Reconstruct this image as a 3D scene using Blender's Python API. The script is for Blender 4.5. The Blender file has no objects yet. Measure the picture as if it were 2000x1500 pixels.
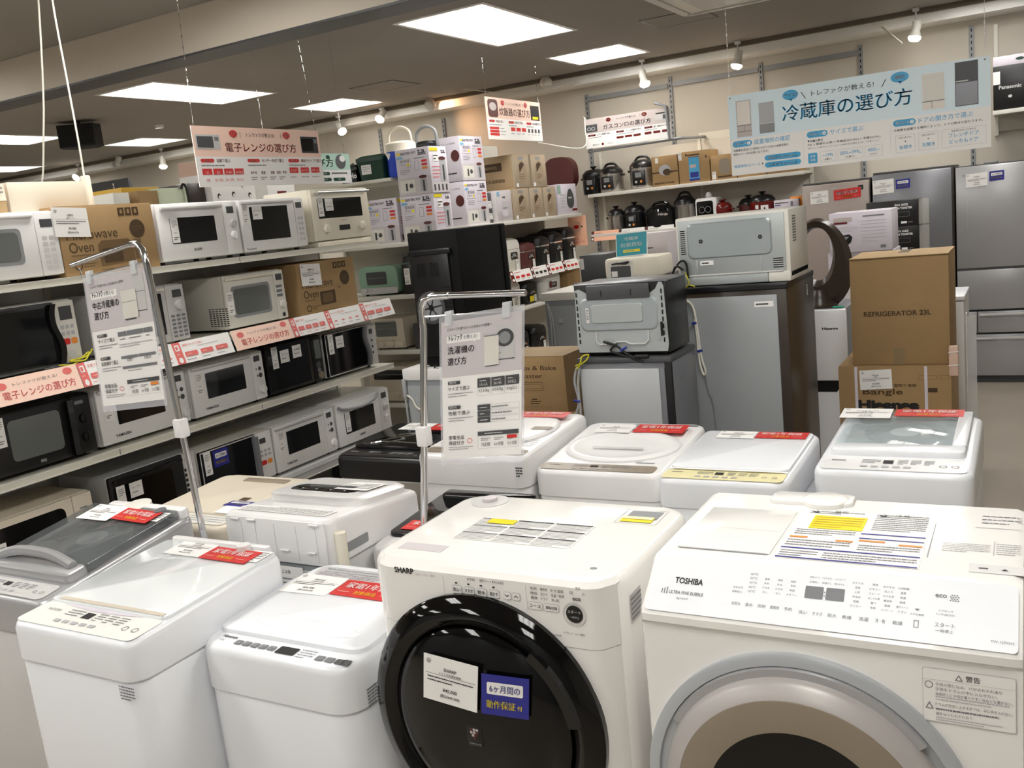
import bpy, bmesh, math, random
from mathutils import Vector as V, Matrix as Mx
R = math.radians
rnd = random.Random(7)
S = bpy.context.scene
COL = S.collection

# ---------------------------------------------------------------- camera, world, exposure
CAM = bpy.data.cameras.new('camera'); CAMO = bpy.data.objects.new('camera', CAM); COL.objects.link(CAMO)
yaw, pit, rol = 0.52170517, 0.17749624, -0.10449544
F = V((-math.sin(yaw)*math.cos(pit), math.cos(yaw)*math.cos(pit), -math.sin(pit)))
R0 = V((math.cos(yaw), math.sin(yaw), 0)); U0 = R0.cross(F)
RX = R0*math.cos(rol)+U0*math.sin(rol); UX = U0*math.cos(rol)-R0*math.sin(rol)
CAMO.matrix_world = Mx(((RX.x, UX.x, -F.x, 0), (RX.y, UX.y, -F.y, 0), (RX.z, UX.z, -F.z, 1.75), (0, 0, 0, 1)))
CAM.sensor_width = 36; CAM.lens = 36*1813.8/2000; CAM.clip_start = .05
S.camera = CAMO
W = bpy.data.worlds.new('world'); S.world = W; W.use_nodes = True
W.node_tree.nodes['Background'].inputs[0].default_value = (1, .98, .96, 1)
W.node_tree.nodes['Background'].inputs[1].default_value = .03
S.view_settings.view_transform = 'Standard'; S.view_settings.look = 'None'
S.view_settings.exposure = 0.0; S.view_settings.gamma = 1.0; S.view_settings.use_curve_mapping = False
S.cycles.use_denoising = True
S.cycles.max_bounces = 8; S.cycles.transparent_max_bounces = 12
TROFFER_W = 24     # watts of one ceiling fitting
SPOT_W = 5

# ---------------------------------------------------------------- materials
def lin(h):
    h = h.lstrip('#'); c = [int(h[i:i+2], 16)/255 for i in (0, 2, 4)]
    return tuple(x/12.92 if x <= .04045 else ((x+.055)/1.055)**2.4 for x in c)+(1,)
MATS = {}
def mat(name, col, rough=.5, metal=0, var=.04, scale=6, bump=0, bscale=200, coat=0, alpha=1, trans=0, emit=0, stretch=None, spec=.5):
    if name in MATS: return name
    m = bpy.data.materials.new(name); m.use_nodes = True; nt = m.node_tree; b = nt.nodes['Principled BSDF']
    c = lin(col)
    tc = nt.nodes.new('ShaderNodeTexCoord')
    src = tc.outputs['Object']
    if stretch:
        mp = nt.nodes.new('ShaderNodeMapping'); mp.inputs['Scale'].default_value = stretch
        nt.links.new(src, mp.inputs['Vector']); src = mp.outputs['Vector']
    if var:
        n = nt.nodes.new('ShaderNodeTexNoise'); n.inputs['Scale'].default_value = scale; n.inputs['Detail'].default_value = 3
        nt.links.new(src, n.inputs['Vector'])
        mx = nt.nodes.new('ShaderNodeMix'); mx.data_type = 'RGBA'
        mx.inputs[6].default_value = tuple(max(0, x*(1-var)) for x in c[:3])+(1,)
        mx.inputs[7].default_value = tuple(min(1, x*(1+var)) for x in c[:3])+(1,)
        nt.links.new(n.outputs[0], mx.inputs[0]); nt.links.new(mx.outputs[2], b.inputs['Base Color'])
    else: b.inputs['Base Color'].default_value = c
    if bump:
        n2 = nt.nodes.new('ShaderNodeTexNoise'); n2.inputs['Scale'].default_value = bscale
        nt.links.new(src, n2.inputs['Vector'])
        bp = nt.nodes.new('ShaderNodeBump'); bp.inputs['Strength'].default_value = bump; bp.inputs['Distance'].default_value = .004
        nt.links.new(n2.outputs[0], bp.inputs['Height']); nt.links.new(bp.outputs[0], b.inputs['Normal'])
    b.inputs['Roughness'].default_value = rough; b.inputs['Metallic'].default_value = metal
    b.inputs['Coat Weight'].default_value = coat; b.inputs['Coat Roughness'].default_value = .06
    b.inputs['Specular IOR Level'].default_value = spec
    b.inputs['Alpha'].default_value = alpha; b.inputs['Transmission Weight'].default_value = trans
    if emit: b.inputs['Emission Color'].default_value = c; b.inputs['Emission Strength'].default_value = emit
    MATS[name] = m; return name
for a in [
 ('white', '#ecebea', .28, 0, .02), ('coolwhite', '#eef0f4', .25, 0, .02), ('gloss', '#f2f0ec', .12, 0, .02), ('cream', '#ebe4d2', .35, 0, .02), ('ivory', '#f3f2ec', .3, 0, .02), ('ringshade', '#b9b4b1', .35, .1, .02), ('mblack', '#0d0d0e', .6, 0, .02, 6, 0, 200, 0, 1, 0, 0, None, .15), ('offwhite', '#e0ddd4', .4, 0, .03),
 ('lgrey', '#c9c8c6', .4, 0, .03), ('mgrey', '#8d8f91', .4, 0, .03), ('dgrey', '#4a4b4d', .45, 0, .03), ('black', '#131314', .35, 0, .02), ('gblack', '#0b0b0d', .06, 0, .02),
 ('satin', '#161517', .3, 0, .03), ('paper', '#f3f1ee', .6, 0, .01), ('ink', '#1d1c1e', .6, 0, 0), ('inkgrey', '#77787c', .6, 0, 0), ('inklight', '#b4b4b8', .6, 0, 0),
 ('red', '#d32b28', .4, 0, .02), ('softred', '#e0706c', .5, 0, .02), ('orange', '#e9913d', .45, 0, .02), ('peach', '#fad6c4', .5, 0, .02), ('peachlit', '#fbc0a0', .5, 0, .02), ('yellow', '#f2dc1c', .45, 0, .02),
 ('blue', '#2b2e8f', .4, 0, .02), ('skyblue', '#4aa9d8', .4, 0, .02), ('paleblue', '#dff0f7', .3, 0, .01), ('teal', '#1f97a8', .4, 0, .02), ('green', '#8fb09a', .3, 0, .02), ('dgreen', '#0f3b2c', .3, 0, .03),
 ('palegreen', '#9bb8aa', .4, 0, .02), ('ltgreen', '#d3ddc0', .6, 0, .04), ('darkred', '#6b1713', .2, 0, .04), ('maroon', '#5a2a28', .5, 0, .05), ('brightblue', '#2348c8', .35, 0, .03), ('mustard', '#d0a528', .5, 0, .04),
 ('lilac', '#d9d2dc', .5, 0, .02), ('greige', '#cfc8ca', .5, 0, .02), ('beige', '#d7cdbb', .4, 0, .03), ('taupe', '#8f8271', .35, 0, .03), ('lemon', '#efe6b4', .35, 0, .02), ('brownink', '#4a3720', .7, 0, .05),
 ('pgreige', '#c6bab6', .5, 0, .02), ('pinkwall', '#e6d3c8', .5, 0, .02), ('skin_pale', '#e9e3da', .6, 0, .02), ('shelf', '#dcd9cc', .35, 0, .03), ('hole', '#050505', .9, 0, 0), ('greywin', '#6b6e6c', .12, 0, .05),
 ('dwin', '#17181a', .06, 0, .05), ('brownfridge', '#a89b93', .3, 0, .02), ('rubber', '#202022', .7, 0, .05), ('cord', '#101011', .5, 0, .02), ('wcord', '#e4e0d4', .5, 0, .02), ('gcord', '#a7a9aa', .5, 0, .02),
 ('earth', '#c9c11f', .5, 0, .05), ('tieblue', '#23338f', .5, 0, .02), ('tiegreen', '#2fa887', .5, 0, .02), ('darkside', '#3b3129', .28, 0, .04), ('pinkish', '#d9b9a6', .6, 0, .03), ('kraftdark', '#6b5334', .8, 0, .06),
 ('pot_silver', '#b9b6b2', .25, .9, .04), ('cyan', '#7fb7d8', .4, 0, .02), ('glowpink', '#ecd9d2', .5, 0, .02)]: mat(*a)
mat('kraft', '#a1835a', .8, 0, .1, 9, .25, 300); mat('kraftlite', '#b99c72', .8, 0, .1, 9, .25, 300); mat('kraftpale', '#ab9371', .75, 0, .08, 12, .2, 300)
mat('tape', '#8f7a58', .2, 0, .05, coat=.3); mat('beigeboard', '#dfd5c2', .75, 0, .04, 5)
mat('steel', '#c6c9cb', .36, .45, .03, 4, 0, 200); mat('brushed', '#a9a49c', .32, .75, .08, 3, stretch=(60, 60, 1))
mat('chrome', '#d9d9da', .1, 1, .02); mat('alu', '#b8bab9', .35, .8, .04); mat('zinc', '#b6bcbc', .42, .35, .05, 3); mat('galv', '#a9b1b3', .4, .35, .06, 4)
mat('silverpaint', '#b3b3b5', .28, .35, .03, 2); mat('silverdark', '#85868b', .28, .4, .03, 2); mat('doorgrey', '#9fa3a8', .3, .3, .02); mat('ringgrey', '#bcc0c4', .3, .25, .02)
mat('sheet', '#a4a8aa', .45, .15, .05, 3); mat('greyback', '#8b9094', .45, .15, .04, 3)
mat('glass', '#cfdde0', .03, 0, 0, alpha=.35); mat('tintglass', '#767b7c', .04, 0, 0, alpha=.5); mat('frost', '#edf1f2', .07, 0, .02, 2, coat=.4)
mat('clear', '#eef2f4', .06, 0, 0, alpha=.45); mat('film', '#e6e2d8', .1, 0, 0, alpha=.22); mat('sheer', '#e9e9ee', .25, 0, 0, alpha=.3)
mat('smoked', '#0a0909', .05, 0, .1, 3, spec=.4); mat('drumsteel', '#6d6a66', .3, .8, .2, 20)
mat('ceilmat', '#98928b', .9, 0, .04, 3, .1, 150); mat('beammat', '#d4cabb', .85, 0, .04, 2, .08, 120); mat('wallmat', '#cbc4b7', .7, 0, .03, 2); mat('wallpink', '#e6c8ae', .7, 0, .05, 2); mat('wallside', '#bdb8ae', .8, 0, .03, 2)
mat('trimdark', '#6b6255', .7, 0, .05); mat('soffitmat', '#f2f0ea', .25, 0, .03, 2); mat('floormat', '#a0978a', .35, 0, .12, 3, .05, 40); mat('boardwhite', '#dedbd2', .45, 0, .03)
mat('tube', '#fffaf0', .5, 0, 0, emit=9); mat('reflector', '#f6f4ee', .4, 0, 0, emit=.9); mat('bulb', '#fff4e2', .4, 0, 0, emit=30); mat('warmbulb', '#ffd9b0', .4, 0, 0, emit=22)

# ---------------------------------------------------------------- mesh builder
def rrect(x0, x1, y0, y1, r, n=4):
    r = min(r, (x1-x0)/2-1e-5, (y1-y0)/2-1e-5); P = []
    for cx, cy, a in ((x1-r, y0+r, -90), (x1-r, y1-r, 0), (x0+r, y1-r, 90), (x0+r, y0+r, 180)):
        for i in range(n+1):
            t = R(a+90*i/n); P.append((cx+r*math.cos(t), cy+r*math.sin(t)))
    return P
GLYPH = {}
def glyphs(s, bold=0, res=2):
    k = (s, bold, res)
    if k in GLYPH: return GLYPH[k]
    cu = bpy.data.curves.new('t', 'FONT'); cu.body = s; cu.size = 1; cu.resolution_u = res; cu.offset = bold; cu.fill_mode = 'FRONT'
    o = bpy.data.objects.new('t', cu); me = o.to_mesh()
    vs = [tuple(v.co) for v in me.vertices]; fs = [tuple(p.vertices) for p in me.polygons]
    o.to_mesh_clear(); bpy.data.objects.remove(o); bpy.data.curves.remove(cu)
    GLYPH[k] = (vs, fs); return GLYPH[k]
class MB:
    def __init__(s): s.v = []; s.f = []; s.m = []; s.sm = []; s.T = Mx.Identity(4)
    def add(s, vs, fs, m, smooth=False):
        k = len(s.v); T = s.T
        s.v += [T @ V(p) for p in vs]
        for f in fs: s.f.append(tuple(i+k for i in f)); s.m.append(m); s.sm.append(smooth)
        return s
    def frame(s, o=(0, 0, 0), r=(1, 0, 0), u=(0, 1, 0)):
        o, r, u = V(o), V(r).normalized(), V(u).normalized(); n = r.cross(u)
        s.T = Mx(((r.x, u.x, n.x, o.x), (r.y, u.y, n.y, o.y), (r.z, u.z, n.z, o.z), (0, 0, 0, 1))); return s
    def reset(s): s.T = Mx.Identity(4); return s
    def box(s, x0, x1, y0, y1, z0, z1, m, b=0, seg=2):
        if b <= 0:
            return s.add([(x0, y0, z0), (x1, y0, z0), (x1, y1, z0), (x0, y1, z0), (x0, y0, z1), (x1, y0, z1), (x1, y1, z1), (x0, y1, z1)],
                         [(3, 2, 1, 0), (4, 5, 6, 7), (0, 1, 5, 4), (1, 2, 6, 5), (2, 3, 7, 6), (3, 0, 4, 7)], m)
        b = min(b, (x1-x0)*.49, (y1-y0)*.49, (z1-z0)*.49)
        bm = bmesh.new(); bmesh.ops.create_cube(bm, size=1)
        for v in bm.verts: v.co = V(((x0+x1)/2+v.co.x*(x1-x0), (y0+y1)/2+v.co.y*(y1-y0), (z0+z1)/2+v.co.z*(z1-z0)))
        bmesh.ops.bevel(bm, geom=list(bm.edges), offset=b, segments=seg, profile=.5, affect='EDGES')
        bm.verts.index_update()
        s.add([v.co[:] for v in bm.verts], [tuple(v.index for v in f.verts) for f in bm.faces], m, True); bm.free(); return s
    def loft(s, secs, m, cap0=True, cap1=True, smooth=True, closed=True):
        n = len(secs[0]); vs = [p for q in secs for p in q]; fs = []
        for i in range(len(secs)-1):
            for j in range(n if closed else n-1):
                a = i*n+j; b = i*n+(j+1) % n; fs.append((a, b, b+n, a+n))
        if cap0: fs.append(tuple(range(n-1, -1, -1)))
        if cap1: fs.append(tuple((len(secs)-1)*n+j for j in range(n)))
        return s.add(vs, fs, m, smooth)
    def slab(s, x0, x1, y0, y1, z0, z1, m, r=.02, e=.004, n=4):      # rounded plan, softened top edge
        q = lambda i, z: [(x, y, z) for x, y in rrect(x0+i, x1-i, y0+i, y1-i, max(r-i, .001), n)]
        return s.loft([q(0, z0), q(0, z1-e), q(e*.35, z1-e*.3), q(e, z1)], m)
    def cyl(s, c, r, h, m, axis='z', n=20, r2=None, cap=True):
        r2 = r if r2 is None else r2; T = s.T
        A = {'z': ((1, 0, 0), (0, 1, 0)), 'x': ((0, 1, 0), (0, 0, 1)), 'y': ((0, 0, 1), (1, 0, 0))}[axis]
        a, b = V(A[0]), V(A[1]); d = a.cross(b); c = V(c)
        q = lambda rr, t: [tuple(c+d*t+(a*math.cos(2*math.pi*i/n)+b*math.sin(2*math.pi*i/n))*rr) for i in range(n)]
        return s.loft([q(r, 0), q(r2, h)], m, cap, cap)
    def lathe(s, prof, c, m, axis='z', n=32, sx=1, sy=1, caps=(True, True)):
        A = {'z': ((1, 0, 0), (0, 1, 0)), 'x': ((0, 1, 0), (0, 0, 1)), 'y': ((0, 0, 1), (1, 0, 0))}[axis]
        a, b = V(A[0])*sx, V(A[1])*sy; d = V(A[0]).cross(V(A[1])); c = V(c)
        return s.loft([[tuple(c+d*t+(a*math.cos(2*math.pi*i/n)+b*math.sin(2*math.pi*i/n))*rr) for i in range(n)] for rr, t in prof], m, *caps)
    def tube(s, pts, r, m, n=8, closed=False):
        P = [V(p) for p in pts]; secs = []; up = None
        for i, p in enumerate(P):
            if closed: t = P[(i+1) % len(P)]-P[i-1]
            else: t = P[min(i+1, len(P)-1)]-P[max(i-1, 0)]
            t.normalize()
            if up is None: up = t.orthogonal().normalized()
            up = (up-t*up.dot(t)); up = up.normalized() if up.length > 1e-6 else t.orthogonal().normalized()
            w = t.cross(up); rr = r[i] if isinstance(r, (list, tuple)) else r
            secs.append([tuple(p+(up*math.cos(2*math.pi*k/n)+w*math.sin(2*math.pi*k/n))*rr) for k in range(n)])
        if closed: return s.loft(secs+[secs[0]], m, False, False)
        return s.loft(secs, m)
    def poly(s, pts, m, z=0): return s.add([(p[0], p[1], z) if len(p) == 2 else p for p in pts], [tuple(range(len(pts)))], m)
    def prism(s, pts, z0, z1, m, smooth=False):
        return s.loft([[(x, y, z0) for x, y in pts], [(x, y, z1) for x, y in pts]], m, smooth=smooth)
    # flat print in the current frame (z = layer in mm)
    def rect(s, x0, y0, x1, y1, m, l=1): return s.add([(x0, y0, l*.001), (x1, y0, l*.001), (x1, y1, l*.001), (x0, y1, l*.001)], [(0, 1, 2, 3)], m)
    def rr(s, x0, y0, x1, y1, m, r=.01, l=1): return s.poly(rrect(x0, x1, y0, y1, r, 3), m, l*.001)
    def ell(s, x, y, a, b, m, l=1, n=20): return s.poly([(x+a*math.cos(2*math.pi*i/n), y+b*math.sin(2*math.pi*i/n)) for i in range(n)], m, l*.001)
    def ring(s, x, y, a, b, t, m, l=1, n=28):
        vs = [(x+(a-k*t)*math.cos(2*math.pi*i/n), y+(b-k*t)*math.sin(2*math.pi*i/n), l*.001) for k in (0, 1) for i in range(n)]
        return s.add(vs, [(i, (i+1) % n, n+(i+1) % n, n+i) for i in range(n)], m)
    def frm(s, x0, y0, x1, y1, t, m, l=1):
        s.rect(x0, y0, x1, y0+t, m, l); s.rect(x0, y1-t, x1, y1, m, l); s.rect(x0, y0+t, x0+t, y1-t, m, l); return s.rect(x1-t, y0+t, x1, y1-t, m, l)
    def text(s, t, x, y, h, m, l=2, al='l', w=None, bold=0, res=2):
        cjk = any(ord(ch) > 0x2fff for ch in t)
        vs, fs = glyphs(t, 0 if cjk else bold, res)
        if not vs: return s
        x0 = min(v[0] for v in vs); x1 = max(v[0] for v in vs); y0 = min(v[1] for v in vs); y1 = max(v[1] for v in vs)
        k = h/max(y1-y0, .5); kx = k if w is None else w/max(x1-x0, 1e-6)
        off = {'l': 0, 'c': -(x1-x0)*kx/2, 'r': -(x1-x0)*kx}[al]
        if cjk and bold > 0: s.add([(x+off+h*min(bold*2.2, .04)+(v[0]-x0)*kx, y+(v[1]-y0)*k, l*.001) for v in vs], fs, m)
        return s.add([(x+off+(v[0]-x0)*kx, y+(v[1]-y0)*k, l*.001) for v in vs], fs, m)
    def greek(s, x0, y0, x1, y1, rows, m, l=2, fill=.5, mn=.04):    # lines too small to read
        fill *= .72; mn = max(.012, mn*.5)
        h = (y1-y0)/rows
        for i in range(rows):
            x = x0; yy = y1-(i+.5)*h; end = x0+(x1-x0)*(1 if i < rows-1 else rnd.uniform(.5, .9))
            while x < end:
                w = (x1-x0)*rnd.uniform(mn, mn*4); s.rect(x, yy-h*fill/2, min(x+w, end), yy+h*fill/2, m, l); x += w+(x1-x0)*mn*.5
        return s
    def build(s, name, parent=None, loc=(0, 0, 0), rot=0):
        me = bpy.data.meshes.new(name); me.from_pydata([tuple(v) for v in s.v], [], s.f)
        names = list(dict.fromkeys(s.m))
        for k in names: me.materials.append(MATS[k])
        ix = {k: i for i, k in enumerate(names)}
        me.polygons.foreach_set('material_index', [ix[k] for k in s.m])
        me.polygons.foreach_set('use_smooth', s.sm)
        if any(s.sm): me.set_sharp_from_angle(angle=R(38))
        me.update()
        o = bpy.data.objects.new(name, me); COL.objects.link(o); o.location = loc; o.rotation_euler = (0, 0, rot)
        if parent: o.parent = parent
        return o
def tag(o, label, cat, group=None, kind=None):
    o['label'] = label; o['category'] = cat
    if group: o['group'] = group
    if kind: o['kind'] = kind
    return o
def thing(name, label, cat, loc=(0, 0, 0), rot=0, group=None):
    o = bpy.data.objects.new(name, None); COL.objects.link(o); o.location = loc; o.rotation_euler = (0, 0, rot); o.empty_display_size = .1
    return tag(o, label, cat, group)
def struct(name, mb, loc=(0, 0, 0)):
    o = mb.build(name, None, loc); o['kind'] = 'structure'; return o
FRONT = dict(r=(1, 0, 0), u=(0, 0, 1))      # a vertical face turned to -Y
def front(o, r=(1, 0, 0), u=(0, 0, 1)): return MB().frame(o, r, u)
def dup(root, loc, rot=None, label=None, group=None):
    r = root.copy(); COL.objects.link(r); r.location = loc
    if rot is not None: r.rotation_euler = (0, 0, rot)
    if label: r['label'] = label
    if group: r['group'] = group
    for ch in list(root.children):
        c = ch.copy(); COL.objects.link(c); c.parent = r
        for g in ch.children:
            d = g.copy(); COL.objects.link(d); d.parent = c
    return r
def arc(pts, n=6):        # smooth a polyline (Catmull-Rom)
    P = [V(p) for p in pts]; out = []
    for i in range(len(P)-1):
        a, b, c, d = P[max(i-1, 0)], P[i], P[i+1], P[min(i+2, len(P)-1)]
        for k in range(n):
            t = k/n; out.append(.5*((2*b)+(c-a)*t+(2*a-5*b+4*c-d)*t*t+(3*b-a-3*c+d)*t**3))
    return out+[P[-1]]

# ================================================================ THE ROOM
ZC, YW = 3.088, 9.16
XL, XR, YN = -14.0, 2.2, -3.2
LIGHTS = []   # (x0, x1, y0, y1)
for x0 in (-9.74, -6.74, -3.69, -.66):
    LIGHTS += [(x0, x0+.65, 5.41, 6.77), (x0, x0+.65, 1.95, 3.31), (x0, x0+.65, -.35, 1.01), (x0, x0+.65, -2.75, -1.39)]  # rows before the beam are unseen, added for more light from the front
for x0 in (-12.5, -9.7, -6.71, -3.72, -.68): LIGHTS.append((x0, x0+.66, 7.73, 8.39))
xs = sorted({XL, XR, *[v for l in LIGHTS for v in l[:2]]}); ys = sorted({YN, YW, *[v for l in LIGHTS for v in l[2:]]})
m = MB()
for i in range(len(xs)-1):
    for j in range(len(ys)-1):
        cx, cy = (xs[i]+xs[i+1])/2, (ys[j]+ys[j+1])/2
        if any(l[0] < cx < l[1] and l[2] < cy < l[3] for l in LIGHTS): continue
        m.add([(xs[i], ys[j], ZC), (xs[i+1], ys[j], ZC), (xs[i+1], ys[j+1], ZC), (xs[i], ys[j+1], ZC)], [(0, 3, 2, 1)], 'ceilmat')
struct('ceiling', m)
struct('ceiling_slab', MB().box(XL, XR, YN, YW, ZC+.2, ZC+.25, 'ceilmat'))
struct('floor', MB().box(XL, XR, YN, YW+.1, -.08, 0, 'floormat'))
m = MB().box(XL, XR, YW, YW+.1, 0, ZC+.2, 'wallmat')
for x in (-6.683, -5.792, -4.022, -3.118, -2.23, -1.345, -.457, -7.49, -8.35, -9.25, -11.117): m.box(x-.004, x+.004, YW-.002, YW, 0, 2.93, 'wallside')
struct('wall_back', m)
struct('wall_left', MB().box(XL-.1, XL, YN, YW, 0, ZC+.2, 'wallside'))
struct('wall_right', MB().box(XR, XR+.1, YN, YW, 0, ZC+.2, 'wallside'))
struct('wall_front', MB().box(XL, XR, YN-.1, YN, 0, ZC+.2, 'mgrey'))
m = MB().box(XL, XR, 8.85, YW-.002, 2.972, ZC-.001, 'soffitmat'); m.box(XL, XR, 8.80, 8.849, 3.05, ZC-.001, 'trimdark')
struct('trim_1', m)                                                    # white soffit along the back wall
m = MB().box(XL, XR, 4.012, 4.22, 2.846, ZC-.001, 'beammat'); m.box(XL, XR, 4.011, 4.22, 2.834, 2.846, 'dgrey')
struct('trim_2', m)                                                    # beam crossing the ceiling
# slotted uprights and rails on the back wall
for x, z1, lb in ((-6.683, 2.913, 'above the blue jug'), (-5.792, 2.911, 'behind the tall white pot cartons'), (-4.022, 2.9, 'above the left end of the gas stove sign'), (-3.118, 2.935, 'beside the gas stove sign pipe'),
                  (-2.23, 2.923, 'behind the left part of the large blue sign'), (-1.345, 2.925, 'above the middle of the large blue sign'), (-.457, 2.927, 'above the right end of the large blue sign')):
    m = MB().box(x-.018, x+.018, YW-.022, YW, .1, z1, 'mgrey')
    for k in range(40): m.box(x-.004, x+.004, YW-.0235, YW-.0215, z1-.05-k*.05, z1-.025-k*.05, 'hole')
    tag(m.build('wall_upright'), 'grey slotted wall upright '+lb, 'shelf upright', 'uprights on the back wall')
for x0, x1, z, lb in ((-4.0, -3.14, 2.852, 'above the gas stove sign'), (-3.09, -2.25, 2.86, 'just right of the gas stove sign pipe'), (-2.2, -1.36, 2.862, 'above the left half of the blue sign')):
    m = MB().box(x0, x1, YW-.04, YW-.024, z-.022, z+.022, 'mgrey'); tag(m.build('hanging_rail'), 'grey horizontal wall rail '+lb, 'wall rail', 'rails on the back wall')

# ---------------------------------------------------------------- ceiling fittings
NAMES = {(-3.69, 5.41): 'largest recessed ceiling light panel, top centre of the photo', (-6.74, 5.41): 'long recessed ceiling light panel above the microwave sign', (-9.74, 5.41): 'long recessed ceiling light panel at the left edge beside the cords',
         (-3.72, 7.73): 'small square ceiling light panel at the back, above the gas stove sign', (-6.71, 7.73): 'small square ceiling light panel at the back, right of the microwave sign chain', (-9.7, 7.73): 'small square ceiling light panel at the back, below the black speaker',
         (-12.5, 7.73): 'small square ceiling light panel lowest at the left edge'}
for (x0, x1, y0, y1) in LIGHTS:
    lb = NAMES.get((x0, y0), 'unseen recessed ceiling light panel, added to extend the grid for more light')
    t = thing('ceiling_light', lb, 'ceiling light', (0, 0, 0), 0, 'recessed ceiling light panels')
    w = .03
    m = MB()
    for a in ((x0-w, x1+w, y0-w, y0), (x0-w, x1+w, y1, y1+w), (x0-w, x0, y0, y1), (x1, x1+w, y0, y1)): m.box(*a, ZC-.006, ZC+.004, 'white')
    m.build('frame', t)
    m = MB(); d = .09; n = 3; cw = (x1-x0)/n
    for k in range(n):     # three reflector troughs
        a, b = x0+k*cw, x0+(k+1)*cw
        m.add([(a, y0, ZC), (a, y1, ZC), (a+cw*.3, y1-.06, ZC+d), (a+cw*.3, y0+.06, ZC+d), (b-cw*.3, y1-.06, ZC+d), (b-cw*.3, y0+.06, ZC+d), (b, y1, ZC), (b, y0, ZC)],
              [(0, 1, 2, 3), (3, 2, 4, 5), (5, 4, 6, 7), (0, 3, 5, 7), (1, 6, 4, 2)], 'reflector')
    m.build('reflector', t)
    for k in range(n):
        cx = x0+(k+.5)*cw
        MB().cyl((cx, y0+.05, ZC+.035), .016, y1-y0-.1, 'tube', 'y', 12).build('fluorescent_tube', t)
    L = bpy.data.lights.new('light', 'AREA'); L.shape = 'RECTANGLE'; L.size = (x1-x0)*.9; L.size_y = (y1-y0)*.9; L.energy = TROFFER_W*(1 if y1-y0 > 1 else .5); L.color = (1, .995, .985)
    lo = bpy.data.objects.new('lamp', L); COL.objects.link(lo); lo.location = ((x0+x1)/2, (y0+y1)/2, ZC+.012); lo.parent = t
def hatch(x0, x1, y0, y1, lb):
    m = MB()
    for a in ((x0, x1, y0, y0+.014), (x0, x1, y1-.014, y1), (x0, x0+.014, y0, y1), (x1-.014, x1, y0, y1)): m.box(*a, ZC-.004, ZC-.0005, 'dgrey')
    m.box(x0+.014, x1-.014, y0+.014, y1-.014, ZC-.003, ZC-.0005, 'ceilmat')
    tag(m.build('ceiling_hatch'), lb, 'access hatch', 'access hatches in the ceiling')
hatch(-5.62, -5.12, 7.3, 7.77, 'square access hatch in the ceiling left of the rice cooker sign'); hatch(-2.58, -2.1, 6.95, 7.4, 'square access hatch in the ceiling above the gas stove sign, by the air conditioner')
t = thing('air_conditioner', 'white ceiling cassette air conditioner cut by the top edge of the photo', 'air conditioner', (-1.75, 6.5, ZC))
MB().slab(-.48, .48, -.48, .48, -.035, 0, 'offwhite', .05, .01).build('panel', t)
m = MB()
for a in ((-.44, .44, -.46, -.41), (-.44, .44, .41, .46), (-.46, -.41, -.38, .38), (.41, .46, -.38, .38)): m.box(*a, -.042, -.034, 'lgrey')
m.build('louvre', t); MB().slab(-.3, .3, -.3, .3, -.043, -.03, 'lgrey', .02).build('intake_grille', t)
t = thing('loudspeaker', 'black box speaker hung under the ceiling at the left', 'speaker', (-8.1, 6.2, 2.93), R(35))
m = MB().prism([(-.17, -.12), (.17, -.12), (.2, .02), (.1, .16), (-.1, .16), (-.2, .02)], -.09, .12, 'rubber'); m.build('cabinet', t)
MB().box(-.15, .15, -.128, -.12, -.07, .1, 'black').build('grille', t); MB().cyl((0, .03, .12), .012, .04, 'black').build('bracket', t)
MB().cyl((0, 0, -.03), .045, .03, 'white', r2=.05).build('smoke_detector', None, (-8.12, 7.2, ZC)); tag(bpy.data.objects['smoke_detector'], 'small white smoke detector on the ceiling beside the black speaker', 'smoke detector')

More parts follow.
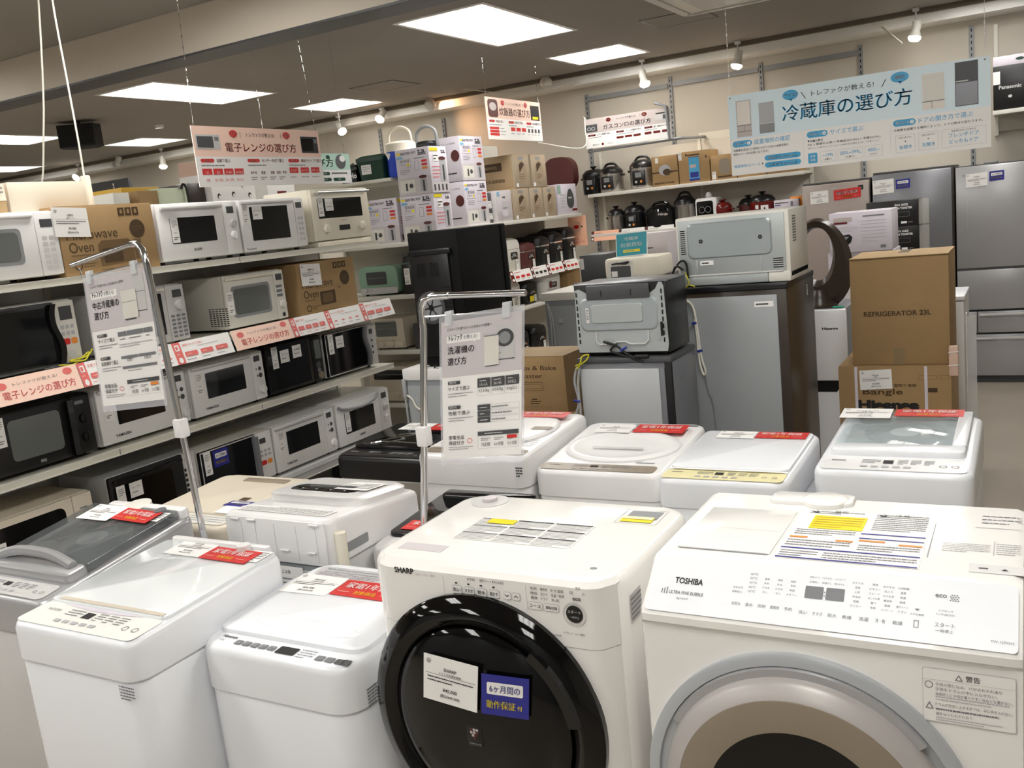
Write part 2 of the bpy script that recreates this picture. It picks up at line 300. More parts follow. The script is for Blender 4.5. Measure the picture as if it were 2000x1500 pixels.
# spotlights along the soffit
def spot(x, z, yawd, tilt, on, lb, y=8.72, kind='cone'):
    t = thing('spotlight', lb, 'spotlight', (x, y, 0), 0, 'spotlights along the back wall')
    MB().box(-.025, .025, -.02, .02, ZC-.03, ZC-.002, 'white', .004).build('mount', t)
    zz = z+.09
    MB().cyl((0, 0, zz), .008, ZC-.03-zz, 'lgrey', n=8).build('stem', t)
    d = V((math.sin(R(yawd))*math.sin(R(tilt)), -math.cos(R(yawd))*math.sin(R(tilt)), -math.cos(R(tilt))))
    up = V((1, 0, 0)) if abs(d.x) < .9 else V((0, 1, 0)); r = up-d*up.dot(d); r.normalize(); u = d.cross(r)
    def fr(): b = MB(); b.T = Mx(((r.x, u.x, d.x, 0), (r.y, u.y, d.y, 0), (r.z, u.z, d.z, zz), (0, 0, 0, 1))); return b
    if kind == 'round':
        fr().lathe([(.002, -.05), (.05, -.045), (.062, -.02), (.062, .01), (.05, .03)], (0, 0, 0), 'offwhite', n=24).build('housing', t)
        if on:
            L = bpy.data.lights.new('light', 'SPOT'); L.energy = SPOT_W*3; L.spot_size = R(120); L.spot_blend = .8; L.shadow_soft_size = .05; L.color = (1, .55, .28)
            lo = bpy.data.objects.new('lamp', L); COL.objects.link(lo); lo.parent = t; lo.location = V((.05, .07, zz-.02)); lo.rotation_euler = V((.75, .6, -.25)).to_track_quat('-Z', 'Y').to_euler()
        return
    fr().lathe([(.02, -.055), (.036, -.05), (.037, .0), (.034, .03), (.045, .055), (.05, .075)], (0, 0, 0), 'offwhite', n=20).build('housing', t)
    fr().lathe([(.05, .073), (.049, .088), (.035, .104), (.002, .11)], (0, 0, 0), ('bulb' if on == 1 else 'warmbulb') if on else 'lgrey', n=20).build('bulb', t)
    if on:
        L = bpy.data.lights.new('light', 'SPOT'); L.energy = SPOT_W*4; L.spot_size = R(95); L.spot_blend = .6; L.shadow_soft_size = .04; L.color = (1, .93, .82) if on == 1 else (1, .72, .45)
        lo = bpy.data.objects.new('lamp', L); COL.objects.link(lo); lo.parent = t; lo.location = V((0, 0, zz))+d*.125
        lo.rotation_euler = d.to_track_quat('-Z', 'Y').to_euler()
spot(-.842, 2.84, -60, 12, 1, 'lit spotlight above the right half of the large blue sign')
spot(-2.319, 2.86, -60, 15, 1, 'lit spotlight above the left end of the large blue sign')
spot(-3.235, 2.84, 60, 15, 1, 'lit spotlight above the gas stove sign')
spot(-4.258, 2.93, 0, 5, 0, 'unlit round spotlight right of the rice cooker sign chain', kind='round')
spot(-6.307, 2.92, 0, 45, 2, 'warm glowing spotlight facing the room left of the hatch')
spot(-5.662, 2.925, 0, 60, 2, 'large round spotlight turned to the wall, left of the rice cooker sign', kind='round')
spot(-6.925, 2.87, 70, 40, 1, 'lit spotlight pointing right, just right of the microwave sign')
spot(-9.875, 2.84, 30, 10, 1, 'lit spotlight pointing down left of the microwave sign')
spot(-11.557, 2.86, 0, 50, 1, 'lit spotlight showing beside the beige power tap')
spot(-10.718, 2.95, -60, 30, 0, 'unlit spotlight tilted towards the wall, left of the microwave sign')

# cords with a power tap at the left
t = thing('power_cord', 'cream power cord hanging from the ceiling with a long power tap', 'power cord', (-3.94, 3.0, 0))
MB().tube(arc([(.01, 0, ZC-.003), (-.005, .0, 2.9), (-.002, 0, 2.6), (.0, 0, 2.3), (-.004, 0, 2.15)]), .0045, 'wcord').build('cord', t)
m = MB().box(-.024, .024, -.014, .014, 1.99, 2.15, 'cream', .008)
m.frame((-.015, -.0145, 2.0), (1, 0, 0), (0, 0, 1)); [m.rect(.008, k*.045+.012, .011, k*.045+.024, 'hole') or m.rect(.018, k*.045+.012, .021, k*.045+.024, 'hole') for k in range(3)]
m.build('power_tap', t)
tag(MB().tube(arc([(-4.015, 3.0, ZC-.003), (-4.041, 3, 2.964), (-4.085, 3.0, 2.75), (-4.14, 3.0, 2.517), (-4.192, 3.0, 2.35), (-4.25, 3.0, 2.18), (-4.295, 2.99, 2.1), (-4.34, 2.97, 2.04)]), .0045, 'wcord').build('hanging_cable'), 'cream cable hanging from the ceiling nearest the left edge', 'cable')

# ---------------------------------------------------------------- signs
RED2 = '赤'
def chains(t, tops, bots, r=.0022, mt='chrome'):
    for a, b in zip(tops, bots):
        m = MB().tube([a, b], r*.55, mt, 6); a, b = V(a), V(b); n = int((a-b).length/.05)
        for k in range(n+1): m.cyl(tuple(b+(a-b)*k/max(n, 1)), r*1.5, .012, mt, n=6)
        m.build('chain', t)
def bubble(m, x, y, a, b, col, s, tc='paper', l=3):
    m.ell(x, y, a, b, col, l); m.poly([(x-a*.2, y-b*.8), (x+a*.25, y-b*.8), (x+a*.1, y-b*1.35)], col, l*.001); m.text(s, x, y-b*.35, b*.75, tc, l+1, 'c', bold=.01)
def pill(m, x, y, w, h, col, s, tc='paper', l=2): m.rr(x, y, x+w, y+h, col, h/2, l); m.text(s, x+w/2, y+h*.22, h*.55, tc, l+1, 'c', w=min(w*.8, h*.55*len(s)*1.05), bold=.01)
def guide(name, label, o, r, w, h, col, top, title, tcol, cols, chain_dx, ztop, draw, tsize=.16):
    t = thing(name, label, 'hanging sign', o)
    m = MB().frame((0, 0, 0), r, (0, 0, 1)); m.box(0, w, 0, h, -.004, 0, 'paper'); m.rect(0, h*.5, w, h, top); m.rect(0, 0, w, h*.5, 'paper')
    m.text('トレファクが教える!', w*.5, h*.84, h*.075, 'ink', 2, 'c'); m.rect(w*.34, h*.83, w*.343, h*.92, 'inkgrey', 2); m.rect(w*.66, h*.83, w*.663, h*.92, 'inkgrey', 2)
    bubble(m, w*.29, h*.89, w*.03, h*.06, col, 'サイズ'); bubble(m, w*.71, h*.89, w*.03, h*.06, col, '機能')
    m.text(title, w*.5, h*.58, h*tsize, tcol, 2, 'c', w=w*.56, bold=.012, res=4)
    for k, (c, x) in enumerate(zip(cols, (.03, .37, .7))):
        pill(m, w*x, h*.405, w*.095, h*.06, col, '選び方%d' % (k+1)); m.text(c, w*(x+.11), h*.405, h*.06, col, 2, 'l', bold=.005)
        m.greek(w*x, h*.33, w*(x+.26), h*.375, 1, 'inkgrey', 2, .5)
    draw(m, w, h); m.build('board', t)
    rv = V(r); ps = [rv*(w*.02)+V((0, 0, h)), rv*(w*.98)+V((0, 0, h))]
    chains(t, [tuple(p+rv*d+V((0, 0, ztop-o[2]-h))) for p, d in zip(ps, chain_dx)], [tuple(p) for p in ps])
    return t
def mini_oven(m, x, y, w, h, body='dgrey', win='black'):
    m.rect(x, y, x+w, y+h, body, 2); m.rect(x+w*.06, y+h*.12, x+w*.72, y+h*.88, win, 3); m.rect(x+w*.78, y+h*.6, x+w*.95, y+h*.85, 'inkgrey', 3)
def d1(m, w, h):
    mini_oven(m, w*.015, h*.62, w*.17, h*.24, 'lgrey', 'dgrey'); mini_oven(m, w*.83, h*.58, w*.15, h*.3, 'black', 'dwin')
    for k, s in enumerate(('1人', '2人', '3~4人', '4人以上')):
        x = w*(.03+.077*k); m.rr(x, h*.2, x+w*.068, h*.3, 'red', .003, 2); m.text(s, x+w*.034, h*.215, h*.05, 'paper', 3, 'c')
        m.text(('20L', '20~25L', '26~29L', '30L以上')[k], x+w*.034, h*.09, h*.045, 'red', 2, 'c')
    for k, s in enumerate(('赤外線', '重量', '湿度', '温度・蒸気')):
        x = w*(.38+.075*k); m.text(s, x+w*.025, h*.2, h*.05, 'red', 2, 'c', bold=.005); m.greek(x, h*.09, x+w*.05, h*.16, 2, 'inkgrey')
    for k in range(3):
        x = w*(.7+.095*k); m.rr(x, h*.21, x+w*.075, h*.31, 'red', .003, 2); m.text(('レンジ', 'オーブン', 'スチーム')[k], x+w*.037, h*.235, h*.042, 'paper', 3, 'c'); m.greek(x, h*.12, x+w*.075, h*.15, 1, 'inkgrey')
guide('hanging_sign', 'orange and white hanging sign about choosing a microwave, above the microwave rack', (-3.5, 3.29, 2.042), (0, 1, 0), .92, .29, 'red', 'peach', '電子レンジの選び方', 'red', ('容量で選ぶ', 'センサー方式で選ぶ', '機能やタイプで選ぶ'), (.03, -.07), ZC, d1)
def d2(m, w, h):
    m.rr(w*.03, h*.53, w*.2, h*.95, 'maroon', .03, 2); m.ell(w*.115, h*.78, w*.06, h*.1, 'pgreige', 3); m.rect(w*.8, h*.53, w*.97, h*.9, 'ink', 2); m.rect(w*.83, h*.55, w*.94, h*.62, 'yellow', 3)
    for k in range(3): m.rr(w*.03, h*(.24-.075*k), w*.19, h*(.3-.075*k), 'red', .004, 2); m.greek(w*.21, h*(.25-.075*k), w*.32, h*(.29-.075*k), 1, 'inkgrey')
    for k in range(3): m.rr(w*(.4+.1*k), h*.22, w*(.48+.1*k), h*.31, 'red', .004, 2); m.greek(w*(.4+.1*k), h*.14, w*(.48+.1*k), h*.18, 1, 'inkgrey')
    for k in range(4): m.rr(w*(.72+.065*k), h*.2, w*(.755+.065*k), h*.3, 'dgrey', .006, 2); m.greek(w*(.715+.065*k), h*.13, w*(.76+.065*k), h*.17, 1, 'inkgrey')
guide('hanging_sign', 'orange and white hanging sign about choosing a rice cooker, with a red cooker picture', (-3.9, 6.83, 2.392), (0, 1, 0), .98, .34, 'red', 'peach', '炊飯器の選び方', 'darkred', ('炊飯量で選ぶ', '炊飯方式で選ぶ', '内釜の種類で選ぶ'), (.0, -.0), ZC, d2, .2)
def d3(m, w, h):
    m.rect(w*.0, h*.55, w*.15, h*.8, 'dgrey', 2); m.ring(w*.05, h*.66, w*.025, h*.06, .006, 'inklight', 3); m.ring(w*.1, h*.66, w*.025, h*.06, .006, 'inklight', 3)
    m.rect(w*.83, h*.62, w*.98, h*.8, 'lgrey', 2); m.rect(w*.92, h*.64, w*.98, h*.78, 'dgrey', 3); m.rect(w*.84, h*.82, w*.97, h*.86, 'ink', 2)
    m.text('都市ガス', w*.08, h*.07, h*.06, 'ink', 2); m.ell(w*.2, h*.1, w*.015, h*.04, 'darkred', 2); m.text('LPガス', w*.26, h*.07, h*.06, 'inkgrey', 2)
    for k in range(3): m.rr(w*(.37+.1*k), h*.21, w*(.455+.1*k), h*.28, 'darkred', .006, 2); m.rr(w*(.7+.1*k), h*.21, w*(.78+.1*k), h*.29, 'darkred', .006, 2)
t = guide('hanging_sign', 'brown and white sign about choosing a gas stove, hung on pipes at the back wall', (-3.78, 8.5, 2.315), (1, 0, 0), .86, .275, 'darkred', 'pgreige', 'ガスコンロの選び方', 'ink', ('ガスの種類で選ぶ', 'グリルの種類で選ぶ', '幅・機能などで選ぶ'), (-.02, .02), 2.62, d3)
t = thing('pipe_bracket', 'grey bent pipe bracket holding the gas stove sign at the wall', 'bracket', (0, 0, 0))
MB().tube([(-3.05, 8.48, 2.64), (-2.95, 8.48, 2.6), (-2.94, 8.5, 2.3)], .014, 'mgrey', 10).build('upright_pipe', t)
MB().tube([(-3.78, 8.53, 2.29), (-2.84, 8.53, 2.3), (-2.8, 9.14, 2.32)], .014, 'mgrey', 10).build('cross_pipe', t)
def d4(m, w, h): pass
t = thing('hanging_sign', 'green hanging sign with a round grey cleaner, half hidden behind the microwave sign', 'hanging sign', (-4.2, 4.5, 2.1))
m = MB().frame((0, 0, 0), (0, 1, 0), (0, 0, 1)); m.box(0, .85, 0, .2, -.004, 0, 'paper'); m.rect(0, .09, .85, .2, 'palegreen'); m.rect(0, 0, .85, .09, 'lgrey')
m.text('掃除機の選び方', .05, .11, .055, 'dgreen', 2, w=.62, bold=.01); m.ell(.75, .145, .055, .05, 'dgrey', 2); m.ell(.77, .165, .03, .022, 'lgrey', 3); pill(m, .52, .055, .1, .022, 'dgreen', '選び方'); pill(m, .5, .015, .13, .022, 'dgreen', 'タイプ'); pill(m, .65, .015, .13, .022, 'dgreen', '機能'); m.greek(.64, .055, .83, .08, 1, 'dgrey'); m.ell(.62, .175, .02, .014, 'dgreen', 2)
m.build('board', t); chains(t, [(0, .03, ZC-2.1), (0, .8, ZC-2.1)], [(0, .03, .2), (0, .8, .2)])

# large blue refrigerator sign
t = thing('hanging_sign', 'large pale blue hanging sign about choosing a refrigerator, at the upper right', 'hanging sign', (-1.37, 4.9, 1.838))
w, h = 1.2, .402
m = MB().frame((0, 0, 0), (1, 0, 0), (0, 0, 1)); m.box(0, w, 0, h, -.004, 0, 'paper'); m.rect(0, .182, w, h, 'paleblue'); m.rect(0, 0, w, .182, 'paper')
for x, y in ((.012, h-.012), (w-.022, h-.014)): m.ell(x, y, .004, .004, 'dgrey', 2, 10)
m.text('トレファクが教える!', .415, h-.062, .027, 'ink', 2, w=.29); m.add([(.365, h-.035, .002), (.369, h-.035, .002), (.389, h-.068, .002), (.385, h-.068, .002)], [(0, 1, 2, 3)], 'ink'); m.add([(.742, h-.068, .002), (.738, h-.068, .002), (.757, h-.035, .002), (.761, h-.035, .002)], [(0, 1, 2, 3)], 'ink')
bubble(m, .315, h-.04, .038, .024, 'skyblue', 'サイズ?'); bubble(m, .82, h-.035, .04, .024, 'skyblue', '機能?')
m.text('冷蔵庫の選び方', .27, h-.166, .078, 'skyblue', 2, w=.6, bold=.018, res=5)
m.rect(.04, .19, .115, .37, 'pgreige', 2); m.rect(.041, .245, .114, .248, 'inkgrey', 3); m.rect(.041, .215, .114, .218, 'inkgrey', 3); m.rect(.076, .218, .078, .245, 'inkgrey', 3); m.rect(.045, .25, .11, .366, 'skin_pale', 3)
m.rect(.155, .195, .23, .345, 'silverpaint', 2); m.rect(.155, .24, .23, .244, 'lgrey', 3); m.rect(.155, .195, .23, .24, 'mgrey', 3)
m.rect(.915, .2, 1.01, .362, 'skin_pale', 2); m.rect(.915, .236, 1.01, .239, 'inkgrey', 3); m.rect(.92, .24, 1.005, .357, 'offwhite', 3); m.rect(.955, .205, .957, .236, 'inkgrey', 3)
m.rect(1.055, .197, 1.15, .392, 'dgrey', 2); m.rect(1.058, .2, 1.147, .3, 'silverdark', 3); m.rect(1.058, .305, 1.11, .31, 'lgrey', 3)
for k, (x, s) in enumerate(((.012, '設置場所の確認'), (.385, 'サイズで選ぶ'), (.785, 'ドアの開き方で選ぶ'))):
    m.rr(x, .142, x+.1, .172, 'skyblue', .015, 2); m.text('選び方その', x+.012, .151, .013, 'paper', 3, w=.06, bold=.02); m.ell(x+.084, .157, .009, .009, 'paper', 3); m.text('%d' % (k+1), x+.084, .152, .01, 'skyblue', 4, 'c', bold=.03); m.text(s, x+.112, .145, .025, 'skyblue', 2, w=.025*len(s)*1.02)
m.text('冷蔵庫を安全にご使用いただくためには最低限の', .014, .119, .0125, 'ink', 2, w=.28); m.text('放熱スペースが必要となります。', .014, .1, .0125, 'ink', 2, w=.18)
m.text('推奨放熱スペース', .014, .038, .015, 'skyblue', 2, w=.135); m.poly([(.158, .04), (.158, .052), (.165, .046)], 'ink', .002)
pill(m, .172, .057, .18, .027, 'skyblue', '側面空き:0.5cm以上'); pill(m, .172, .022, .18, .027, 'skyblue', '上面空き:5cm以上')
m.rect(.367, .02, .3675, .15, 'inklight', 2); m.rect(.772, .02, .7725, .15, 'inklight', 2)
m.text('▼容量計算式', .387, .12, .012, 'ink', 2, w=.075); m.text('70L × 家族の人数 + 常備品分(100L) + 予備分(70L)', .387, .101, .0135, 'ink', 2, w=.34); m.text('※同じリットル数でもメーカーによって内部の広さが異なるため、ご注意ください。', .387, .087, .008, 'inkgrey', 2, w=.34)
m.rr(.387, .018, .432, .068, 'skyblue', .006, 2); m.text('参考', .41, .046, .012, 'paper', 3, 'c'); m.text('容量', .41, .028, .012, 'paper', 3, 'c')
for x, ww, s, q in ((.445, .075, '~199L', '1人暮らし'), (.53, .115, '200L~399L', '2人暮らし'), (.655, .08, '400L~', '3人以上')): m.frm(x, .018, x+ww, .07, .0008, 'inklight', 2); m.text(s, x+ww/2, .043, .015, 'skyblue', 3, 'c'); m.text(q, x+ww/2, .026, .009, 'ink', 3, 'c')
m.text('冷蔵庫を設置する場所によって、ドアの開きが変わります。', .787, .119, .0115, 'ink', 2, w=.38)
for x, ww, s, q in ((.795, .085, '右開き', '右側に壁がない'), (.895, .085, '左開き', '左側に壁がない')): m.frm(x, .02, x+ww, .1, .0008, 'inklight', 2); m.text(q, x+ww/2, .084, .008, 'inkgrey', 3, 'c'); m.poly([(x+ww/2-.004, .072), (x+ww/2+.004, .072), (x+ww/2, .066)], 'ink', .003); m.text(s, x+ww/2, .035, .018, 'skyblue', 3, 'c')
m.frm(.995, .02, 1.18, .1, .0008, 'inklight', 2); m.text('フレンチドア', 1.087, .062, .018, 'skyblue', 3, 'c'); m.text('どっちもドア', 1.087, .034, .018, 'skyblue', 3, 'c'); m.text('設置場所を気にせず使える', 1.087, .086, .008, 'inkgrey', 3, 'c')
m.build('board', t); chains(t, [(.015, 0, ZC-1.838), (w-.02, 0, ZC-1.838)], [(.013, 0, h-.01), (w-.022, 0, h-.012)], .002, 'paper')

# ================================================================ PRINTS SHARED BY MANY THINGS
def price_card(par, o, r, u, w=.16, h=.125, brand='SHARP', kind='洗濯機', p1='¥19,000', p2='(税込¥20,900)', name='price_card'):
    m = MB().frame(o, r, u); m.rect(0, 0, w, h, 'paper', 1); m.box(0, w, 0, h, 0, .0008, 'paper')
    m.ring(w*.1, h*.87, w*.04, w*.04, w*.008, 'ink', 2, 12); m.text('家', w*.1, h*.84, h*.05, 'ink', 2, 'c')
    m.text(brand, w*.5, h*.7, h*.075, 'ink', 2, 'c', bold=.01); m.rect(w*.04, h*.6, w*.96, h*.607, 'ink', 2); m.text(kind, w*.5, h*.615, h*.055, 'ink', 2, 'c')
    m.greek(w*.08, h*.42, w*.92, h*.57, 2, 'ink', 2, .45, .025); m.text(p1, w*.5, h*.24, h*.09, 'ink', 2, 'c', bold=.01); m.text(p2, w*.5, h*.11, h*.085, 'ink', 2, 'c', bold=.01)
    return m.build(name, par)
def red_sticker(par, o, r, u, w=.2, h=.075):
    m = MB().frame(o, r, u); m.box(0, w, 0, h, 0, .001, 'red')
    m.text('家電1年保証', w*.5, h*.47, h*.36, 'paper', 3, 'c', w=w*.8, bold=.018, res=3); m.text('対象商品', w*.5, h*.12, h*.22, 'yellow', 3, 'c', w=w*.34, bold=.008)
    m.rect(w*.07, h*.21, w*.26, h*.23, 'peach', 3); m.rect(w*.74, h*.21, w*.93, h*.23, 'peach', 3); return m.build('warranty_sticker', par)
def blue_sticker(par, o, r, u, w=.12, h=.1):
    m = MB().frame(o, r, u); m.box(0, w, 0, h, 0, .001, 'blue'); m.rr(w*.12, h*.52, w*.88, h*.82, 'paper', w*.03, 2)
    m.text('6ヶ月間の', w*.5, h*.58, h*.18, 'blue', 3, 'c', w=w*.64, bold=.01, res=3); m.text('動作保証', w*.11, h*.18, h*.2, 'yellow', 3, 'l', w=w*.62, bold=.01, res=3); m.text('付', w*.77, h*.2, h*.12, 'yellow', 3, 'l', bold=.02)
    return m.build('guarantee_sticker', par)
def strip_tag(par, x, y, z, h=.12, w=.045):         # slim shelf label on a front face turned to -Y
    m = front((x, y, z)); m.box(0, w, 0, h, 0, .001, 'paper'); m.greek(w*.15, h*.6, w*.85, h*.9, 4, 'inkgrey'); m.greek(w*.2, h*.1, w*.8, h*.25, 2, 'ink'); m.rect(w*.3, h*.38, w*.7, h*.4, 'inkgrey', 2)
    return m.build('price_tag', par)
def card(par, x, y, z, w=.07, h=.07, s='オーブン'):
    m = front((x, y, z)); m.box(0, w, 0, h, 0, .001, 'paper'); m.text(s, w*.5, h*.58, h*.16, 'ink', 2, 'c', w=w*.7); m.greek(w*.15, h*.25, w*.85, h*.42, 1, 'inkgrey'); return m.build('note_card', par)

# ================================================================ MICROWAVES (front on local -Y, width along local x)
def microwave(label, loc, rot=R(90), w=.5, h=.28, d=.36, body='white', door=None, win='dwin', wr=(.08, .2, .66, .8), pw=.2, panel=None, handle='top', hcol='lgrey',
              disp=(.3, .78, .75, .9), knobs=(), dots=(), grid=None, brand=None, bpos=(.35, .07), tags=(), cards=(), blue=None, foot=.014, vents=None, redbtn=False, wround=.02, edge=None, logo='inkgrey', group=None):
    t = thing('microwave_oven', label, 'microwave', loc, rot, group)
    door = door or body; panel = panel or door
    MB().box(0, w, .02, d, foot, foot+h, body, .008).build('body', t)
    H0, f = foot+.004, 0.0; dw = w*(1-pw)
    m = MB().box(.002, dw-.001, 0, .022, H0, foot+h-.004, door, .006)
    if edge: m.frame((0, 0, 0), (1, 0, 0), (0, 0, 1)); m.frm(.004, H0+.002, dw-.004, foot+h-.006, .006, edge, 1.5)
    if brand: m.frame((0, 0, 0), (1, 0, 0), (0, 0, 1)); m.text(brand, w*bpos[0], H0+h*bpos[1], .013, logo, 1.5, 'c', bold=.02)
    o = m.build('door', t)
    m = front((0, 0, 0)); x0, z0, x1, z1 = wr; m.poly([(x, z) for x, z in rrect(w*x0, w*x1, H0+h*z0, H0+h*z1, wround)], win, .0012)
    if win != 'dwin' and win != 'gblack': m.poly([(x, z) for x, z in rrect(w*x0+.015, w*x1-.015, H0+h*z0+.015, H0+h*z1-.015, wround)], 'greywin' if win == 'mgrey' else win, .0018)
    m.build('window', o)
    if pw > 0:
        m = MB().box(dw+.001, w-.002, 0.001, .022, H0, foot+h-.004, panel, .006); px, pz = dw, H0; W_, H_ = w*pw, h-.01
        m.frame((0, 0.001, 0), (1, 0, 0), (0, 0, 1))
        if disp: m.rr(px+W_*disp[0], pz+H_*disp[1], px+W_*disp[2], pz+H_*disp[3], 'dgrey' if panel != 'black' else 'greywin', .003, 1)
        if grid:
            gx0, gz0, gx1, gz1, nx, nz, c = grid
            for i in range(nx):
                for j in range(nz):
                    a = px+W_*(gx0+(gx1-gx0)*i/nx); b = pz+H_*(gz0+(gz1-gz0)*j/nz); m.rr(a, b, a+W_*(gx1-gx0)/nx*.72, b+H_*(gz1-gz0)/nz*.6, c, .003, 1)
        for dx, dz, rr_, c in dots: m.ell(px+W_*dx, pz+H_*dz, rr_, rr_, c, 1.5)
        if redbtn: m.rr(px+W_*.12, pz+H_*.3, px+W_*.5, pz+H_*.4, 'red', .008, 1); m.rr(px+W_*.55, pz+H_*.3, px+W_*.85, pz+H_*.4, 'orange', .008, 1)
        m.build('control_panel', t)
        for dx, dz, rr_, c in knobs:
            m = MB().frame((px+W_*dx, 0.001, pz+H_*dz), (1, 0, 0), (0, 0, 1)); m.lathe([(rr_, 0), (rr_, .006), (rr_*.85, .014), (rr_*.3, .016)], (0, 0, 0), c, n=18); m.box(-rr_*.12, rr_*.12, -rr_*.8, rr_*.8, .014, .019, c); m.build('knob', t)
    m = MB(); top = foot+h-.012
    if handle == 'top': m.box(w*.03, dw-.015, -.022, -.002, top-.022, top-.004, hcol, .006); m.build('handle', o)
    elif handle == 'lip': m.box(w*.02, dw-.01, -.012, .0, top-.014, top, hcol, .004); m.build('handle', o)
    elif handle == 'bar':
        m.tube([(w*.05, -.03, top-.012), (w*.95, -.03, top-.012)], .008, hcol, 10)
        for k in (.07, .93): m.cyl((w*k, -.03, top-.012), .006, .03, hcol, 'y', 8)
        m.build('handle', o)
    elif handle == 'side': m.loft([[(dw+x-.012, y, z) for x, y in ((-.018, -.002), (-.016, -.02), (.008, -.024), (.012, -.002))] for z in (H0+.004, H0+h*.3, H0+h*.7, top-.004)], hcol); m.build('handle', o)
    elif handle in ('scurve', 'dcurve'):
        secs = []
        for k in range(13):
            q = k/12; b = (.015*math.sin(q*math.pi*2) if handle == 'scurve' else -.035*math.sin(q*math.pi))
            secs.append([(dw+x-.012+b, y, H0+.004+(h-.02)*q) for x, y in ((-.014, -.002), (-.012, -.016), (.012, -.018), (.016, -.002))])
        m.loft(secs, hcol); m.build('handle', o)
    elif handle == 'curve':
        m.tube(arc([(w*.03, -.004, top-.01), (w*.1, -.022, top-.03), (w*.4, -.03, top-.045), (dw-.08, -.022, top-.03), (dw-.015, -.004, top-.01)], 5), .009, hcol, 8); m.build('handle', o)
    for fx in (.05, .9):
        for fy in (.06, d-.05): MB().cyl((w*fx+.01, fy, 0), .014, foot+.003, 'rubber', n=10).build('foot', t)
    if vents:
        m = MB().frame((-.0005, d, foot), (0, -1, 0), (0, 0, 1)); y0, z0, nx, nz = vents
        for i in range(nx):
            for j in range(nz): m.rr(y0+i*.024, z0+j*.011, y0+i*.024+.017, z0+j*.011+.005, 'hole', .002, 1)
        m.build('side_vent', t)
    for x, z in tags: strip_tag(o, w*x, -.0015, H0+h*z)
    for x, z, s in cards: card(o, w*x, -.0016, H0+h*z, s=s)
    if blue: blue_sticker(o, (w*blue[0], -.002, H0+h*blue[1]), (1, 0, 0), (0, 0, 1), .1, .085)
    return t

XF, Y0, Y1 = -3.58, 1.75, 4.742
SH = (1.691, 1.31, .911, .487)      # shelf tops
t = thing('shelf_rack', 'long cream metal shelf rack full of microwaves on the left', 'shelf rack', (XF, Y0, 0))
L_ = Y1-Y0
for z in SH:
    m = MB().box(-.46, -.004, .0, L_, z-.026, z-.001, 'shelf'); m.box(-.006, 0, 0, L_, z-.03, z, 'shelf', .002)
    m.box(-.002, .0035, 0, L_, z-.0315, z-.026, 'offwhite'); m.box(-.001, .003, 0, L_, z-.003, z, 'offwhite')
    for yy in (.9, 1.8): m.box(-.001, .0037, yy, yy+.003, z-.031, z, 'mgrey')
    if z == SH[3]: m = MB().box(-.46, 0, 0, L_, z-.065, z, 'lgrey', .003); m.box(-.001, .004, 0, L_, z-.03, z-.026, 'mgrey'); m.box(-.001, .005, 0, L_, z-.065, z-.06, 'offwhite')
    m.build('shelf', t)
for yy in (0, L_/3, 2*L_/3, L_-.03): MB().box(-.5, -.46, yy, yy+.03, 0, 1.9, 'shelf').build('upright', t)
MB().box(-.48, -.47, .03, L_, .03, 1.88, 'lgrey').build('back_panel', t)
for yy in (.1, L_-.2): MB().box(-.46, -.1, yy, yy+.05, 0.0, .422, 'dgrey').build('foot', t)
# tilted paper price rails on the second shelf
def rail(y0, y1, kind, label):
    w = y1-y0; h = .108
    m = MB().frame((.042, 0, 0), (0, 1, 0), (-.32, 0, 1)); m.box(0, w, 0, h, -.0015, 0, 'paper')
    if kind == 'title':
        m.rect(0, 0, w, h, 'peach'); m.text('電子レンジの選び方', w*.52, h*.18, h*.32, 'softred', 2, 'c', w=w*.82, bold=.01); m.text('トレファクが教える!', w*.5, h*.66, h*.13, 'inkgrey', 2, 'c', w=w*.5)
        m.ell(w*.13, h*.72, w*.055, h*.14, 'softred', 2); m.ell(w*.88, h*.8, w*.055, h*.14, 'softred', 2)
    else:
        m.rect(0, 0, w*.13, h, 'softred', 1); m.rect(w*.03, h*.6, w*.1, h*.88, 'paper', 2); m.rect(w*.04, h*.66, w*.075, h*.82, 'softred', 3); m.ell(w*.065, h*.17, w*.033, h*.13, 'paper', 2); m.greek(w*.03, h*.4, w*.1, h*.5, 1, 'peach', 2)
        m.text({'a': '容量で選ぶ', 'b': 'センサー方式で選ぶ', 'c': '機能やタイプで選ぶ'}[kind], w*.16, h*.76, h*.12, 'softred', 2); m.greek(w*.4, h*.66, w*.95, h*.71, 1, 'inkgrey', 2)
        n = {'a': 4, 'b': 4, 'c': 3}[kind]
        for k in range(n):
            x = w*(.16+.8*k/n)
            if kind == 'b': m.greek(x+.01, h*.3, x+w*.13, h*.42, 1, 'softred', 2, .9); m.greek(x, h*.12, x+w*.15, h*.2, 1, 'inkgrey', 2)
            else: m.rr(x, h*.28, x+w*.8/n*.8, h*.5, 'softred', .004, 2); m.greek(x+w*.03, h*.35, x+w*.8/n*.6, h*.42, 1, 'peach', 3); m.greek(x, h*.1, x+w*.8/n*.7, h*.18, 1, 'softred' if kind == 'a' else 'inkgrey', 2)
    o = m.build('price_rail', None, (XF, y0, 1.222)); return tag(o, label, 'price rail', 'paper price rails on the microwave shelf')
rail(1.78, 2.11, 'c', 'white price rail at the left edge under the first black microwave')
rail(2.11, 2.505, 'title', 'orange price rail with red heading, left of the fridge guide stand')
rail(2.508, 2.81, 'a', 'white price rail with red boxes just left of the hanging fridge guide')
rail(2.81, 3.02, 'b', 'white price rail mostly hidden behind the fridge guide stand')
rail(3.02, 3.385, 'c', 'white price rail with three red boxes right of the chrome pole')
rail(3.4, 3.83, 'title', 'orange price rail with red heading below the light grey microwave')
rail(3.835, 4.13, 'a', 'white price rail with four red boxes below the small kraft oven carton')
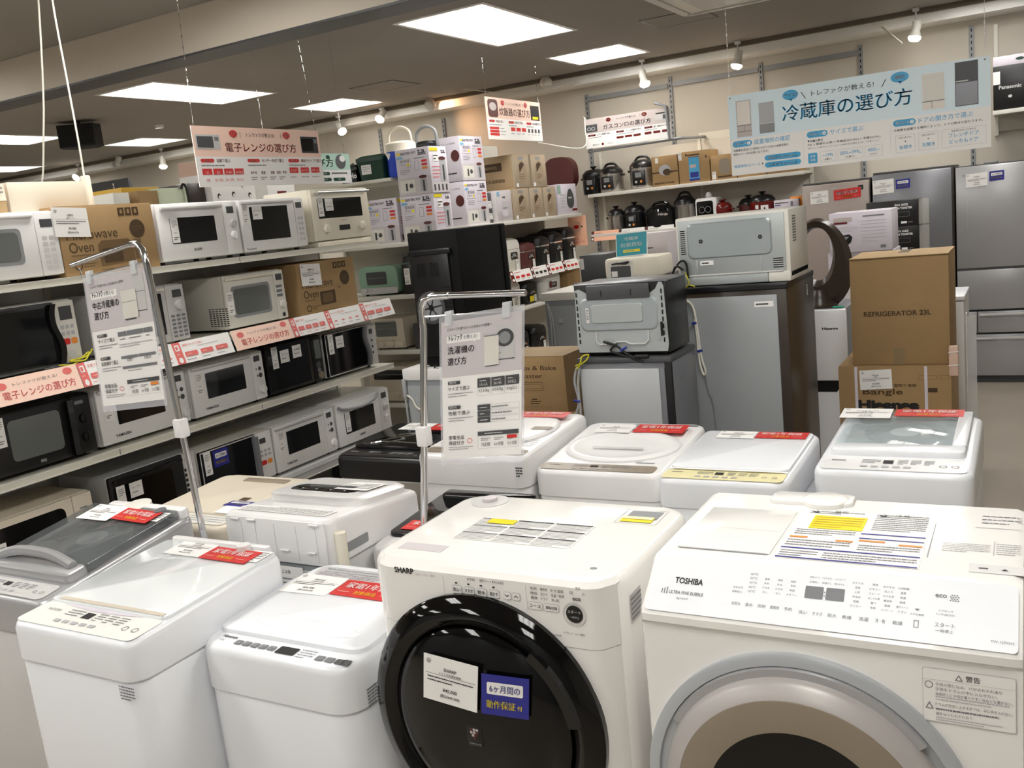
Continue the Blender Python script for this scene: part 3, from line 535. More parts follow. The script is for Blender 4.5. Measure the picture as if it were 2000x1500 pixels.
rail(4.13, 4.455, 'b', 'white price rail, second from the right end of the shelf')
rail(4.455, 4.77, 'c', 'white price rail sticking out at the right end of the shelf')

XM = XF-.02
def put(y, z, dx=0): return (XM-dx, y, z)
G = None
# top row
microwave('white microwave with grey window at the left end of the top shelf', put(2.06, SH[0]), w=.505, h=.27, win='mgrey', wr=(.06, .2, .66, .74), pw=.2, handle='lip', hcol='white', disp=(.22, .76, .78, .89),
          grid=(.2, .08, .85, .66, 2, 6, 'lgrey'))
def carton(name, label, loc, rot, w, d, h, m='kraft', group=None, cat='carton', lid=True):
    t = thing(name, label, cat, loc, rot, group)
    b = MB().box(0, w, 0, d, 0, h, m, .003); b.build('carton_body', t)
    if lid: q = MB().box(.002, w-.002, .002, d/2-.001, h-.0005, h+.0025, m); q.box(.002, w-.002, d/2+.001, d-.002, h-.0005, h+.0025, m); q.build('flap', t)
    return t
def oven_carton(label, y, z, w, h, dx, big, brand, w2=.02):
    t = carton('oven_carton', label, put(y, z, dx), R(90), w, .36, h)
    m = front((0, -.0005, 0)); m.text('Microwave', w*.06, h*.52, h*.14, 'brownink', 1, w=w*.52, bold=-.002, res=4); m.text('Oven', w*.07, h*.33, h*.15, 'brownink', 1, w=w*.24, res=4)
    x = w*.62
    for k in range(3): m.rect(x+k*w*.078, h*.83, x+k*w*.078+w*.066, h*.95, 'brownink', 1); m.rect(x+k*w*.078+.01, h*.86, x+k*w*.078+w*.066-.01, h*.9, 'kraft', 2); m.ell(x+k*w*.078+w*.033, h*.91, .006, .005, 'kraft', 2, 8)
    m.poly([((w*.8)+(w*.088 if i % 2 else w*.08)*math.cos(i*math.pi/24), h*.62+(w*.088 if i % 2 else w*.08)*math.sin(i*math.pi/24)) for i in range(48)], 'brownink', .001); m.greek(w*.745, h*.57, w*.855, h*.67, 3, 'kraftdark', 2)
    if big:
        m.poly([(w*.36, h*.1), (w*.36, h*.42), (w*.4, h*.48), (w*.68, h*.48), (w*.73, h*.42), (w*.73, h*.14), (w*.4, h*.1)], 'kraftdark', .001); m.rect(w*.4, h*.16, w*.6, h*.36, 'brownink', 2); m.rect(w*.74, h*.16, w*.82, h*.46, 'kraftdark', 1)
    else: m.rect(w*.34, h*.16, w*.6, h*.42, 'brownink', 1); m.rect(w*.37, h*.2, w*.55, h*.38, 'kraftdark', 2); m.rect(w*.66, h*.44, w*.7, h*.46, 'brownink', 1); m.rect(w*.3, h*.495, w*.7, h*.498, 'brownink', 1)
    m.ring(w*.13, h*.14, .02, .02, .006, 'brownink', 1); m.greek(w*.18, h*.1, w*.32, h*.18, 2, 'kraftdark', 1); m.greek(w*.08, h*.27, w*.32, h*.31, 1, 'kraftdark', 1); m.greek(w*.35, h*.035, w*.8, h*.06, 1, 'brownink', 1)
    m.build('print', t)
    price_card(t, (-w2, -.004, h*.58), (1, 0, -.06), (0, 0, 1), .17, .125, brand, '電子レンジ', '¥5,980', '(税込¥6,578)')
    return t
oven_carton('kraft carton printed Microwave Oven on the top shelf, large oven picture', 2.566, SH[0], .5, .295, .0, True, 'HIRO')
oven_carton('small kraft Microwave Oven carton at the right end of the second shelf', 4.005, SH[1], .515, .3, .02, False, 'WINPLUS', -.03)
microwave('white microwave with silver top handle and two knobs beside the large kraft carton', put(3.09, SH[0]), w=.52, h=.275, wr=(.13, .28, .68, .73), pw=.2, hcol='lgrey', disp=(.25, .78, .72, .91), knobs=((.55, .58, .021, 'lgrey'), (.55, .36, .022, 'white')),
          brand='SHARP', bpos=(.42, .13), tags=((.135, .3),), logo='ink', wround=.006)
microwave('white oven with wide black window, left of the cream oven', put(3.622, SH[0]), w=.5, h=.275, wr=(.14, .2, .72, .84), pw=.16, handle='lip', hcol='lgrey', disp=(.15, .8, .75, .92), grid=(.2, .12, .8, .66, 2, 5, 'lgrey'),
          tags=((.03, .52),), cards=((.18, .6, 'オーブン'),), wround=.004, brand='Panasonic', bpos=(.1, .03))
t = microwave('cream oven with metal bar handle and two dials, right end of top shelf', put(4.19, SH[0]), w=.53, h=.3, body='cream', wr=(.09, .42, .86, .8), pw=0, handle='bar', hcol='alu', tags=((.1, .46),), cards=((.22, .56, 'オーブン'),), wround=.006, foot=.03)
m = front((0, -.001, 0)); m.rr(.22, .085, .32, .115, 'black', .003); m.text('BALMUDA', .27, .14, .008, 'inkgrey', 1, 'c'); m.build('display', t)
for x in (.1, .44): m = MB().frame((x, 0, .1), (1, 0, 0), (0, 0, 1)); m.lathe([(.026, 0), (.026, .005), (.022, .018), (.01, .02)], (0, 0, 0), 'cream', n=20); m.ring(0, 0, .027, .027, .003, 'inklight', 6); m.build('knob', t)
MB().box(.02, .51, .0, .34, 0, .028, 'cream', .006).build('base', t)
# second row
microwave('white microwave with black door and red start button on the second shelf', put(2.09, SH[1], .02), w=.5, h=.275, door='black', win='gblack', wr=(.02, .06, .74, .9), pw=.2, panel='offwhite', handle='scurve', hcol='gblack', disp=(.2, .7, .8, .92), grid=(.15, .45, .85, .66, 3, 2, 'inklight'), redbtn=True, dots=((.5, .14, .02, 'lgrey'),), edge='dgrey')
m = MB().tube(arc([(.36, -.02, .02), (.42, -.03, .012), (.47, -.02, .03), (.52, -.01, .05), (.48, -.03, .02), (.41, -.025, .03), (.5, -.02, .035), (.54, -.01, .06)], 5), .0035, 'earth', 6); m.tube(arc([(.3, -.01, .012), (.4, -.02, .016), (.5, -.01, .012), (.55, .02, .02)], 5), .006, 'cord', 6); m.build('earth_wire', bpy.data.objects['microwave_oven.004'])
microwave('light grey microwave with key pad and dial, behind the fridge guide stand', put(2.72, SH[1], .02), w=.475, h=.275, body='lgrey', wr=(.16, .14, .7, .86), pw=.24, handle='lip', hcol='offwhite', disp=(.34, .78, .82, .92), grid=(.1, .06, .95, .5, 3, 6, 'inkgrey'), knobs=((.6, .64, .026, 'lgrey'),), wround=.004)
microwave('pale grey microwave with side vents and grey window on the second shelf', put(3.46, SH[1], .03), w=.45, h=.275, d=.37, body='offwhite', win='mgrey', wr=(.1, .18, .73, .78), pw=.18, handle='lip', hcol='cream', disp=(.2, .8, .8, .93), grid=(.12, .46, .9, .74, 1, 3, 'inkgrey'), knobs=((.55, .3, .022, 'offwhite'),), dots=((.55, .08, .012, 'ink'),), vents=(.24, .02, 6, 9), tags=((.02, .25),))
# third row
microwave('all black microwave with two small knobs at the left of the third shelf', put(2.09, SH[2], .02), w=.49, h=.265, body='black', win='greywin', wr=(.2, .18, .68, .82), pw=.2, handle='side', hcol='gblack', disp=None, knobs=((.5, .6, .022, 'black'), (.5, .28, .022, 'black')), brand='IRIS', bpos=(.46, .06), tags=((.08, .45),), logo='inklight', grid=(.2, .85, .8, .95, 1, 1, 'inkgrey'))
def yam(label, y, z, dx=.02):
    return microwave(label, put(y, z, dx), w=.51, h=.265, wr=(.19, .3, .71, .79), pw=.17, handle='lip', hcol='lgrey', disp=(.2, .8, .7, .92), dots=((.6, .64, .011, 'dgrey'), (.6, .5, .013, 'dgrey'), (.35, .5, .006, 'inkgrey'), (.3, .64, .005, 'inkgrey')), knobs=((.62, .2, .024, 'white'),), brand='YAMAZEN', bpos=(.22, .1), tags=((.06, .4),), wround=.005, logo='ink')
yam('white microwave with dark window below the hanging fridge guide sheet', 2.605, SH[2])
yam('white microwave with dark window right of the chrome pole on the third shelf', 3.14, SH[2])
microwave('black microwave with a copper dial on the third shelf', put(3.68, SH[2], .03), w=.46, h=.27, body='black', win='gblack', wr=(.03, .06, .74, .94), pw=.2, handle=None, disp=(.3, .5, .85, .92), dots=((.5, .36, .02, 'dgrey'), (.5, .24, .015, 'inkgrey')), knobs=((.6, .12, .022, 'taupe'),), tags=((.1, .5),), cards=((.24, .58, 'フラット'), (.46, .62, '未使用')), wround=.004)
microwave('black door microwave with wavy silver handle, right end of the third shelf', put(4.16, SH[2], .02), w=.49, h=.265, body='lgrey', door='black', win='gblack', wr=(.03, .06, .76, .94), pw=.2, panel='lgrey', handle='scurve', hcol='silverdark', disp=(.3, .76, .65, .88), dots=((.5, .6, .008, 'ink'), (.5, .45, .008, 'ink'), (.5, .3, .008, 'ink')), tags=((.06, .5),), cards=((.2, .6, 'オーブン'),), edge='lgrey')
# bottom row
microwave('beige microwave with one large dial at the left end of the bottom shelf', put(2.0, SH[3], .0), w=.49, h=.27, body='beige', door='beige', win='gblack', wr=(.03, .06, .72, .86), pw=.2, handle=None, disp=None, knobs=((.5, .52, .03, 'beige'),), grid=(.3, .76, .8, .8, 1, 1, 'inkgrey'), tags=((.06, .2),), wround=.03)
microwave('silver microwave with black door and narrow button strip on the bottom shelf', put(2.58, SH[3], .0), w=.5, h=.29, body='steel', door='black', win='gblack', wr=(.03, .1, .7, .82), pw=.16, panel='lgrey', handle='top', hcol='gblack', disp=(.15, .8, .6, .93), grid=(.0, .06, .28, .78, 1, 8, 'ink'), dots=((.55, .66, .014, 'mgrey'), (.55, .42, .012, 'dgrey')), tags=((.06, .4),), cards=((.2, .56, 'オーブン'),))
microwave('white microwave with black door and blue guarantee sticker, bottom shelf', put(3.1, SH[3], .0), w=.505, h=.265, body='offwhite', door='black', win='gblack', wr=(.03, .04, .72, .95), pw=.23, panel='white', handle='side', hcol='silverdark', disp=(.2, .76, .6, .87), grid=(.15, .48, .9, .66, 3, 2, 'inklight'), redbtn=True, blue=(.17, .6), tags=((.05, .5),), edge='lgrey')
yam('white microwave with dark window, second from the right on the bottom shelf', 3.62, SH[3], .0)
microwave('white microwave with curved grey handle, right end of the bottom shelf', put(4.15, SH[3], .0), w=.525, h=.27, wr=(.13, .24, .68, .72), pw=.2, handle='curve', hcol='mgrey', disp=(.22, .78, .72, .92), knobs=((.5, .56, .02, 'lgrey'), (.5, .28, .022, 'white')), brand='SHARP', bpos=(.42, .1), tags=((.14, .28),), logo='ink', wround=.005)

# ================================================================ TOP-LOADING WASHERS (front on local -Y)
def washer(label, loc, rot=0, w=.5, d=.52, hf=.85, hb=.88, body='white', top=None, rim=.11, lid=None, lidm='white', lidr=.03, lidh=.012, panel=None, seam='lgrey', taper=.012, rc=.045, lower=None):
    t = thing('washing_machine', label, 'washing machine', loc, rot)
    top = top or body; lower = lower or body
    zs = hf-rim
    q = lambda i, z: [(x, y, z) for x, y in rrect(i, w-i, i, d-i, rc, 6)]
    MB().loft([q(taper+.012, .03), q(taper+.004, .05), q(taper*.5, zs*.5), q(.004, zs-.008), q(.008, zs)], lower).build('body', t)
    for fx in (.07, w-.07):
        for fy in (.08, d-.08): MB().cyl((fx, fy, 0), .025, .04, 'rubber', n=12).build('foot', t)
    sl = (hb-hf)/d
    qs = lambda i, o: [(x, y, hf+sl*y-o) for x, y in rrect(i, w-i, i, d-i, rc, 6)]
    MB().loft([q(.004, zs-.001), q(0, zs+.004), qs(0, .02), qs(.003, .008), qs(.009, .002), qs(.018, 0)], top).build('top_cover', t)
    fr = dict(o=(0, 0, hf), r=(1, 0, 0), u=(0, d, hb-hf)); T = lambda: MB().frame(fr['o'], fr['r'], fr['u'])
    t_top = lambda x, y, o=.0: V((0, 0, hf))+V((x, 0, 0))+V((0, d, hb-hf)).normalized()*y+V((1, 0, 0)).cross(V((0, d, hb-hf)).normalized())*o
    L = None
    if lid:
        x0, x1, y0, y1 = lid; m = T()
        if lidm in ('glass', 'tintglass', 'smoked'):
            m.slab(x0+.02, x1-.02, y0+.02, y1-.02, 0, .002, 'mgrey' if lidm == 'glass' else 'dgrey', lidr); m.ell((x0+x1)/2, (y0+y1)/2, (x1-x0)*.33, (y1-y0)*.36, 'drumsteel', 3); m.ell((x0+x1)/2, (y0+y1)/2, (x1-x0)*.27, (y1-y0)*.3, 'dgrey', 4); m.ell((x0+x1)/2, (y0+y1)/2, (x1-x0)*.12, (y1-y0)*.13, 'lgrey', 5); m.build('tub', t); m = T()
            m.slab(x0, x1, y0, y1, .006, .006+lidh, lidm, lidr)
        else: m.slab(x0, x1, y0, y1, -.001, lidh, lidm, lidr, .006)
        L = m.build('lid', t)
    P = None
    if panel:
        x0, x1, y0, y1, c = panel; m = T(); m.rr(x0, y0, x1, y1, c, min(.02, (y1-y0)*.3), 1.5)
        P = (x0, x1, y0, y1)
        w_ = x1-x0; h_ = y1-y0; ink = 'inkgrey' if c not in ('satin', 'black', 'gblack') else 'inklight'
        m.text('NITORI', x0+w_*.1, y0+h_*.6, h_*.1, ink, 3) if c == 'ivory' else m.greek(x0+w_*.06, y0+h_*.6, x0+w_*.2, y0+h_*.72, 1, ink, 3, .8)
        m.rect(x0+w_*.43, y0+h_*.5, x0+w_*.5, y0+h_*.75, 'ink', 3)
        for k in range(5): m.rr(x0+w_*(.28+.075*k), y0+h_*.2, x0+w_*(.33+.075*k), y0+h_*.32, 'inklight' if ink == 'inkgrey' else 'dgrey', .003, 3)
        for k in range(3): m.greek(x0+w_*(.53+.09*k), y0+h_*.45, x0+w_*(.6+.09*k), y0+h_*.82, 4, ink, 3)
        m.greek(x0+w_*.28, y0+h_*.5, x0+w_*.41, y0+h_*.8, 3, ink, 3)
        for k in range(2): m.ring(x0+w_*(.84+.08*k), y0+h_*.42, h_*.09, h_*.09, h_*.02, ink, 3, 14)
        m.build('control_panel', t)
    return t, T, t_top, L
X1, U1 = (1, 0, 0), lambda d, s: (0, d, s)

# front row --------------------------------------------------------------------------------
t, T, P, L = washer('silver washing machine with smoked glass lid at the far left of the front row', (-2.875, 1.45, 0), w=.485, d=.56, hf=.83, hb=.905, body='lgrey', top='silverpaint', lid=(.03, .455, .165, .53), lidm='tintglass', lidr=.015, lidh=.022, panel=(.04, .44, .012, .09, 'lgrey'))
m = T(); m.slab(.03, .455, .1, .175, 0, .028, 'silverpaint', .02, .008); m.tube(arc([(.06, .15, .03), (.15, .165, .05), (.3, .165, .05), (.42, .15, .03)], 5), .016, 'silverpaint', 8); m.build('lid_handle', t)
m = T(); m.cyl((.4, .5, .02), .02, .02, 'silverdark'); m.build('hinge', t)
m = T(); m.lathe([(.05, 0), (.05, .03), (.03, .035)], (.24, .535, .0), 'offwhite'); m.slab(.1, .47, .52, .56, 0, .03, 'white', .018, .01); m.build('rear_cover', t)
price_card(t, P(.09, .41, .032), X1, (0, .56, .085), .15, .1, 'AQUA', '全自動洗濯機'); red_sticker(t, P(.245, .425, .034), (1, -.06, 0), (0, .56, .085), .18, .075)
m = T(); m.rect(.37, .44, .45, .5, 'paper', 31); m.greek(.375, .445, .445, .495, 4, 'inkgrey', 32); m.build('caution_label', t)
m = front((.465, -.001, .62)); m.greek(-.02, 0, .0, .1, 8, 'darkred', 1); m.rect(-.02, .1, .0, .108, 'darkred', 1); m.build('side_label', t)

t, T, P, L = washer('white washing machine with frosted lid and cream panel, second from left in front row', (-2.372, 1.325, 0), w=.487, d=.55, hf=.84, hb=.868, body='coolwhite', rim=.105, lid=(.012, .472, .122, .535), lidm='frost', lidr=.02, lidh=.009, panel=(.016, .471, .014, .125, 'ivory'), rc=.05)
m = T(); m.poly([(.05, .126)]+[(.05+.38*k/16, .126-.02*math.sin(math.pi*k/16)) for k in range(17)]+[(.43, .126)], 'lilac', .0025); m.rect(.05, .127, .46, .142, 'beige', 10.5); m.build('lid_grip', L)
price_card(t, P(.1, .44, .011), X1, (0, .55, .028), .15, .105, 'NITORI', '全自動洗濯機', '¥15,000', '(税込¥16,500)'); red_sticker(t, P(.255, .435, .013), (1, -.02, 0), (0, .55, .028), .185, .078)
m = T(); m.rect(.4, .45, .47, .52, 'paper', 12); m.greek(.405, .455, .465, .515, 5, 'inkgrey', 13); m.build('caution_label', t)
m = T(); m.slab(.04, .44, .525, .548, 0, .02, 'white', .01); m.cyl((.36, .515, .01), .02, .018, 'white', n=16); m.build('rear_cover', t)
m = front((.4, .0, .69)); m.greek(.02, 0, .075, .04, 5, 'inkgrey', 1, .7, .08); m.build('side_label', t)
m = MB().frame((.4875, .3, .72), (0, 1, 0), (0, 0, 1)); m.rr(0, 0, .03, .03, 'mgrey', .003, 1); m.rr(.004, .004, .026, .026, 'lilac', .003, 2); m.build('side_clip', t)

t, T, P, L = washer('white washing machine with grey buttons and black display, left of the black-door machine', (-1.888, 1.505, 0), w=.505, d=.52, hf=.76, hb=.785, body='coolwhite', rim=.12, lid=(.012, .493, .075, .4), lidm='coolwhite', lidr=.035, lidh=.012, rc=.07)
m = T(); m.loft([[(.27+a*math.cos(2*math.pi*k/24), .14+b*math.sin(2*math.pi*k/24), z) for k in range(24)] for a, b, z in ((.17, .035, .0125), (.16, .03, .0145), (.14, .02, .0125), (.1, .01, .0115))], 'coolwhite'); m.build('lid_grip', L)
m = T()
m.text('Hisense', .055, .052, .012, 'ink', 2, bold=.02); m.text('7.0kg', .055, .035, .009, 'inkgrey', 2)
for k in range(5): m.rr(.115+k*.028, .03, .138+k*.028, .05, 'inkgrey', .003, 2); m.greek(.118+k*.028, .033, .135+k*.028, .047, 2, 'inklight', 3)
m.rr(.258, .025, .318, .057, 'satin', .003, 2)
m.greek(.325, .02, .375, .062, 4, 'inkgrey', 2, .4, .1)
for k, c in enumerate(('inkgrey', 'inkgrey', 'dgrey')): m.rr(.385+k*.03, .025, .41+k*.03, .046, c, .003, 2)
m.rr(.465, .025, .488, .048, 'dgrey', .003, 2); m.build('control_panel', t)
price_card(t, P(.03, .29, .013), (1, .05, 0), (0, .52, .025), .165, .115, 'Hisense', '全自動洗濯機', '¥26,000', '(税込¥28,600)'); red_sticker(t, P(.2, .31, .014), (1, .0, 0), (0, .52, .025), .215, .09)
m = T(); m.slab(.05, .46, .41, .47, 0, .012, 'lgrey', .02); m.greek(.08, .43, .45, .46, 2, 'inklight', 14); m.rect(.06, .4, .47, .43, 'greige', 13); m.greek(.07, .405, .46, .428, 3, 'inkgrey', 14, .4, .02); m.build('caution_label', t)
m = MB().frame((.5055, .06, .64), (0, 1, 0), (0, 0, 1)); m.greek(0, 0, .05, .05, 6, 'inkgrey', 1, .6, .12); m.build('side_label', t)

# second row, seen from the back -----------------------------------------------------------------
t, T, P, L = washer('beige washing machine turned away, behind the frosted lid machine', (-2.345, 2.56, 0), R(180), w=.46, d=.5, hf=.86, hb=.835, body='beige', rim=.1, lid=(.02, .44, .04, .4), lidm='beige', lidr=.04, lidh=.01)
m = T(); m.slab(.08, .3, .06, .1, .008, .013, 'taupe', .01); m.rect(.1, .25, .14, .28, 'brownink', 11); m.build('lid_grip', L)
m = T(); m.rr(.03, .4, .44, .475, 'offwhite', .02, 2); m.greek(.05, .41, .4, .46, 3, 'inklight', 3, .4, .02); m.cyl((.36, .46, .0), .022, .016, 'offwhite'); m.build('rear_cover', t)
blue_sticker(t, P(.16, .335, .012), (-1, 0, 0), (0, -1, 0), .11, .05); m = T(); m.rect(.04, .33, .14, .4, 'paper', 12); m.build('paper_sheet', t)
m = MB().frame((.0, .5, .0), (-1, 0, 0), (0, 0, 1)); m.ell(-.12, .76, .008, .008, 'hole', 1); m.build('inlet_hole', t)

t, T, P, L = washer('white washing machine seen from its back, with a black window in the lid', (-1.865, 2.53, 0), R(180), w=.455, d=.48, hf=.855, hb=.905, body='white', lower='lgrey', rim=.1, rc=.035)
m = T()
m.loft([[(x, y, z) for x, y in rrect(.02+i, .435-i, .03+i*.5, .3+i, .05, 5)] for i, z in ((0, 0), (0, .02), (.02, .03))], 'white'); m.build('lid', t)
m = T(); m.slab(.1, .38, .16, .25, .028, .033, 'gblack', .03); [m.ell(.14+k*.06, .235, .004, .004, 'paper', 34, 8) for k in range(4)]; m.slab(.13, .33, .17, .2, .033, .036, 'dgrey', .01); m.build('lid_window', t)
m = T(); m.rect(.06, .1, .2, .22, 'paper', 35); m.greek(.07, .12, .19, .2, 4, 'inkgrey', 36); m.build('price_card', t)
m = T(); m.rect(.05, .38, .42, .45, 'paper', 2); m.greek(.06, .385, .41, .445, 5, 'inkgrey', 3, .4, .03); m.build('caution_label', t)
m = MB().frame((.455, .481, 0), (-1, 0, 0), (0, 0, 1)); m.box(.02, .435, .755, .895, 0, .006, 'white', .003)
for x, z in ((.05, .885), (.12, .885), (.38, .885), (.1, .8), (.25, .795), (.36, .795)): m.box(x, x+.035, z, z+.006, .006, .014, 'white', .002)
for x in (.09, .15, .23, .32, .4): m.rect(x, .765, x+.0015, .88, 'inklight', 6.5)
m.build('rear_panel', t)
m = MB().frame((.455, .485, 0), (-1, 0, 0), (0, 0, 1)); m.lathe([(.022, 0), (.022, .03), (.014, .032)], (.005, .7, .0), 'taupe'); m.tube([(.0, .7, .02), (.0, .73, .03), (.01, .76, .035)], .006, 'taupe'); m.box(-.012, .02, .755, .775, .028, .046, 'taupe', .004); [m.box(x, x+.003, .775, .8, .034, .04, 'steel') for x in (-.006, .008)]; m.build('power_plug', t)
m = MB().frame((.455, .482, 0), (-1, 0, 0), (0, 0, 1)); m.box(.012, .443, .35, .75, 0, .004, 'greyback'); m.box(.05, .42, .728, .735, .004, .008, 'lgrey'); m.rect(.19, .5, .33, .745, 'paper', 9); m.text('ご注意', .26, .72, .012, 'ink', 10, 'c'); m.greek(.2, .51, .32, .71, 14, 'inkgrey', 10, .45, .05); m.build('back_plate', t)
m = MB().tube([(-.012, .46, .3), (-.015, .455, .86)], .018, 'cream', 12); m.build('drain_hose', t)
m = MB().frame((0, .36, .8), (0, 1, 0), (0, 0, 1)); m.T = MB().frame((-.001, .44, .78), (0, -1, 0), (0, 0, 1)).T; m.rr(0, 0, .13, .03, 'mgrey', .006, 1); m.build('side_vent', t)

t, T, P, L = washer('white washing machine with glossy black top and red sticker, behind the black-door machine', (-1.395, 2.655, 0), R(180), w=.46, d=.46, hf=.80, hb=.765, body='white', rim=.13, lid=(.015, .445, .02, .37), lidm='gblack', lidr=.03, lidh=.014)
red_sticker(t, P(.41, .34, .016), (-1, 0, 0), (0, -1, .05), .2, .075)
m = T(); m.slab(.06, .42, .02, .08, .013, .03, 'gblack', .02, .008); m.build('lid_handle', t)
m = MB().frame((.46, .461, 0), (-1, 0, 0), (0, 0, 1)); m.ell(.07, .7, .018, .02, 'hole', 1); m.ell(.05, .61, .006, .006, 'hole', 1); m.poly([(.085, .58), (.1, .58), (.1, .62), (.093, .625)], 'hole', .001); m.cyl((.08, .72, .0), .014, .015, 'black'); m.build('rear_inlet', t)

# third row ---------------------------------------------------------------------------------------
t, T, P, L = washer('black and bronze washing machine with glossy black lid at the left of the third row', (-2.59, 2.93, 0), w=.485, d=.47, hf=.835, hb=.855, body='satin', lower='brushed', top='satin', rim=.095, lid=(.02, .465, .11, .45), lidm='gblack', lidr=.03, lidh=.016, panel=(.02, .465, .015, .09, 'satin'))
price_card(t, P(.1, .34, .018), X1, (0, .47, .02), .15, .1, 'Hisense', '全自動洗濯機'); red_sticker(t, P(.255, .345, .018), X1, (0, .47, .02), .2, .09)
m = T(); m.tube(arc([(.1, .14, .014), (.16, .16, .018), (.35, .15, .018), (.43, .16, .014)], 5), .005, 'chrome', 6); m.build('lid_handle', L)
t, T, P, L = washer('white washing machine with beige band panel behind the washer guide sheet', (-2.065, 2.79, 0), w=.475, d=.58, hf=.9, hb=.93, body='white', rim=.115, panel=(.02, .455, .03, .095, 'taupe'))
m = T(); m.lathe([(.2, 0), (.2, .006), (.19, .012), (.17, .014)], (.237, .33, 0), 'white', sx=1.02, sy=1.05, n=40); m.rect(.1, .14, .375, .165, 'taupe', 15); m.rect(.35, .3, .43, .34, 'taupe', 15); m.build('lid', t)
red_sticker(t, P(.2, .46, .016), X1, (0, .58, .03), .22, .075); price_card(t, P(.05, .46, .015), X1, (0, .58, .03), .14, .09, 'Panasonic', '全自動洗濯機')
m = T(); m.greek(.32, .11, .44, .22, 5, 'inklight', 2, .4, .03); m.build('caution_label', t)
m = front((.33, -.001, .62)); m.rect(0, 0, .09, .13, 'lgrey', 1); m.poly([(.005, .1), (.025, .1), (.015, .12)], 'inkgrey', .002); m.greek(.03, .02, .085, .12, 7, 'inkgrey', 2); m.build('front_label', t)
m = front((.44, 0, .83)); m.greek(0, 0, .028, .04, 4, 'dgrey', 2, .8, .2); m.build('corner_label', t)
t, T, P, L = washer('white washing machine with round lid and beige panel strip, middle of the third row', (-1.58, 2.83, 0), w=.485, d=.54, hf=.85, hb=.895, body='white', rim=.1, panel=(.02, .455, .012, .075, 'taupe'))
m = T(); m.lathe([(.19, 0), (.19, .008), (.18, .014), (.16, .014), (.15, .01), (.1, .008)], (.25, .25, 0), 'white', sx=1.15, sy=.85, n=44); m.rect(.15, .2, .35, .215, 'lgrey', 16); m.build('lid', t)
price_card(t, P(.08, .37, .016), X1, (0, .54, .045), .15, .09, 'SHARP', '全自動洗濯機'); red_sticker(t, P(.24, .38, .016), X1, (0, .54, .045), .2, .09)
m = T(); m.ell(.22, .5, .025, .014, 'mgrey', 2); m.rect(.33, .5, .46, .515, 'inkgrey', 2); m.rect(.36, .1, .43, .105, 'inkgrey', 2); m.build('inlet', t)
m = front((.32, -.001, .69)); m.rect(0, 0, .1, .035, 'lgrey', 1); m.greek(.003, .003, .08, .032, 3, 'inkgrey', 2); m.rect(.085, .004, .097, .016, 'ink', 2); m.build('front_label', t)
t, T, P, L = washer('white washing machine with flat lid and pale yellow panel in the third row', (-1.085, 2.75, 0), w=.425, d=.56, hf=.865, hb=.885, body='coolwhite', rim=.1, lid=(.02, .41, .1, .52), lidm='coolwhite', lidr=.025, lidh=.012, panel=(.015, .41, .01, .1, 'lemon'), rc=.05)
m = T(); m.rect(.02, .09, .41, .1, 'paper', 6); m.build('lid_edge', L)
price_card(t, P(.08, .42, .014), X1, (0, .56, .02), .14, .085, 'HITACHI', '全自動洗濯機'); red_sticker(t, P(.215, .43, .014), X1, (0, .56, .02), .18, .075)
m = front((.28, -.004, .75)); m.box(0, .026, 0, .014, -.01, .01, 'ink', .003); [m.box(x, x+.002, .014, .034, -.002, .004, 'steel') for x in (.004, .02)]; m.build('power_plug', t)
t, T, P, L = washer('white washing machine with clear glass lid, rightmost of the third row', (-.612, 2.885, 0), w=.458, d=.63, hf=.875, hb=.905, body='coolwhite', rim=.115, lid=(.03, .428, .21, .6), lidm='glass', lidr=.02, lidh=.014, panel=(.02, .438, .015, .14, 'white'))
m = T(); m.slab(.03, .428, .15, .225, 0, .022, 'coolwhite', .02, .008); m.slab(.385, .428, .22, .6, .002, .024, 'coolwhite', .008); m.build('lid_frame', L)
price_card(t, P(.0, .5, .024), X1, (0, .63, .045), .17, .11, 'アイリスオーヤマ', '全自動洗濯機'); red_sticker(t, P(.18, .53, .024), X1, (0, .63, .03), .22, .085)
m = front((.25, -.001, .715)); m.greek(0, 0, .08, .01, 1, 'ink', 1, .8, .05); m.rect(.02, -.02, .12, -.018, 'peach', 1); m.build('front_label', t)

# ================================================================ DRUM MACHINE WITH THE BLACK DOOR
t = thing('drum_washing_machine', 'white front-loading washer dryer with a black round door in the front row', 'washing machine', (-1.36, 1.6, 0))
w, d, h = .63, .48, 1.012
q = lambda i, z, f=0: [(x, max(y, f) if f else y, z) for x, y in rrect(i, w-i, i, d-i, .06, 6)]
MB().loft([q(.012, .03), q(.0, .06), q(0, h-.02), q(.004, h-.008), q(.009, h-.002), q(.018, h)], 'gloss').build('body', t)
for fx in (.07, w-.07):
    for fy in (.08, d-.08): MB().cyl((fx, fy, 0), .025, .04, 'rubber', n=12).build('foot', t)
m = MB()      # front fascia
m.loft([[(x, y, z) for x, y in ((.004, .07), (.02, .02), (.045, -.01), (.075, -.02), (w-.06, -.02), (w-.035, -.012), (w-.012, .02), (w-.004, .07))] for z in (.06, .868)], 'gloss'); m.build('front_panel', t)
m = MB().loft([[(x, y, z) for x, y in ((.006, .07), (.024, .02), (.05, -.011), (.078, -.021), (w-.058, -.021), (w-.034, -.012), (w-.011, .02), (w-.003, .07))] for z in (.8695, 1.001)]+[[(x, y, 1.0115) for x, y in ((.014, .08), (.032, .03), (.058, -.0), (.084, -.01), (w-.064, -.01), (w-.042, -.002), (w-.019, .03), (w-.011, .08))]], 'gloss'); m.build('control_fascia', t)
m = front((0, -.0215, 0))
m.rect(.228, .871, .229, .996, 'inklight', 1); m.rect(.434, .94, .435, .996, 'inklight', 1)
m.text('SHARP', .098, .99, .014, 'ink', 1, w=.052, bold=.03, res=3); m.text('LEFT  イオン  脱臭', .155, .989, .006, 'inklight', 1)
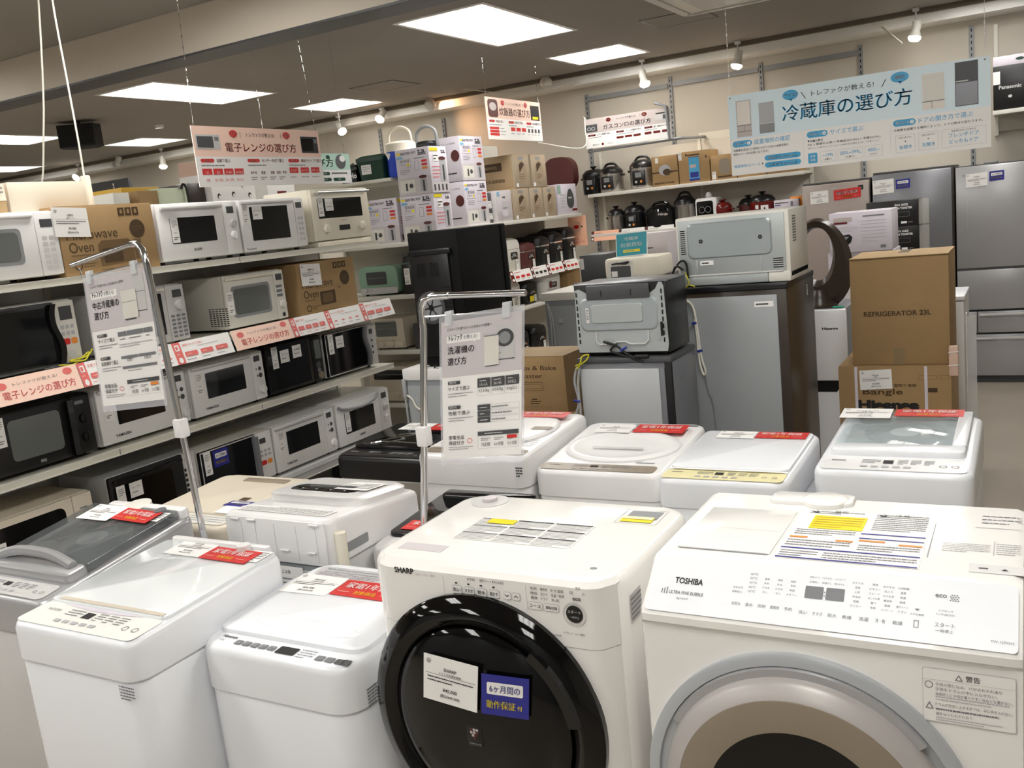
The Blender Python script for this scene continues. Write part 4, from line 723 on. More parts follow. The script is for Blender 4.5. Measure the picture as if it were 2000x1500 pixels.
for k, s in enumerate(('洗い', 'すすぎ', '脱水', '乾かす')): x = .262+k*.0315; m.rr(x-.013, .958, x+.013, .977, 'lgrey', .004, 1); m.rr(x-.012, .959, x+.012, .976, 'gloss', .004, 2); m.text(s, x, .9635, .009, 'ink', 3, 'c', w=.02, bold=.01); m.rect(x-.003, .981, x+.003, .9845, 'ink', 2)
for k, s in enumerate(('予約', '乾クリーン', 'はじめ設定')): x = .297+k*.031; m.rect(x-.004, .992, x-.002, .997, 'ink', 2); m.text(s, x, .9915, .0065, 'ink', 2, w=.014 if k == 0 else .024)
for k in (0, 1): x = .388+k*.022; q2 = -1 if k == 0 else 1; m.rr(x-.0095, .9585, x+.0095, .976, 'lgrey', .004, 1); m.rr(x-.0085, .9595, x+.0085, .975, 'gloss', .004, 2); m.add([(x-.005, .969-.002*q2, .003), (x, .969+.002*q2, .003), (x+.005, .969-.002*q2, .003), (x+.005, .967-.002*q2, .003), (x, .967+.002*q2, .003), (x-.005, .967-.002*q2, .003)], [(0, 1, 4, 5), (1, 2, 3, 4)], 'ink')
for r_, ss in enumerate((('毛布', '槽洗浄', 'ゆき温風'), ('時短', '念入り', '洗濯・乾燥'), ('標準', 'ドライ', '洗~乾'))):
    for k, s in enumerate(ss): m.text(s, .445+k*.024, .988-r_*.0105, .0065, 'ink', 2, w=.016 if k < 2 else (.03 if r_ < 2 else .018))
for k, s in enumerate(('コース', '運転切換')): x = .436+k*.038; m.rr(x, .944, x+.035, .961, 'lgrey', .004, 1); m.rr(x+.001, .945, x+.034, .96, 'gloss', .004, 2); m.text(s, x+.0175, .949, .0075, 'ink', 3, 'c', w=.027, bold=.01)
m.text('電源', .556, 1.0, .005, 'ink', 2, 'c'); m.text('切', .54, .988, .007, 'ink', 2, 'c'); m.text('入', .567, .988, .007, 'ink', 2, 'c'); m.text('eco', .551, .975, .0065, 'ink', 2, 'c', bold=.02)
m.ring(.543, .945, .026, .026, .0025, 'lgrey', 2); m.ell(.543, .945, .019, .019, 'satin', 2); m.text('スタート', .543, .947, .0065, 'paper', 3, 'c', w=.03); m.text('一時停止', .543, .936, .005, 'inklight', 3, 'c', w=.022)
m.text('ドアロック', .515, .899, .005, 'ink', 2, w=.02); m.text('ロック解除', .54, .899, .005, 'ink', 2, w=.022); m.greek(.492, .891, .525, .896, 1, 'inkgrey', 2)
m.build('control_print', t)
m = MB()
m.box(.05, .17, .06, .1, h-.002, h+.0012, 'greige'); m.build('detergent_drawer', t)
m = MB().frame((0, 0, h), (1, 0, 0), (0, 1, 0)); m.rect(.145, .15, .455, .3, 'paper', 1)
for i in range(3):
    for j in range(3):
        a, b = .148+i*.103, .152+j*.049; m.rect(a, b+.041, a+.097, b+.046, 'inkgrey' if i == 0 else 'ink', 2); m.greek(a, b, a+.097, b+.039, 5, 'inkgrey', 2, .4, .03)
m.rect(.175, .262, .25, .292, 'yellow', 3); m.build('caution_label', t)
m = MB().frame((0, 0, h), (1, 0, 0), (0, 1, 0)); m.frm(.485, .335, .59, .435, .002, 'lgrey', 1); m.rect(.5, .37, .58, .425, 'mgrey', 1); m.rect(.495, .345, .575, .378, 'yellow', 2); m.rect(.497, .362, .573, .38, 'lemon', 3); m.build('filter_window', t)
m = MB().lathe([(.05, 0), (.05, .002), (.02, .003)], (.095, .42, h), 'lgrey'); m.lathe([(.02, .003), (.02, .012), (.012, .014)], (.095, .42, h), 'greige'); m.build('inlet', t)
m = MB().frame((0, 0, h), (1, 0, 0), (0, 1, 0)); m.ell(.555, .06, .008, .006, 'mgrey', 1); m.build('screw_cap', t)
# door: wide black outer ring, inner dome
cx, cz = .302, .672
m = MB().lathe([(.335, .0), (.335, .012), (.325, .024), (.27, .036), (.245, .03), (.235, .02)], (0, 0, 0), 'smoked', n=72); m2 = MB(); 
def tilt(mb): mb.T = Mx(((1, 0, 0, cx), (0, 0, -1, -.02), (0, 1, 0, cz), (0, 0, 0, 1))); return mb
dm = tilt(MB()).lathe([(.288, -.005), (.29, .014), (.281, .028), (.252, .04), (.232, .034), (.222, .02)], (0, 0, 0), 'smoked', n=72); D = dm.build('door', t)
tilt(MB()).lathe([(.224, .012), (.22, .03), (.195, .046), (.13, .056), (.06, .06), (.002, .061)], (0, 0, 0), 'smoked', n=72).build('door_glass', D)
m = tilt(MB()); m.loft([[((.241+o)*math.cos(a), (.241+o)*math.sin(a), zz) for o, zz in ((-.014, .036), (-.012, .05), (.01, .05), (.014, .038))] for a in [R(10+3*k) for k in range(15)]], 'gblack'); m.build('handle', D)
n0 = .0635
m = tilt(MB()); m.box(-.018, .022, -.038, .01, .055, .0625, 'black', .003)
for i, r_ in enumerate((3, 3, 2, 1)):
    for k in range(r_): m.ell((k-(r_-1)/2)*.0075+.002, .003-i*.0068, .0034, .0034, 'pgreige' if (i+k) % 3 else 'maroon', 63.2, 12)
m.text('PLASMACLUSTER', 0.002, -.032, .003, 'inklight', 63.2, 'c', w=.03); m.build('emblem_plate', D)
price_card(D, (.178, -.079, .728), (.99, -.045, -.06), (.15, .0, 1), .142, .11, 'SHARP', 'ドラム式洗濯乾燥機', '¥45,000', '(税込¥49,500)')
blue_sticker(D, (.332, -.0868, .722), (.99, .045, .02), (.12, .0, 1), .112, .094)
m = MB().frame((w+.0005, 0, 0), (0, 1, 0), (0, 0, 1))
for z in (.78, .62, .46, .3): m.rr(.2, z, .3, z+.09, 'lgrey', .02, 1); m.rr(.21, z+.01, .29, z+.05, 'mgrey', .015, 2)
m.rect(.06, .9, .12, .96, 'lgrey', 1); m.greek(.062, .902, .118, .955, 5, 'inkgrey', 2); m.rr(.16, .46, .42, .6, 'greige', .01, 1.5); m.greek(.17, .47, .4, .59, 8, 'inkgrey', 3); m.build('side_panel', t)

# ================================================================ DRUM MACHINE WITH THE GREY RING DOOR
t = thing('drum_washing_machine', 'large white front-loading washer dryer with grey ring door at the lower right corner', 'washing machine', (-.672, 1.57, 0))
w, d, h, hz = .66, .5, 1.06, .972
prof = [(d, .03), (d, h-.01), (d-.012, h), (.112, h), (.096, h-.006), (.004, hz+.012), (-.008, hz+.002), (-.008, hz-.012), (.0, hz-.018), (.0, .03)]
def side(i): return [(0, 0)]
m = MB(); secs = []
for x, s in ((0, .03), (.006, .01), (.02, 0), (w-.02, 0), (w-.006, .01), (w, .03)):
    secs.append([(x, min(max(y, s*.6-.008), d-s), min(z, h-s*.55) if y > .05 else z-s*.2) for y, z in prof])
m.loft(secs, 'gloss'); m.build('body', t)
for fx in (.07, w-.07):
    for fy in (.08, d-.08): MB().cyl((fx, fy, 0), .025, .035, 'rubber', n=12).build('foot', t)
pv = V((0, .1, h-.004-hz-.008)).normalized()
m = MB().frame((0, -.006, hz+.006), (1, 0, 0), tuple(pv)); PL = .132
m.T = m.T @ Mx.Translation((0, 0, .0012))
m.rr(.012, .004, w-.012, PL-.004, 'coolwhite', .008, .3)
m.text('TOSHIBA', .06, .066, .0135, 'ink', 1, w=.056, bold=.03, res=3)
for k in range(3): m.rect(.038+k*.005, .042, .040+k*.005, .052+k*.002, 'inkgrey', 1)
m.text('ULTRA FINE BUBBLE', .053, .043, .007, 'inkgrey', 1, w=.068, bold=.02); m.text("Ag+wash", .07, .031, .006, 'inkgrey', 1)
for x, s in zip((.186, .21, .233, .257, .281), ('お好み', '温水', '洗剤', '柔軟剤', '予約')): m.text(s, x, .034, .0068, 'inkgrey', 1, 'c', w=.0145 if len(s) < 3 else .0165)
for x, s in zip((.308, .333, .358, .383), ('洗い', 'すすぎ', '脱水', '乾燥')): m.text(s, x, .031, .0072, 'inkgrey', 1, 'c', w=.0155 if len(s) < 3 else .018)
for x, s in zip((.411, .438, .466), ('洗濯', '洗・乾', '乾燥')): m.text(s, x, .031, .0075, 'inkgrey', 1, 'c', w=.016)
for x, y1, ss in ((.184, .069, ('おまかせ', '自動投入')), (.21, .1, ('60℃', '50℃', '40℃', '30℃', '15℃')), (.235, .092, ('標準', '多め', '少なめ', 'なし')), (.259, .092, ('標準', '多め', '少なめ', 'なし')), (.283, .092, ('時刻', '予約', '時間', 'メモリー')), (.395, .102, ('おやすみ', '温風', '上質', 'ゆるめ', '乾燥', 'タイマー')), (.424, .102, ('標準', 'メモリー', 'スピード', 'おしゃれ着', '香り', '毛布')), (.447, .1, ('おやすみ', '念入り', 'つけおき', '槽洗浄', '乾燥', 'デリケート')), (.471, .1, ('UV除菌', '温風', '洗濯', '乾燥', '槽クリーン', 'アプリ'))):
    for i, s in enumerate(ss): m.text(s, x, y1-i*.0092, .0044, 'inkgrey', 1, 'c', w=min(.019, .0046*len(s)))
m.rr(.306, .064, .338, .089, 'inkgrey', .002, 1); m.rr(.3425, .064, .3745, .089, 'inkgrey', .002, 1); m.text(':', .3403, .07, .011, 'inkgrey', 1, 'c')
for k, (p, q_) in enumerate((('自動おそうじ', 'お湯洗い'), ('つけおき洗い', '部屋干し'), ('ソフトキープ', '節水すすぎ'))): m.text(p, .32+k*.022, .106, .0038, 'inkgrey', 1, 'c', w=.018); m.text(q_, .32+k*.022, .096, .0038, 'inkgrey', 1, 'c', w=.017)
m.frm(.491, .03, .499, .044, .0012, 'inkgrey', 1); m.text('スマホ連携', .495, .053, .004, 'inkgrey', 1, 'c', w=.022); m.poly([(.491, .066), (.499, .066), (.495, .062)], 'inkgrey', .001)
m.text('スタート', .539, .036, .0085, 'inkgrey', 1, 'c', w=.031); m.text('一時停止', .539, .026, .0065, 'inkgrey', 1, 'c', w=.027); m.text('ドアロック', .54, .065, .004, 'inkgrey', 1, 'c', w=.022); m.text('ロック中は開きません', .54, .058, .004, 'inkgrey', 1, 'c', w=.03)
m.text('eco', .531, .092, .0065, 'inkgrey', 1, 'c', bold=.02)
for i in range(4):
    for k in range(4 - (i % 2)): cx0, cy0 = .546+.004*k+.002*(i % 2), .088+.0035*i; m.poly([(cx0-.0016, cy0), (cx0, cy0-.0016), (cx0+.0016, cy0), (cx0, cy0+.0016)], 'inkgrey', .001)
m.text('TW-127XH3', .625, .019, .0045, 'inkgrey', 1, 'c', w=.034); m.build('control_panel', t)
m = MB().frame((0, 0, h), (1, 0, 0), (0, 1, 0))
m.box(.04, .225, .13, .38, 0, .003, 'gloss', .001); m.rect(.042, .126, .222, .132, 'mgrey', 1); m.rect(.05, .25, .22, .251, 'lgrey', 4); m.build('detergent_lid', t)
m = MB().frame((0, 0, h), (1, 0, 0), (0, 1, 0)); m.rect(.235, .12, .49, .405, 'paper', 1)
m.rect(.265, .29, .37, .37, 'yellow', 2); m.greek(.27, .295, .365, .365, 5, 'mustard', 3, .3, .03)
for a, b, c, e in ((.25, .38, .36, .4), (.385, .3, .485, .4), (.245, .25, .36, .285), (.24, .185, .36, .225), (.375, .185, .485, .22), (.24, .13, .31, .165), (.32, .13, .485, .165)): m.greek(a, b, c, e, max(2, int((e-b)/.011)), 'inkgrey', 2, .45, .03)
for x in (.255, .39): m.poly([(x, .385), (x+.016, .385), (x+.008, .4)], 'ink', .003); m.poly([(x+.004, .387), (x+.012, .387), (x+.008, .395)], 'paper', .004)
m.text('警告', .3, .388, .014, 'ink', 3); m.text('注意', .42, .388, .014, 'ink', 3)
for b in (.172, .122): m.rect(.237, b, .488, b+.005, 'blue', 2)
m.rect(.37, .275, .488, .28, 'blue', 2); m.rect(.37, .25, .488, .254, 'blue', 2); m.rect(.24, .232, .275, .24, 'orange', 2); m.rect(.33, .225, .362, .233, 'orange', 2); m.rect(.372, .235, .42, .243, 'orange', 2); m.rect(.445, .225, .487, .233, 'orange', 2)
m.build('caution_label', t)
m = MB().frame((0, 0, h), (1, 0, 0), (0, 1, 0)); m.rect(.498, .18, .5, .37, 'mgrey', 1); m.greek(.52, .22, .6, .27, 6, 'inkgrey', 1, .3, .06); m.greek(.61, .22, .65, .28, 6, 'inkgrey', 1, .3, .1); m.frm(.605, .215, .607, .29, .001, 'inklight', 1); m.rect(.57, .13, .655, .17, 'lgrey', 1); m.poly([(.62, .145), (.632, .145), (.626, .152)], 'ink', .002); m.rect(.585, .148, .6, .151, 'ink', 2); m.greek(.58, .38, .65, .44, 3, 'inkgrey', 1, .3, .1); m.rect(.57, .36, .65, .362, 'mgrey', 1); m.build('filter_cover', t)
m = MB().frame((0, 0, h), (1, 0, 0), (0, 1, 0)); m.slab(.15, .33, .43, .5, -.002, .01, 'gloss', .02, .006); m.lathe([(.045, 0), (.045, .01), (.035, .015), (.002, .015)], (.27, .455, 0), 'gloss', sx=1.1); m.build('inlet_cover', t)
cx, cz = .297, .632
def tl(mb): mb.T = Mx(((1, 0, 0, cx), (0, 0, -1, .0), (0, 1, 0, cz), (0, 0, 0, 1))); return mb
D = tl(MB()).lathe([(.298, -.004), (.298, .01), (.29, .014), (.276, .014), (.274, .004), (.256, .004)], (0, 0, 0), 'ringgrey', n=80, caps=(False, True)).build('door', t)
tl(MB()).lathe([(.258, .002), (.258, .022), (.25, .036), (.226, .046)], (0, 0, 0), 'ringshade', n=80, caps=(False, False)).build('door_ring', D)
tl(MB()).lathe([(.227, .044), (.225, .047), (.196, .052), (.166, .05)], (0, 0, 0), 'taupe', n=80, caps=(False, False)).build('door_trim', D)
tl(MB()).lathe([(.17, .049), (.16, .044), (.1, .048), (.002, .05)], (0, 0, 0), 'smoked', n=72).build('door_glass', D)
m = tl(MB()); m.loft([[((.266+o)*math.cos(a), (.266+o)*math.sin(a), zz) for o, zz in ((-.01, .006), (-.008, .02), (.006, .02), (.009, .008))] for a in [R(38+4*k) for k in range(29)]], 'silverpaint'); m.build('handle', D)
m = front((.505, -.001, .84)); m.rr(0, 0, .14, .098, 'lgrey', .004, 1); m.rr(.0012, .0012, .1388, .0968, 'gloss', .004, 1.6); m.rect(0, .077, .14, .0776, 'lgrey', 2.2)
m.poly([(.05, .081), (.062, .081), (.056, .092)], 'inkgrey', .003); m.poly([(.0525, .0825), (.0595, .0825), (.056, .089)], 'gloss', .0035); m.text('警告', .066, .081, .0105, 'inkgrey', 2.5, bold=.02)
for k, s in enumerate(('子供の閉じ込み、けがのおそれあり', '子供をドラムの中に入らせない。', '本体近くに子供が乗りやすい台などを置かない。')): m.text(s, .02, .067-k*.0088, .0062, 'inkgrey', 2.5, w=min(.115, .0062*len(s)*1.0))
m.greek(.02, .04, .13, .05, 2, 'inklight', 2.5, .5, .03); m.text('ドラムが完全に止まるまでは、中に手を入れない。', .02, .031, .0058, 'inkgrey', 2.5, w=.115); m.greek(.02, .021, .13, .029, 1, 'inkgrey', 2.5, .5, .03); m.text('指をはさむおそれあり', .02, .014, .0055, 'inkgrey', 2.5, w=.055); m.greek(.02, .003, .12, .012, 2, 'inklight', 2.5, .5, .03)
m.ring(.01, .068, .0065, .0065, .0012, 'inkgrey', 2.5, 18); m.poly([(.004, .024), (.017, .024), (.0105, .037)], 'inkgrey', .0025); m.poly([(.0065, .0255), (.0145, .0255), (.0105, .0335)], 'gloss', .003); m.build('warning_label', t)

# ================================================================ GUIDE STANDS
def guide_stand(name, label, loc, pole, bend, r, u, w, h, paper, pw_, ph_, gap, lockz):
    t = thing(name, label, 'sign stand', loc)
    MB().lathe([(.05, 0), (.05, .012), (.02, .022), (.016, .05)], (pole[0][0], pole[0][1], 0), 'white').build('base', t)
    MB().tube(pole, .0105, 'chrome', 12).build('pole', t)
    MB().tube(bend, .0085, 'chrome', 10).build('arm', t)
    m = MB(); p = V(pole[0]).lerp(V(pole[1]), (lockz-pole[0][2])/(pole[1][2]-pole[0][2])); m.box(p.x-.018, p.x+.018, p.y-.018, p.y+.018, lockz-.03, lockz+.03, 'white', .006)
    if gap: m.cyl((p.x+.02, p.y-.01, lockz-.04), .012, .006, 'white', n=12); m.box(p.x+.01, p.x+.022, p.y-.022, p.y-.014, lockz-.07, lockz-.03, 'white', .003)
    m.build('height_lock', t); return t
def sheet(par_label, o, r, u, w, h, title, sub, kind):
    m = MB().frame((0, 0, 0), r, u); m.box(-.008, w+.008, -.02, h+.016, -.0015, -.0006, 'sheer'); m.box(0, w, 0, h, -.0005, 0, 'paper'); m.rect(0, h*.6, w, h, 'greige', .6)
    k = w/.2
    m.text('どのタイプを選べばいいかお悩みのお客様へ', w*.08, h*.93, .0065*k, 'ink', 1.2, w=w*.56); m.rect(w*.07, h*.845, w*.5, h*.895, 'paper', 1.2); m.poly([(w*.4, h*.845), (w*.44, h*.845), (w*.43, h*.835)], 'paper', .0012)
    m.text('トレファク', w*.1, h*.858, .013*k, 'ink', 2, w=w*.17, bold=.05); m.text('が教える!', w*.29, h*.86, .0095*k, 'inkgrey', 2, w=w*.17)
    m.text(title, w*.08, h*.765, .0165*k, 'ink', 2, w=w*(.34 if len(title) < 5 else .43), bold=.008, res=4); m.text('選び方', w*.08, h*.685, .0165*k, 'ink', 2, w=w*.24, bold=.008, res=4)
    if kind == 'wash':
        m.rect(w*.7, h*.69, w*.92, h*.925, 'lgrey', 1.4); m.ell(w*.8, h*.835, w*.11, h*.062, 'dgrey', 2); m.ell(w*.8, h*.835, w*.07, h*.042, 'mgrey', 2.4); m.rect(w*.7, h*.685, w*.92, h*.69, 'dgrey', 2.2); m.rect(w*.55, h*.655, w*.73, h*.865, 'offwhite', 3); m.rect(w*.56, h*.65, w*.73, h*.655, 'dgrey', 3); m.rect(w*.55, h*.858, w*.73, h*.865, 'inkgrey', 3.5); m.rect(w*.72, h*.73, w*.76, h*.734, 'inkgrey', 2.5)
    else:
        m.rect(w*.76, h*.7, w*.94, h*.97, 'lgrey', 1.4); m.rect(w*.76, h*.84, w*.94, h*.843, 'dgrey', 2); m.rect(w*.76, h*.695, w*.94, h*.7, 'dgrey', 2); m.rect(w*.56, h*.655, w*.8, h*.87, 'offwhite', 3); m.rect(w*.56, h*.78, w*.8, h*.783, 'inkgrey', 3.5); m.rect(w*.58, h*.645, w*.75, h*.655, 'dgrey', 3)
    for k2, (y, s, n) in enumerate(((.5, 'サイズで選ぶ', 3), (.32, '性能で選ぶ' if kind == 'wash' else '設置場所で選ぶ', 3), (.14, '家電全品', 3))):
        if k2 < 2: m.rr(w*.08, h*(y+.045), w*.24, h*(y+.07), 'dgrey', .003, 2); m.text('選び方その', w*.1, h*(y+.05), .006*k, 'paper', 3, w=w*.09)
        m.text(s, w*.08, h*(y), .009*k, 'ink', 2, w=w*(.28 if k2 < 2 else .2), bold=.006)
        if k2 == 2: m.text('保証付き', w*.08, h*.1, .009*k, 'ink', 2, w=w*.2, bold=.006); m.ring(w*.355, h*.125, w*.035, h*.018, .0012*k, 'softred', 2)
        m.greek(w*.08, h*(y-.08 if k2 == 2 else y-.05), w*.4, h*(y-.05 if k2 == 2 else y-.012), 2, 'inkgrey', 2, .35, .02)
    if kind == 'wash':
        for k2 in range(3):
            x = w*(.46+.175*k2); m.rect(x, h*.505, x+w*.165, h*.57, 'dgrey', 2); m.text(('1人~2人', '3人~4人', '5人以上')[k2], x+w*.082, h*.515, .0075*k, 'paper', 3, 'c', w=w*.1); m.greek(x+w*.03, h*.545, x+w*.13, h*.558, 1, 'paper', 3); m.frm(x, h*.445, x+w*.165, h*.505, .0006, 'inklight', 2); m.text(('4.2-5.0kg', '6.0-8.0kg', '8.0kg以上')[k2], x+w*.082, h*.465, .009*k, 'ink', 3, 'c', w=w*.13)
        for k2 in range(3): y = h*(.34-.045*k2); m.rect(w*.46, y, w*.62, y+h*.04, 'dgrey', 2); m.greek(w*.49, y+h*.012, w*.6, y+h*.026, 1, 'paper', 3); m.frm(w*.62, y, w*.98, y+h*.04, .0006, 'inklight', 2); m.greek(w*.64, y+h*.013, w*.95, y+h*.026, 1, 'inkgrey', 2.4, .9, .06)
    else:
        for k2, (x, ww) in enumerate(((.42, .14), (.57, .26), (.84, .13))): m.rect(w*x, h*.53, w*(x+ww), h*.565, 'inkgrey', 2); m.greek(w*(x+.02), h*.5, w*(x+ww-.02), h*.515, 1, 'ink', 2)
        m.greek(w*.42, h*.44, w*.95, h*.475, 2, 'inklight', 2)
        for x, ww in ((.42, .27), (.7, .27)): m.rect(w*x, h*.355, w*(x+ww), h*.375, 'inkgrey', 2); m.text('右開き' if x < .5 else '左開き', w*(x+ww/2), h*.33, .007*k, 'ink', 2, 'c')
        m.rect(w*.42, h*.275, w*.97, h*.295, 'inkgrey', 2); m.greek(w*.5, h*.25, w*.9, h*.265, 1, 'inkgrey', 2)
    m.rect(w*.46, h*.155, w*.97, h*.185, 'dgrey', 2); m.frm(w*.46, h*.06, w*.97, h*.155, .0006, 'inklight', 2); m.greek(w*.55, h*.164, w*.9, h*.176, 1, 'paper', 3)
    for k2, s in enumerate(('7日間', '6ヶ月間', '12ヶ月間')): x = w*(.5+.165*k2); m.greek(x, h*.115, x+w*.12, h*.14, 2, 'inkgrey', 2, .5, .1); m.text(s, x+w*.06, h*.075, .008*k, 'ink', 2, 'c', w=w*.11)
    m.rect(w*.83, h*.125, w*.95, h*.148, 'red' if kind == 'wash' else 'orange', 3)
    o_ = m.build('guide_sheet', None, o); tag(o_, par_label, 'guide sheet')
    for x in (w*.1, w*.82):
        c = MB().frame((0, 0, 0), r, u); c.box(x-.011, x+.013, h-.012, h+.03, -.006, -.0025, 'clear', .002); c.box(x-.011, x+.013, h-.012, h+.03, .003, .007, 'clear', .002); c.cyl((x-.01, h+.022, .001), .007, .022, 'clear', 'x', 10); c.build('clip', o_)
    return o_
# stand with the fridge guide (left)
y = 1.95
t = guide_stand('guide_stand', 'chrome sign stand holding the used fridge guide, in front of the microwave rack', (0, 0, 0), [(-2.257, y, .012), (-2.338, y, 1.52), (-2.35, y, 1.72), (-2.36, y, 1.768), (-2.378, y, 1.785), (-2.41, y, 1.786)],
   [(-2.405, y, 1.786), (-2.55, y, 1.765), (-2.7, y, 1.742)], 0, 0, 0, 0, 0, 0, 0, 0, 1.21)
MB().tube([(-2.352, y, 1.73), (-2.66, y, 1.7), (-2.668, y, 1.73)], .0028, 'chrome', 8).build('cross_bar', t)
sheet('hanging paper guide about choosing a used fridge on the left chrome stand', (-2.667, y-.004, 1.277), (1, 0, .085), (.045, 0, 1), .298, .41, '中古冷蔵庫の', '選び方', 'fridge')
# stand with the washer guide (middle)
y = 2.14
t = guide_stand('guide_stand', 'chrome sign stand holding the washing machine guide, behind the black-door machine', (0, 0, 0), [(-1.7, y, .012), (-1.497, y, 1.465), (-1.497, y, 1.52), (-1.482, y, 1.548), (-1.452, y, 1.556), (-1.4, y, 1.556)],
   [(-1.41, y, 1.556), (-1.16, y, 1.551)], 0, 0, 0, 0, 0, 0, 1, 0, 1.155)
MB().tube([(-1.497, y, 1.5), (-1.19, y, 1.506), (-1.186, y, 1.55)], .0028, 'chrome', 8).build('cross_bar', t)
sheet('hanging paper guide about choosing a washing machine on the middle chrome stand', (-1.478, y-.006, 1.09), (1, 0, .09), (.12, 0, 1), .258, .395, '洗濯機の', '選び方', 'wash')

# ================================================================ FRIDGES AND OVENS SEEN FROM THE BACK
def cord(par, pts, r=.004, m='cord', name='power_cord', n=6): return MB().tube(arc(pts, n), r, m, 7).build(name, par)
# black fridge with grey back
t = thing('refrigerator', 'black two door fridge seen from its grey back, right of the silver fridge', 'refrigerator', (-1.445, 4.13, 0))
w, d, h = .5, .57, 1.34
MB().box(0, w, .006, d, .03, h-.02, 'darkside', .006).build('body', t)
m = MB().box(.03, w-.045, 0, .008, .05, h-.045, 'sheet', .002); m.build('back_panel', t)
MB().box(-.003, w+.003, -.003, d, h-.022, h+.005, 'satin', .005).build('top_cover', t)
m = front((.0, -.0005, 0)); m.rect(.355, h-.098, .44, h-.073, 'paper', 1); m.greek(.362, h-.09, .43, h-.08, 1, 'ink', 2, .9, .02); m.build('rating_label', t)
m = MB().frame((w+.0005, .02, h-.1), (0, 1, 0), (0, 0, 1)); m.rect(.38, .0, .4, .05, 'paper', 1); m.greek(.382, .005, .398, .045, 4, 'inkgrey', 2); m.build('side_label', t)
cord(t, [(.03, -.012, 1.3), (.075, -.014, 1.26), (.09, -.014, 1.15), (.1, -.012, 1.02), (.115, -.013, .96), (.105, -.013, .94), (.09, -.013, 1.0), (.085, -.012, 1.12), (.08, -.012, 1.2)], .005, 'wcord'); cord(t, [(.11, -.006, .95), (.12, -.006, .86), (.14, -.006, .8), (.15, -.006, .6)], .003, 'mgrey', 'tube')
for z, x in ((1.18, .078), (1.05, .095)): MB().tube([(x-.012, -.016, z), (x+.012, -.016, z+.004)], .006, 'tieblue', 6).build('cable_tie', t)
m = MB().frame((.02, -.02, 1.285), (1, 0, -.35), (.3, 0, 1)); m.box(-.025, .03, -.02, .022, -.012, .012, 'wcord', .006); m.build('power_plug', t)
for fx in (.05, w-.05): MB().cyl((fx, .06, 0), .02, .035, 'rubber').build('foot', t)
# white microwave on it, back to us
t = thing('microwave_oven', 'white microwave seen from its grey ribbed back, on top of the black fridge', 'microwave', (-1.445, 4.165, 1.3455))
w, d, h = .515, .38, .315
m = MB().box(0, w, .004, d, .014, h, 'offwhite', .008); m.build('body', t)
m = MB().box(.012, w-.02, -.002, .006, .05, h-.012, 'zinc', .002); m.build('back_plate', t)
def ridge(mm, x0, x1, y0, y1, r, t_, mt): mm.tube([(x, y, .002) for x, y in rrect(x0, x1, y0, y1, r, 5)], t_, mt, 6, closed=True)
m = front((0, -.002, 0)); m.loft([[(x, z, zz) for x, z in rrect(.055+i, .44-i, .125+i, .287-i, .025, 5)] for i, zz in ((0, 0), (.006, .006), (.009, .006))], 'galv'); m.build('embossed_panel', t)
m = front((0, -.009, 0)); [m.ring(x, .205, .009, .009, .006, 'ink', 1, 16) for x in (.12, .39)]; m.build('screw_plug', t)
m = front((0, -.002, 0))
for k in range(12): m.rr(.022, .15+k*.0095, .046, .1545+k*.0095, 'hole', .002, 1); m.rr(.024, .1545+k*.0095, .046, .157+k*.0095, 'lgrey', .001, 1)
for k in range(5): m.rr(.44, .065+k*.0095, .485, .0695+k*.0095, 'hole', .002, 1); m.rr(.442, .0695+k*.0095, .485, .0715+k*.0095, 'lgrey', .001, 1)
m.build('vent_slots', t)
m = front((0, -.003, 0)); m.rect(.11, .095, .172, .115, 'paper', 1); m.greek(.118, .1, .165, .11, 1, 'ink', 2, .8, .04); m.build('rating_label', t)
m = MB()
for x in (.09, .385): m.box(x, x+.008, -.0055, -.001, .05, .12, 'zinc', .002)
m.box(.02, w-.03, -.007, .0, .045, .053, 'lgrey', .003); m.build('rib', t)
MB().box(.005, w-.1, -.002, .1, .003, .048, 'zinc', .004).build('base_pan', t); MB().box(w-.1, w, -.004, d-.02, .001, .05, 'offwhite', .008).build('base', t)
m = MB().frame((w+.0005, .06, .17), (0, 1, 0), (0, 0, 1)); [m.rr(i*.014, j*.012, i*.014+.009, j*.012+.006, 'hole', .002, 1) for i in range(5) for j in range(10)]; m.build('side_vent', t)
cord(t, [(.03, -.015, .08), (.0, -.03, .1), (-.03, -.02, .03), (-.03, -.03, -.02), (.0, -.03, .05), (.03, -.03, .03), (.02, -.03, -.03), (-.01, -.03, -.04), (-.02, -.025, .06), (.02, -.02, .12), (.045, -.012, .11), (.05, -.01, .04)], .005)
cord(t, [(.04, -.018, .07), (.055, -.02, .02), (.04, -.02, .0), (.07, -.02, -.01), (.05, -.02, -.02), (.08, -.018, .0), (.06, -.018, .01)], .003, 'earth', 'earth_wire')
MB().box(-.05, -.02, -.04, -.02, -.06, -.005, 'cord', .006).build('plug', t)
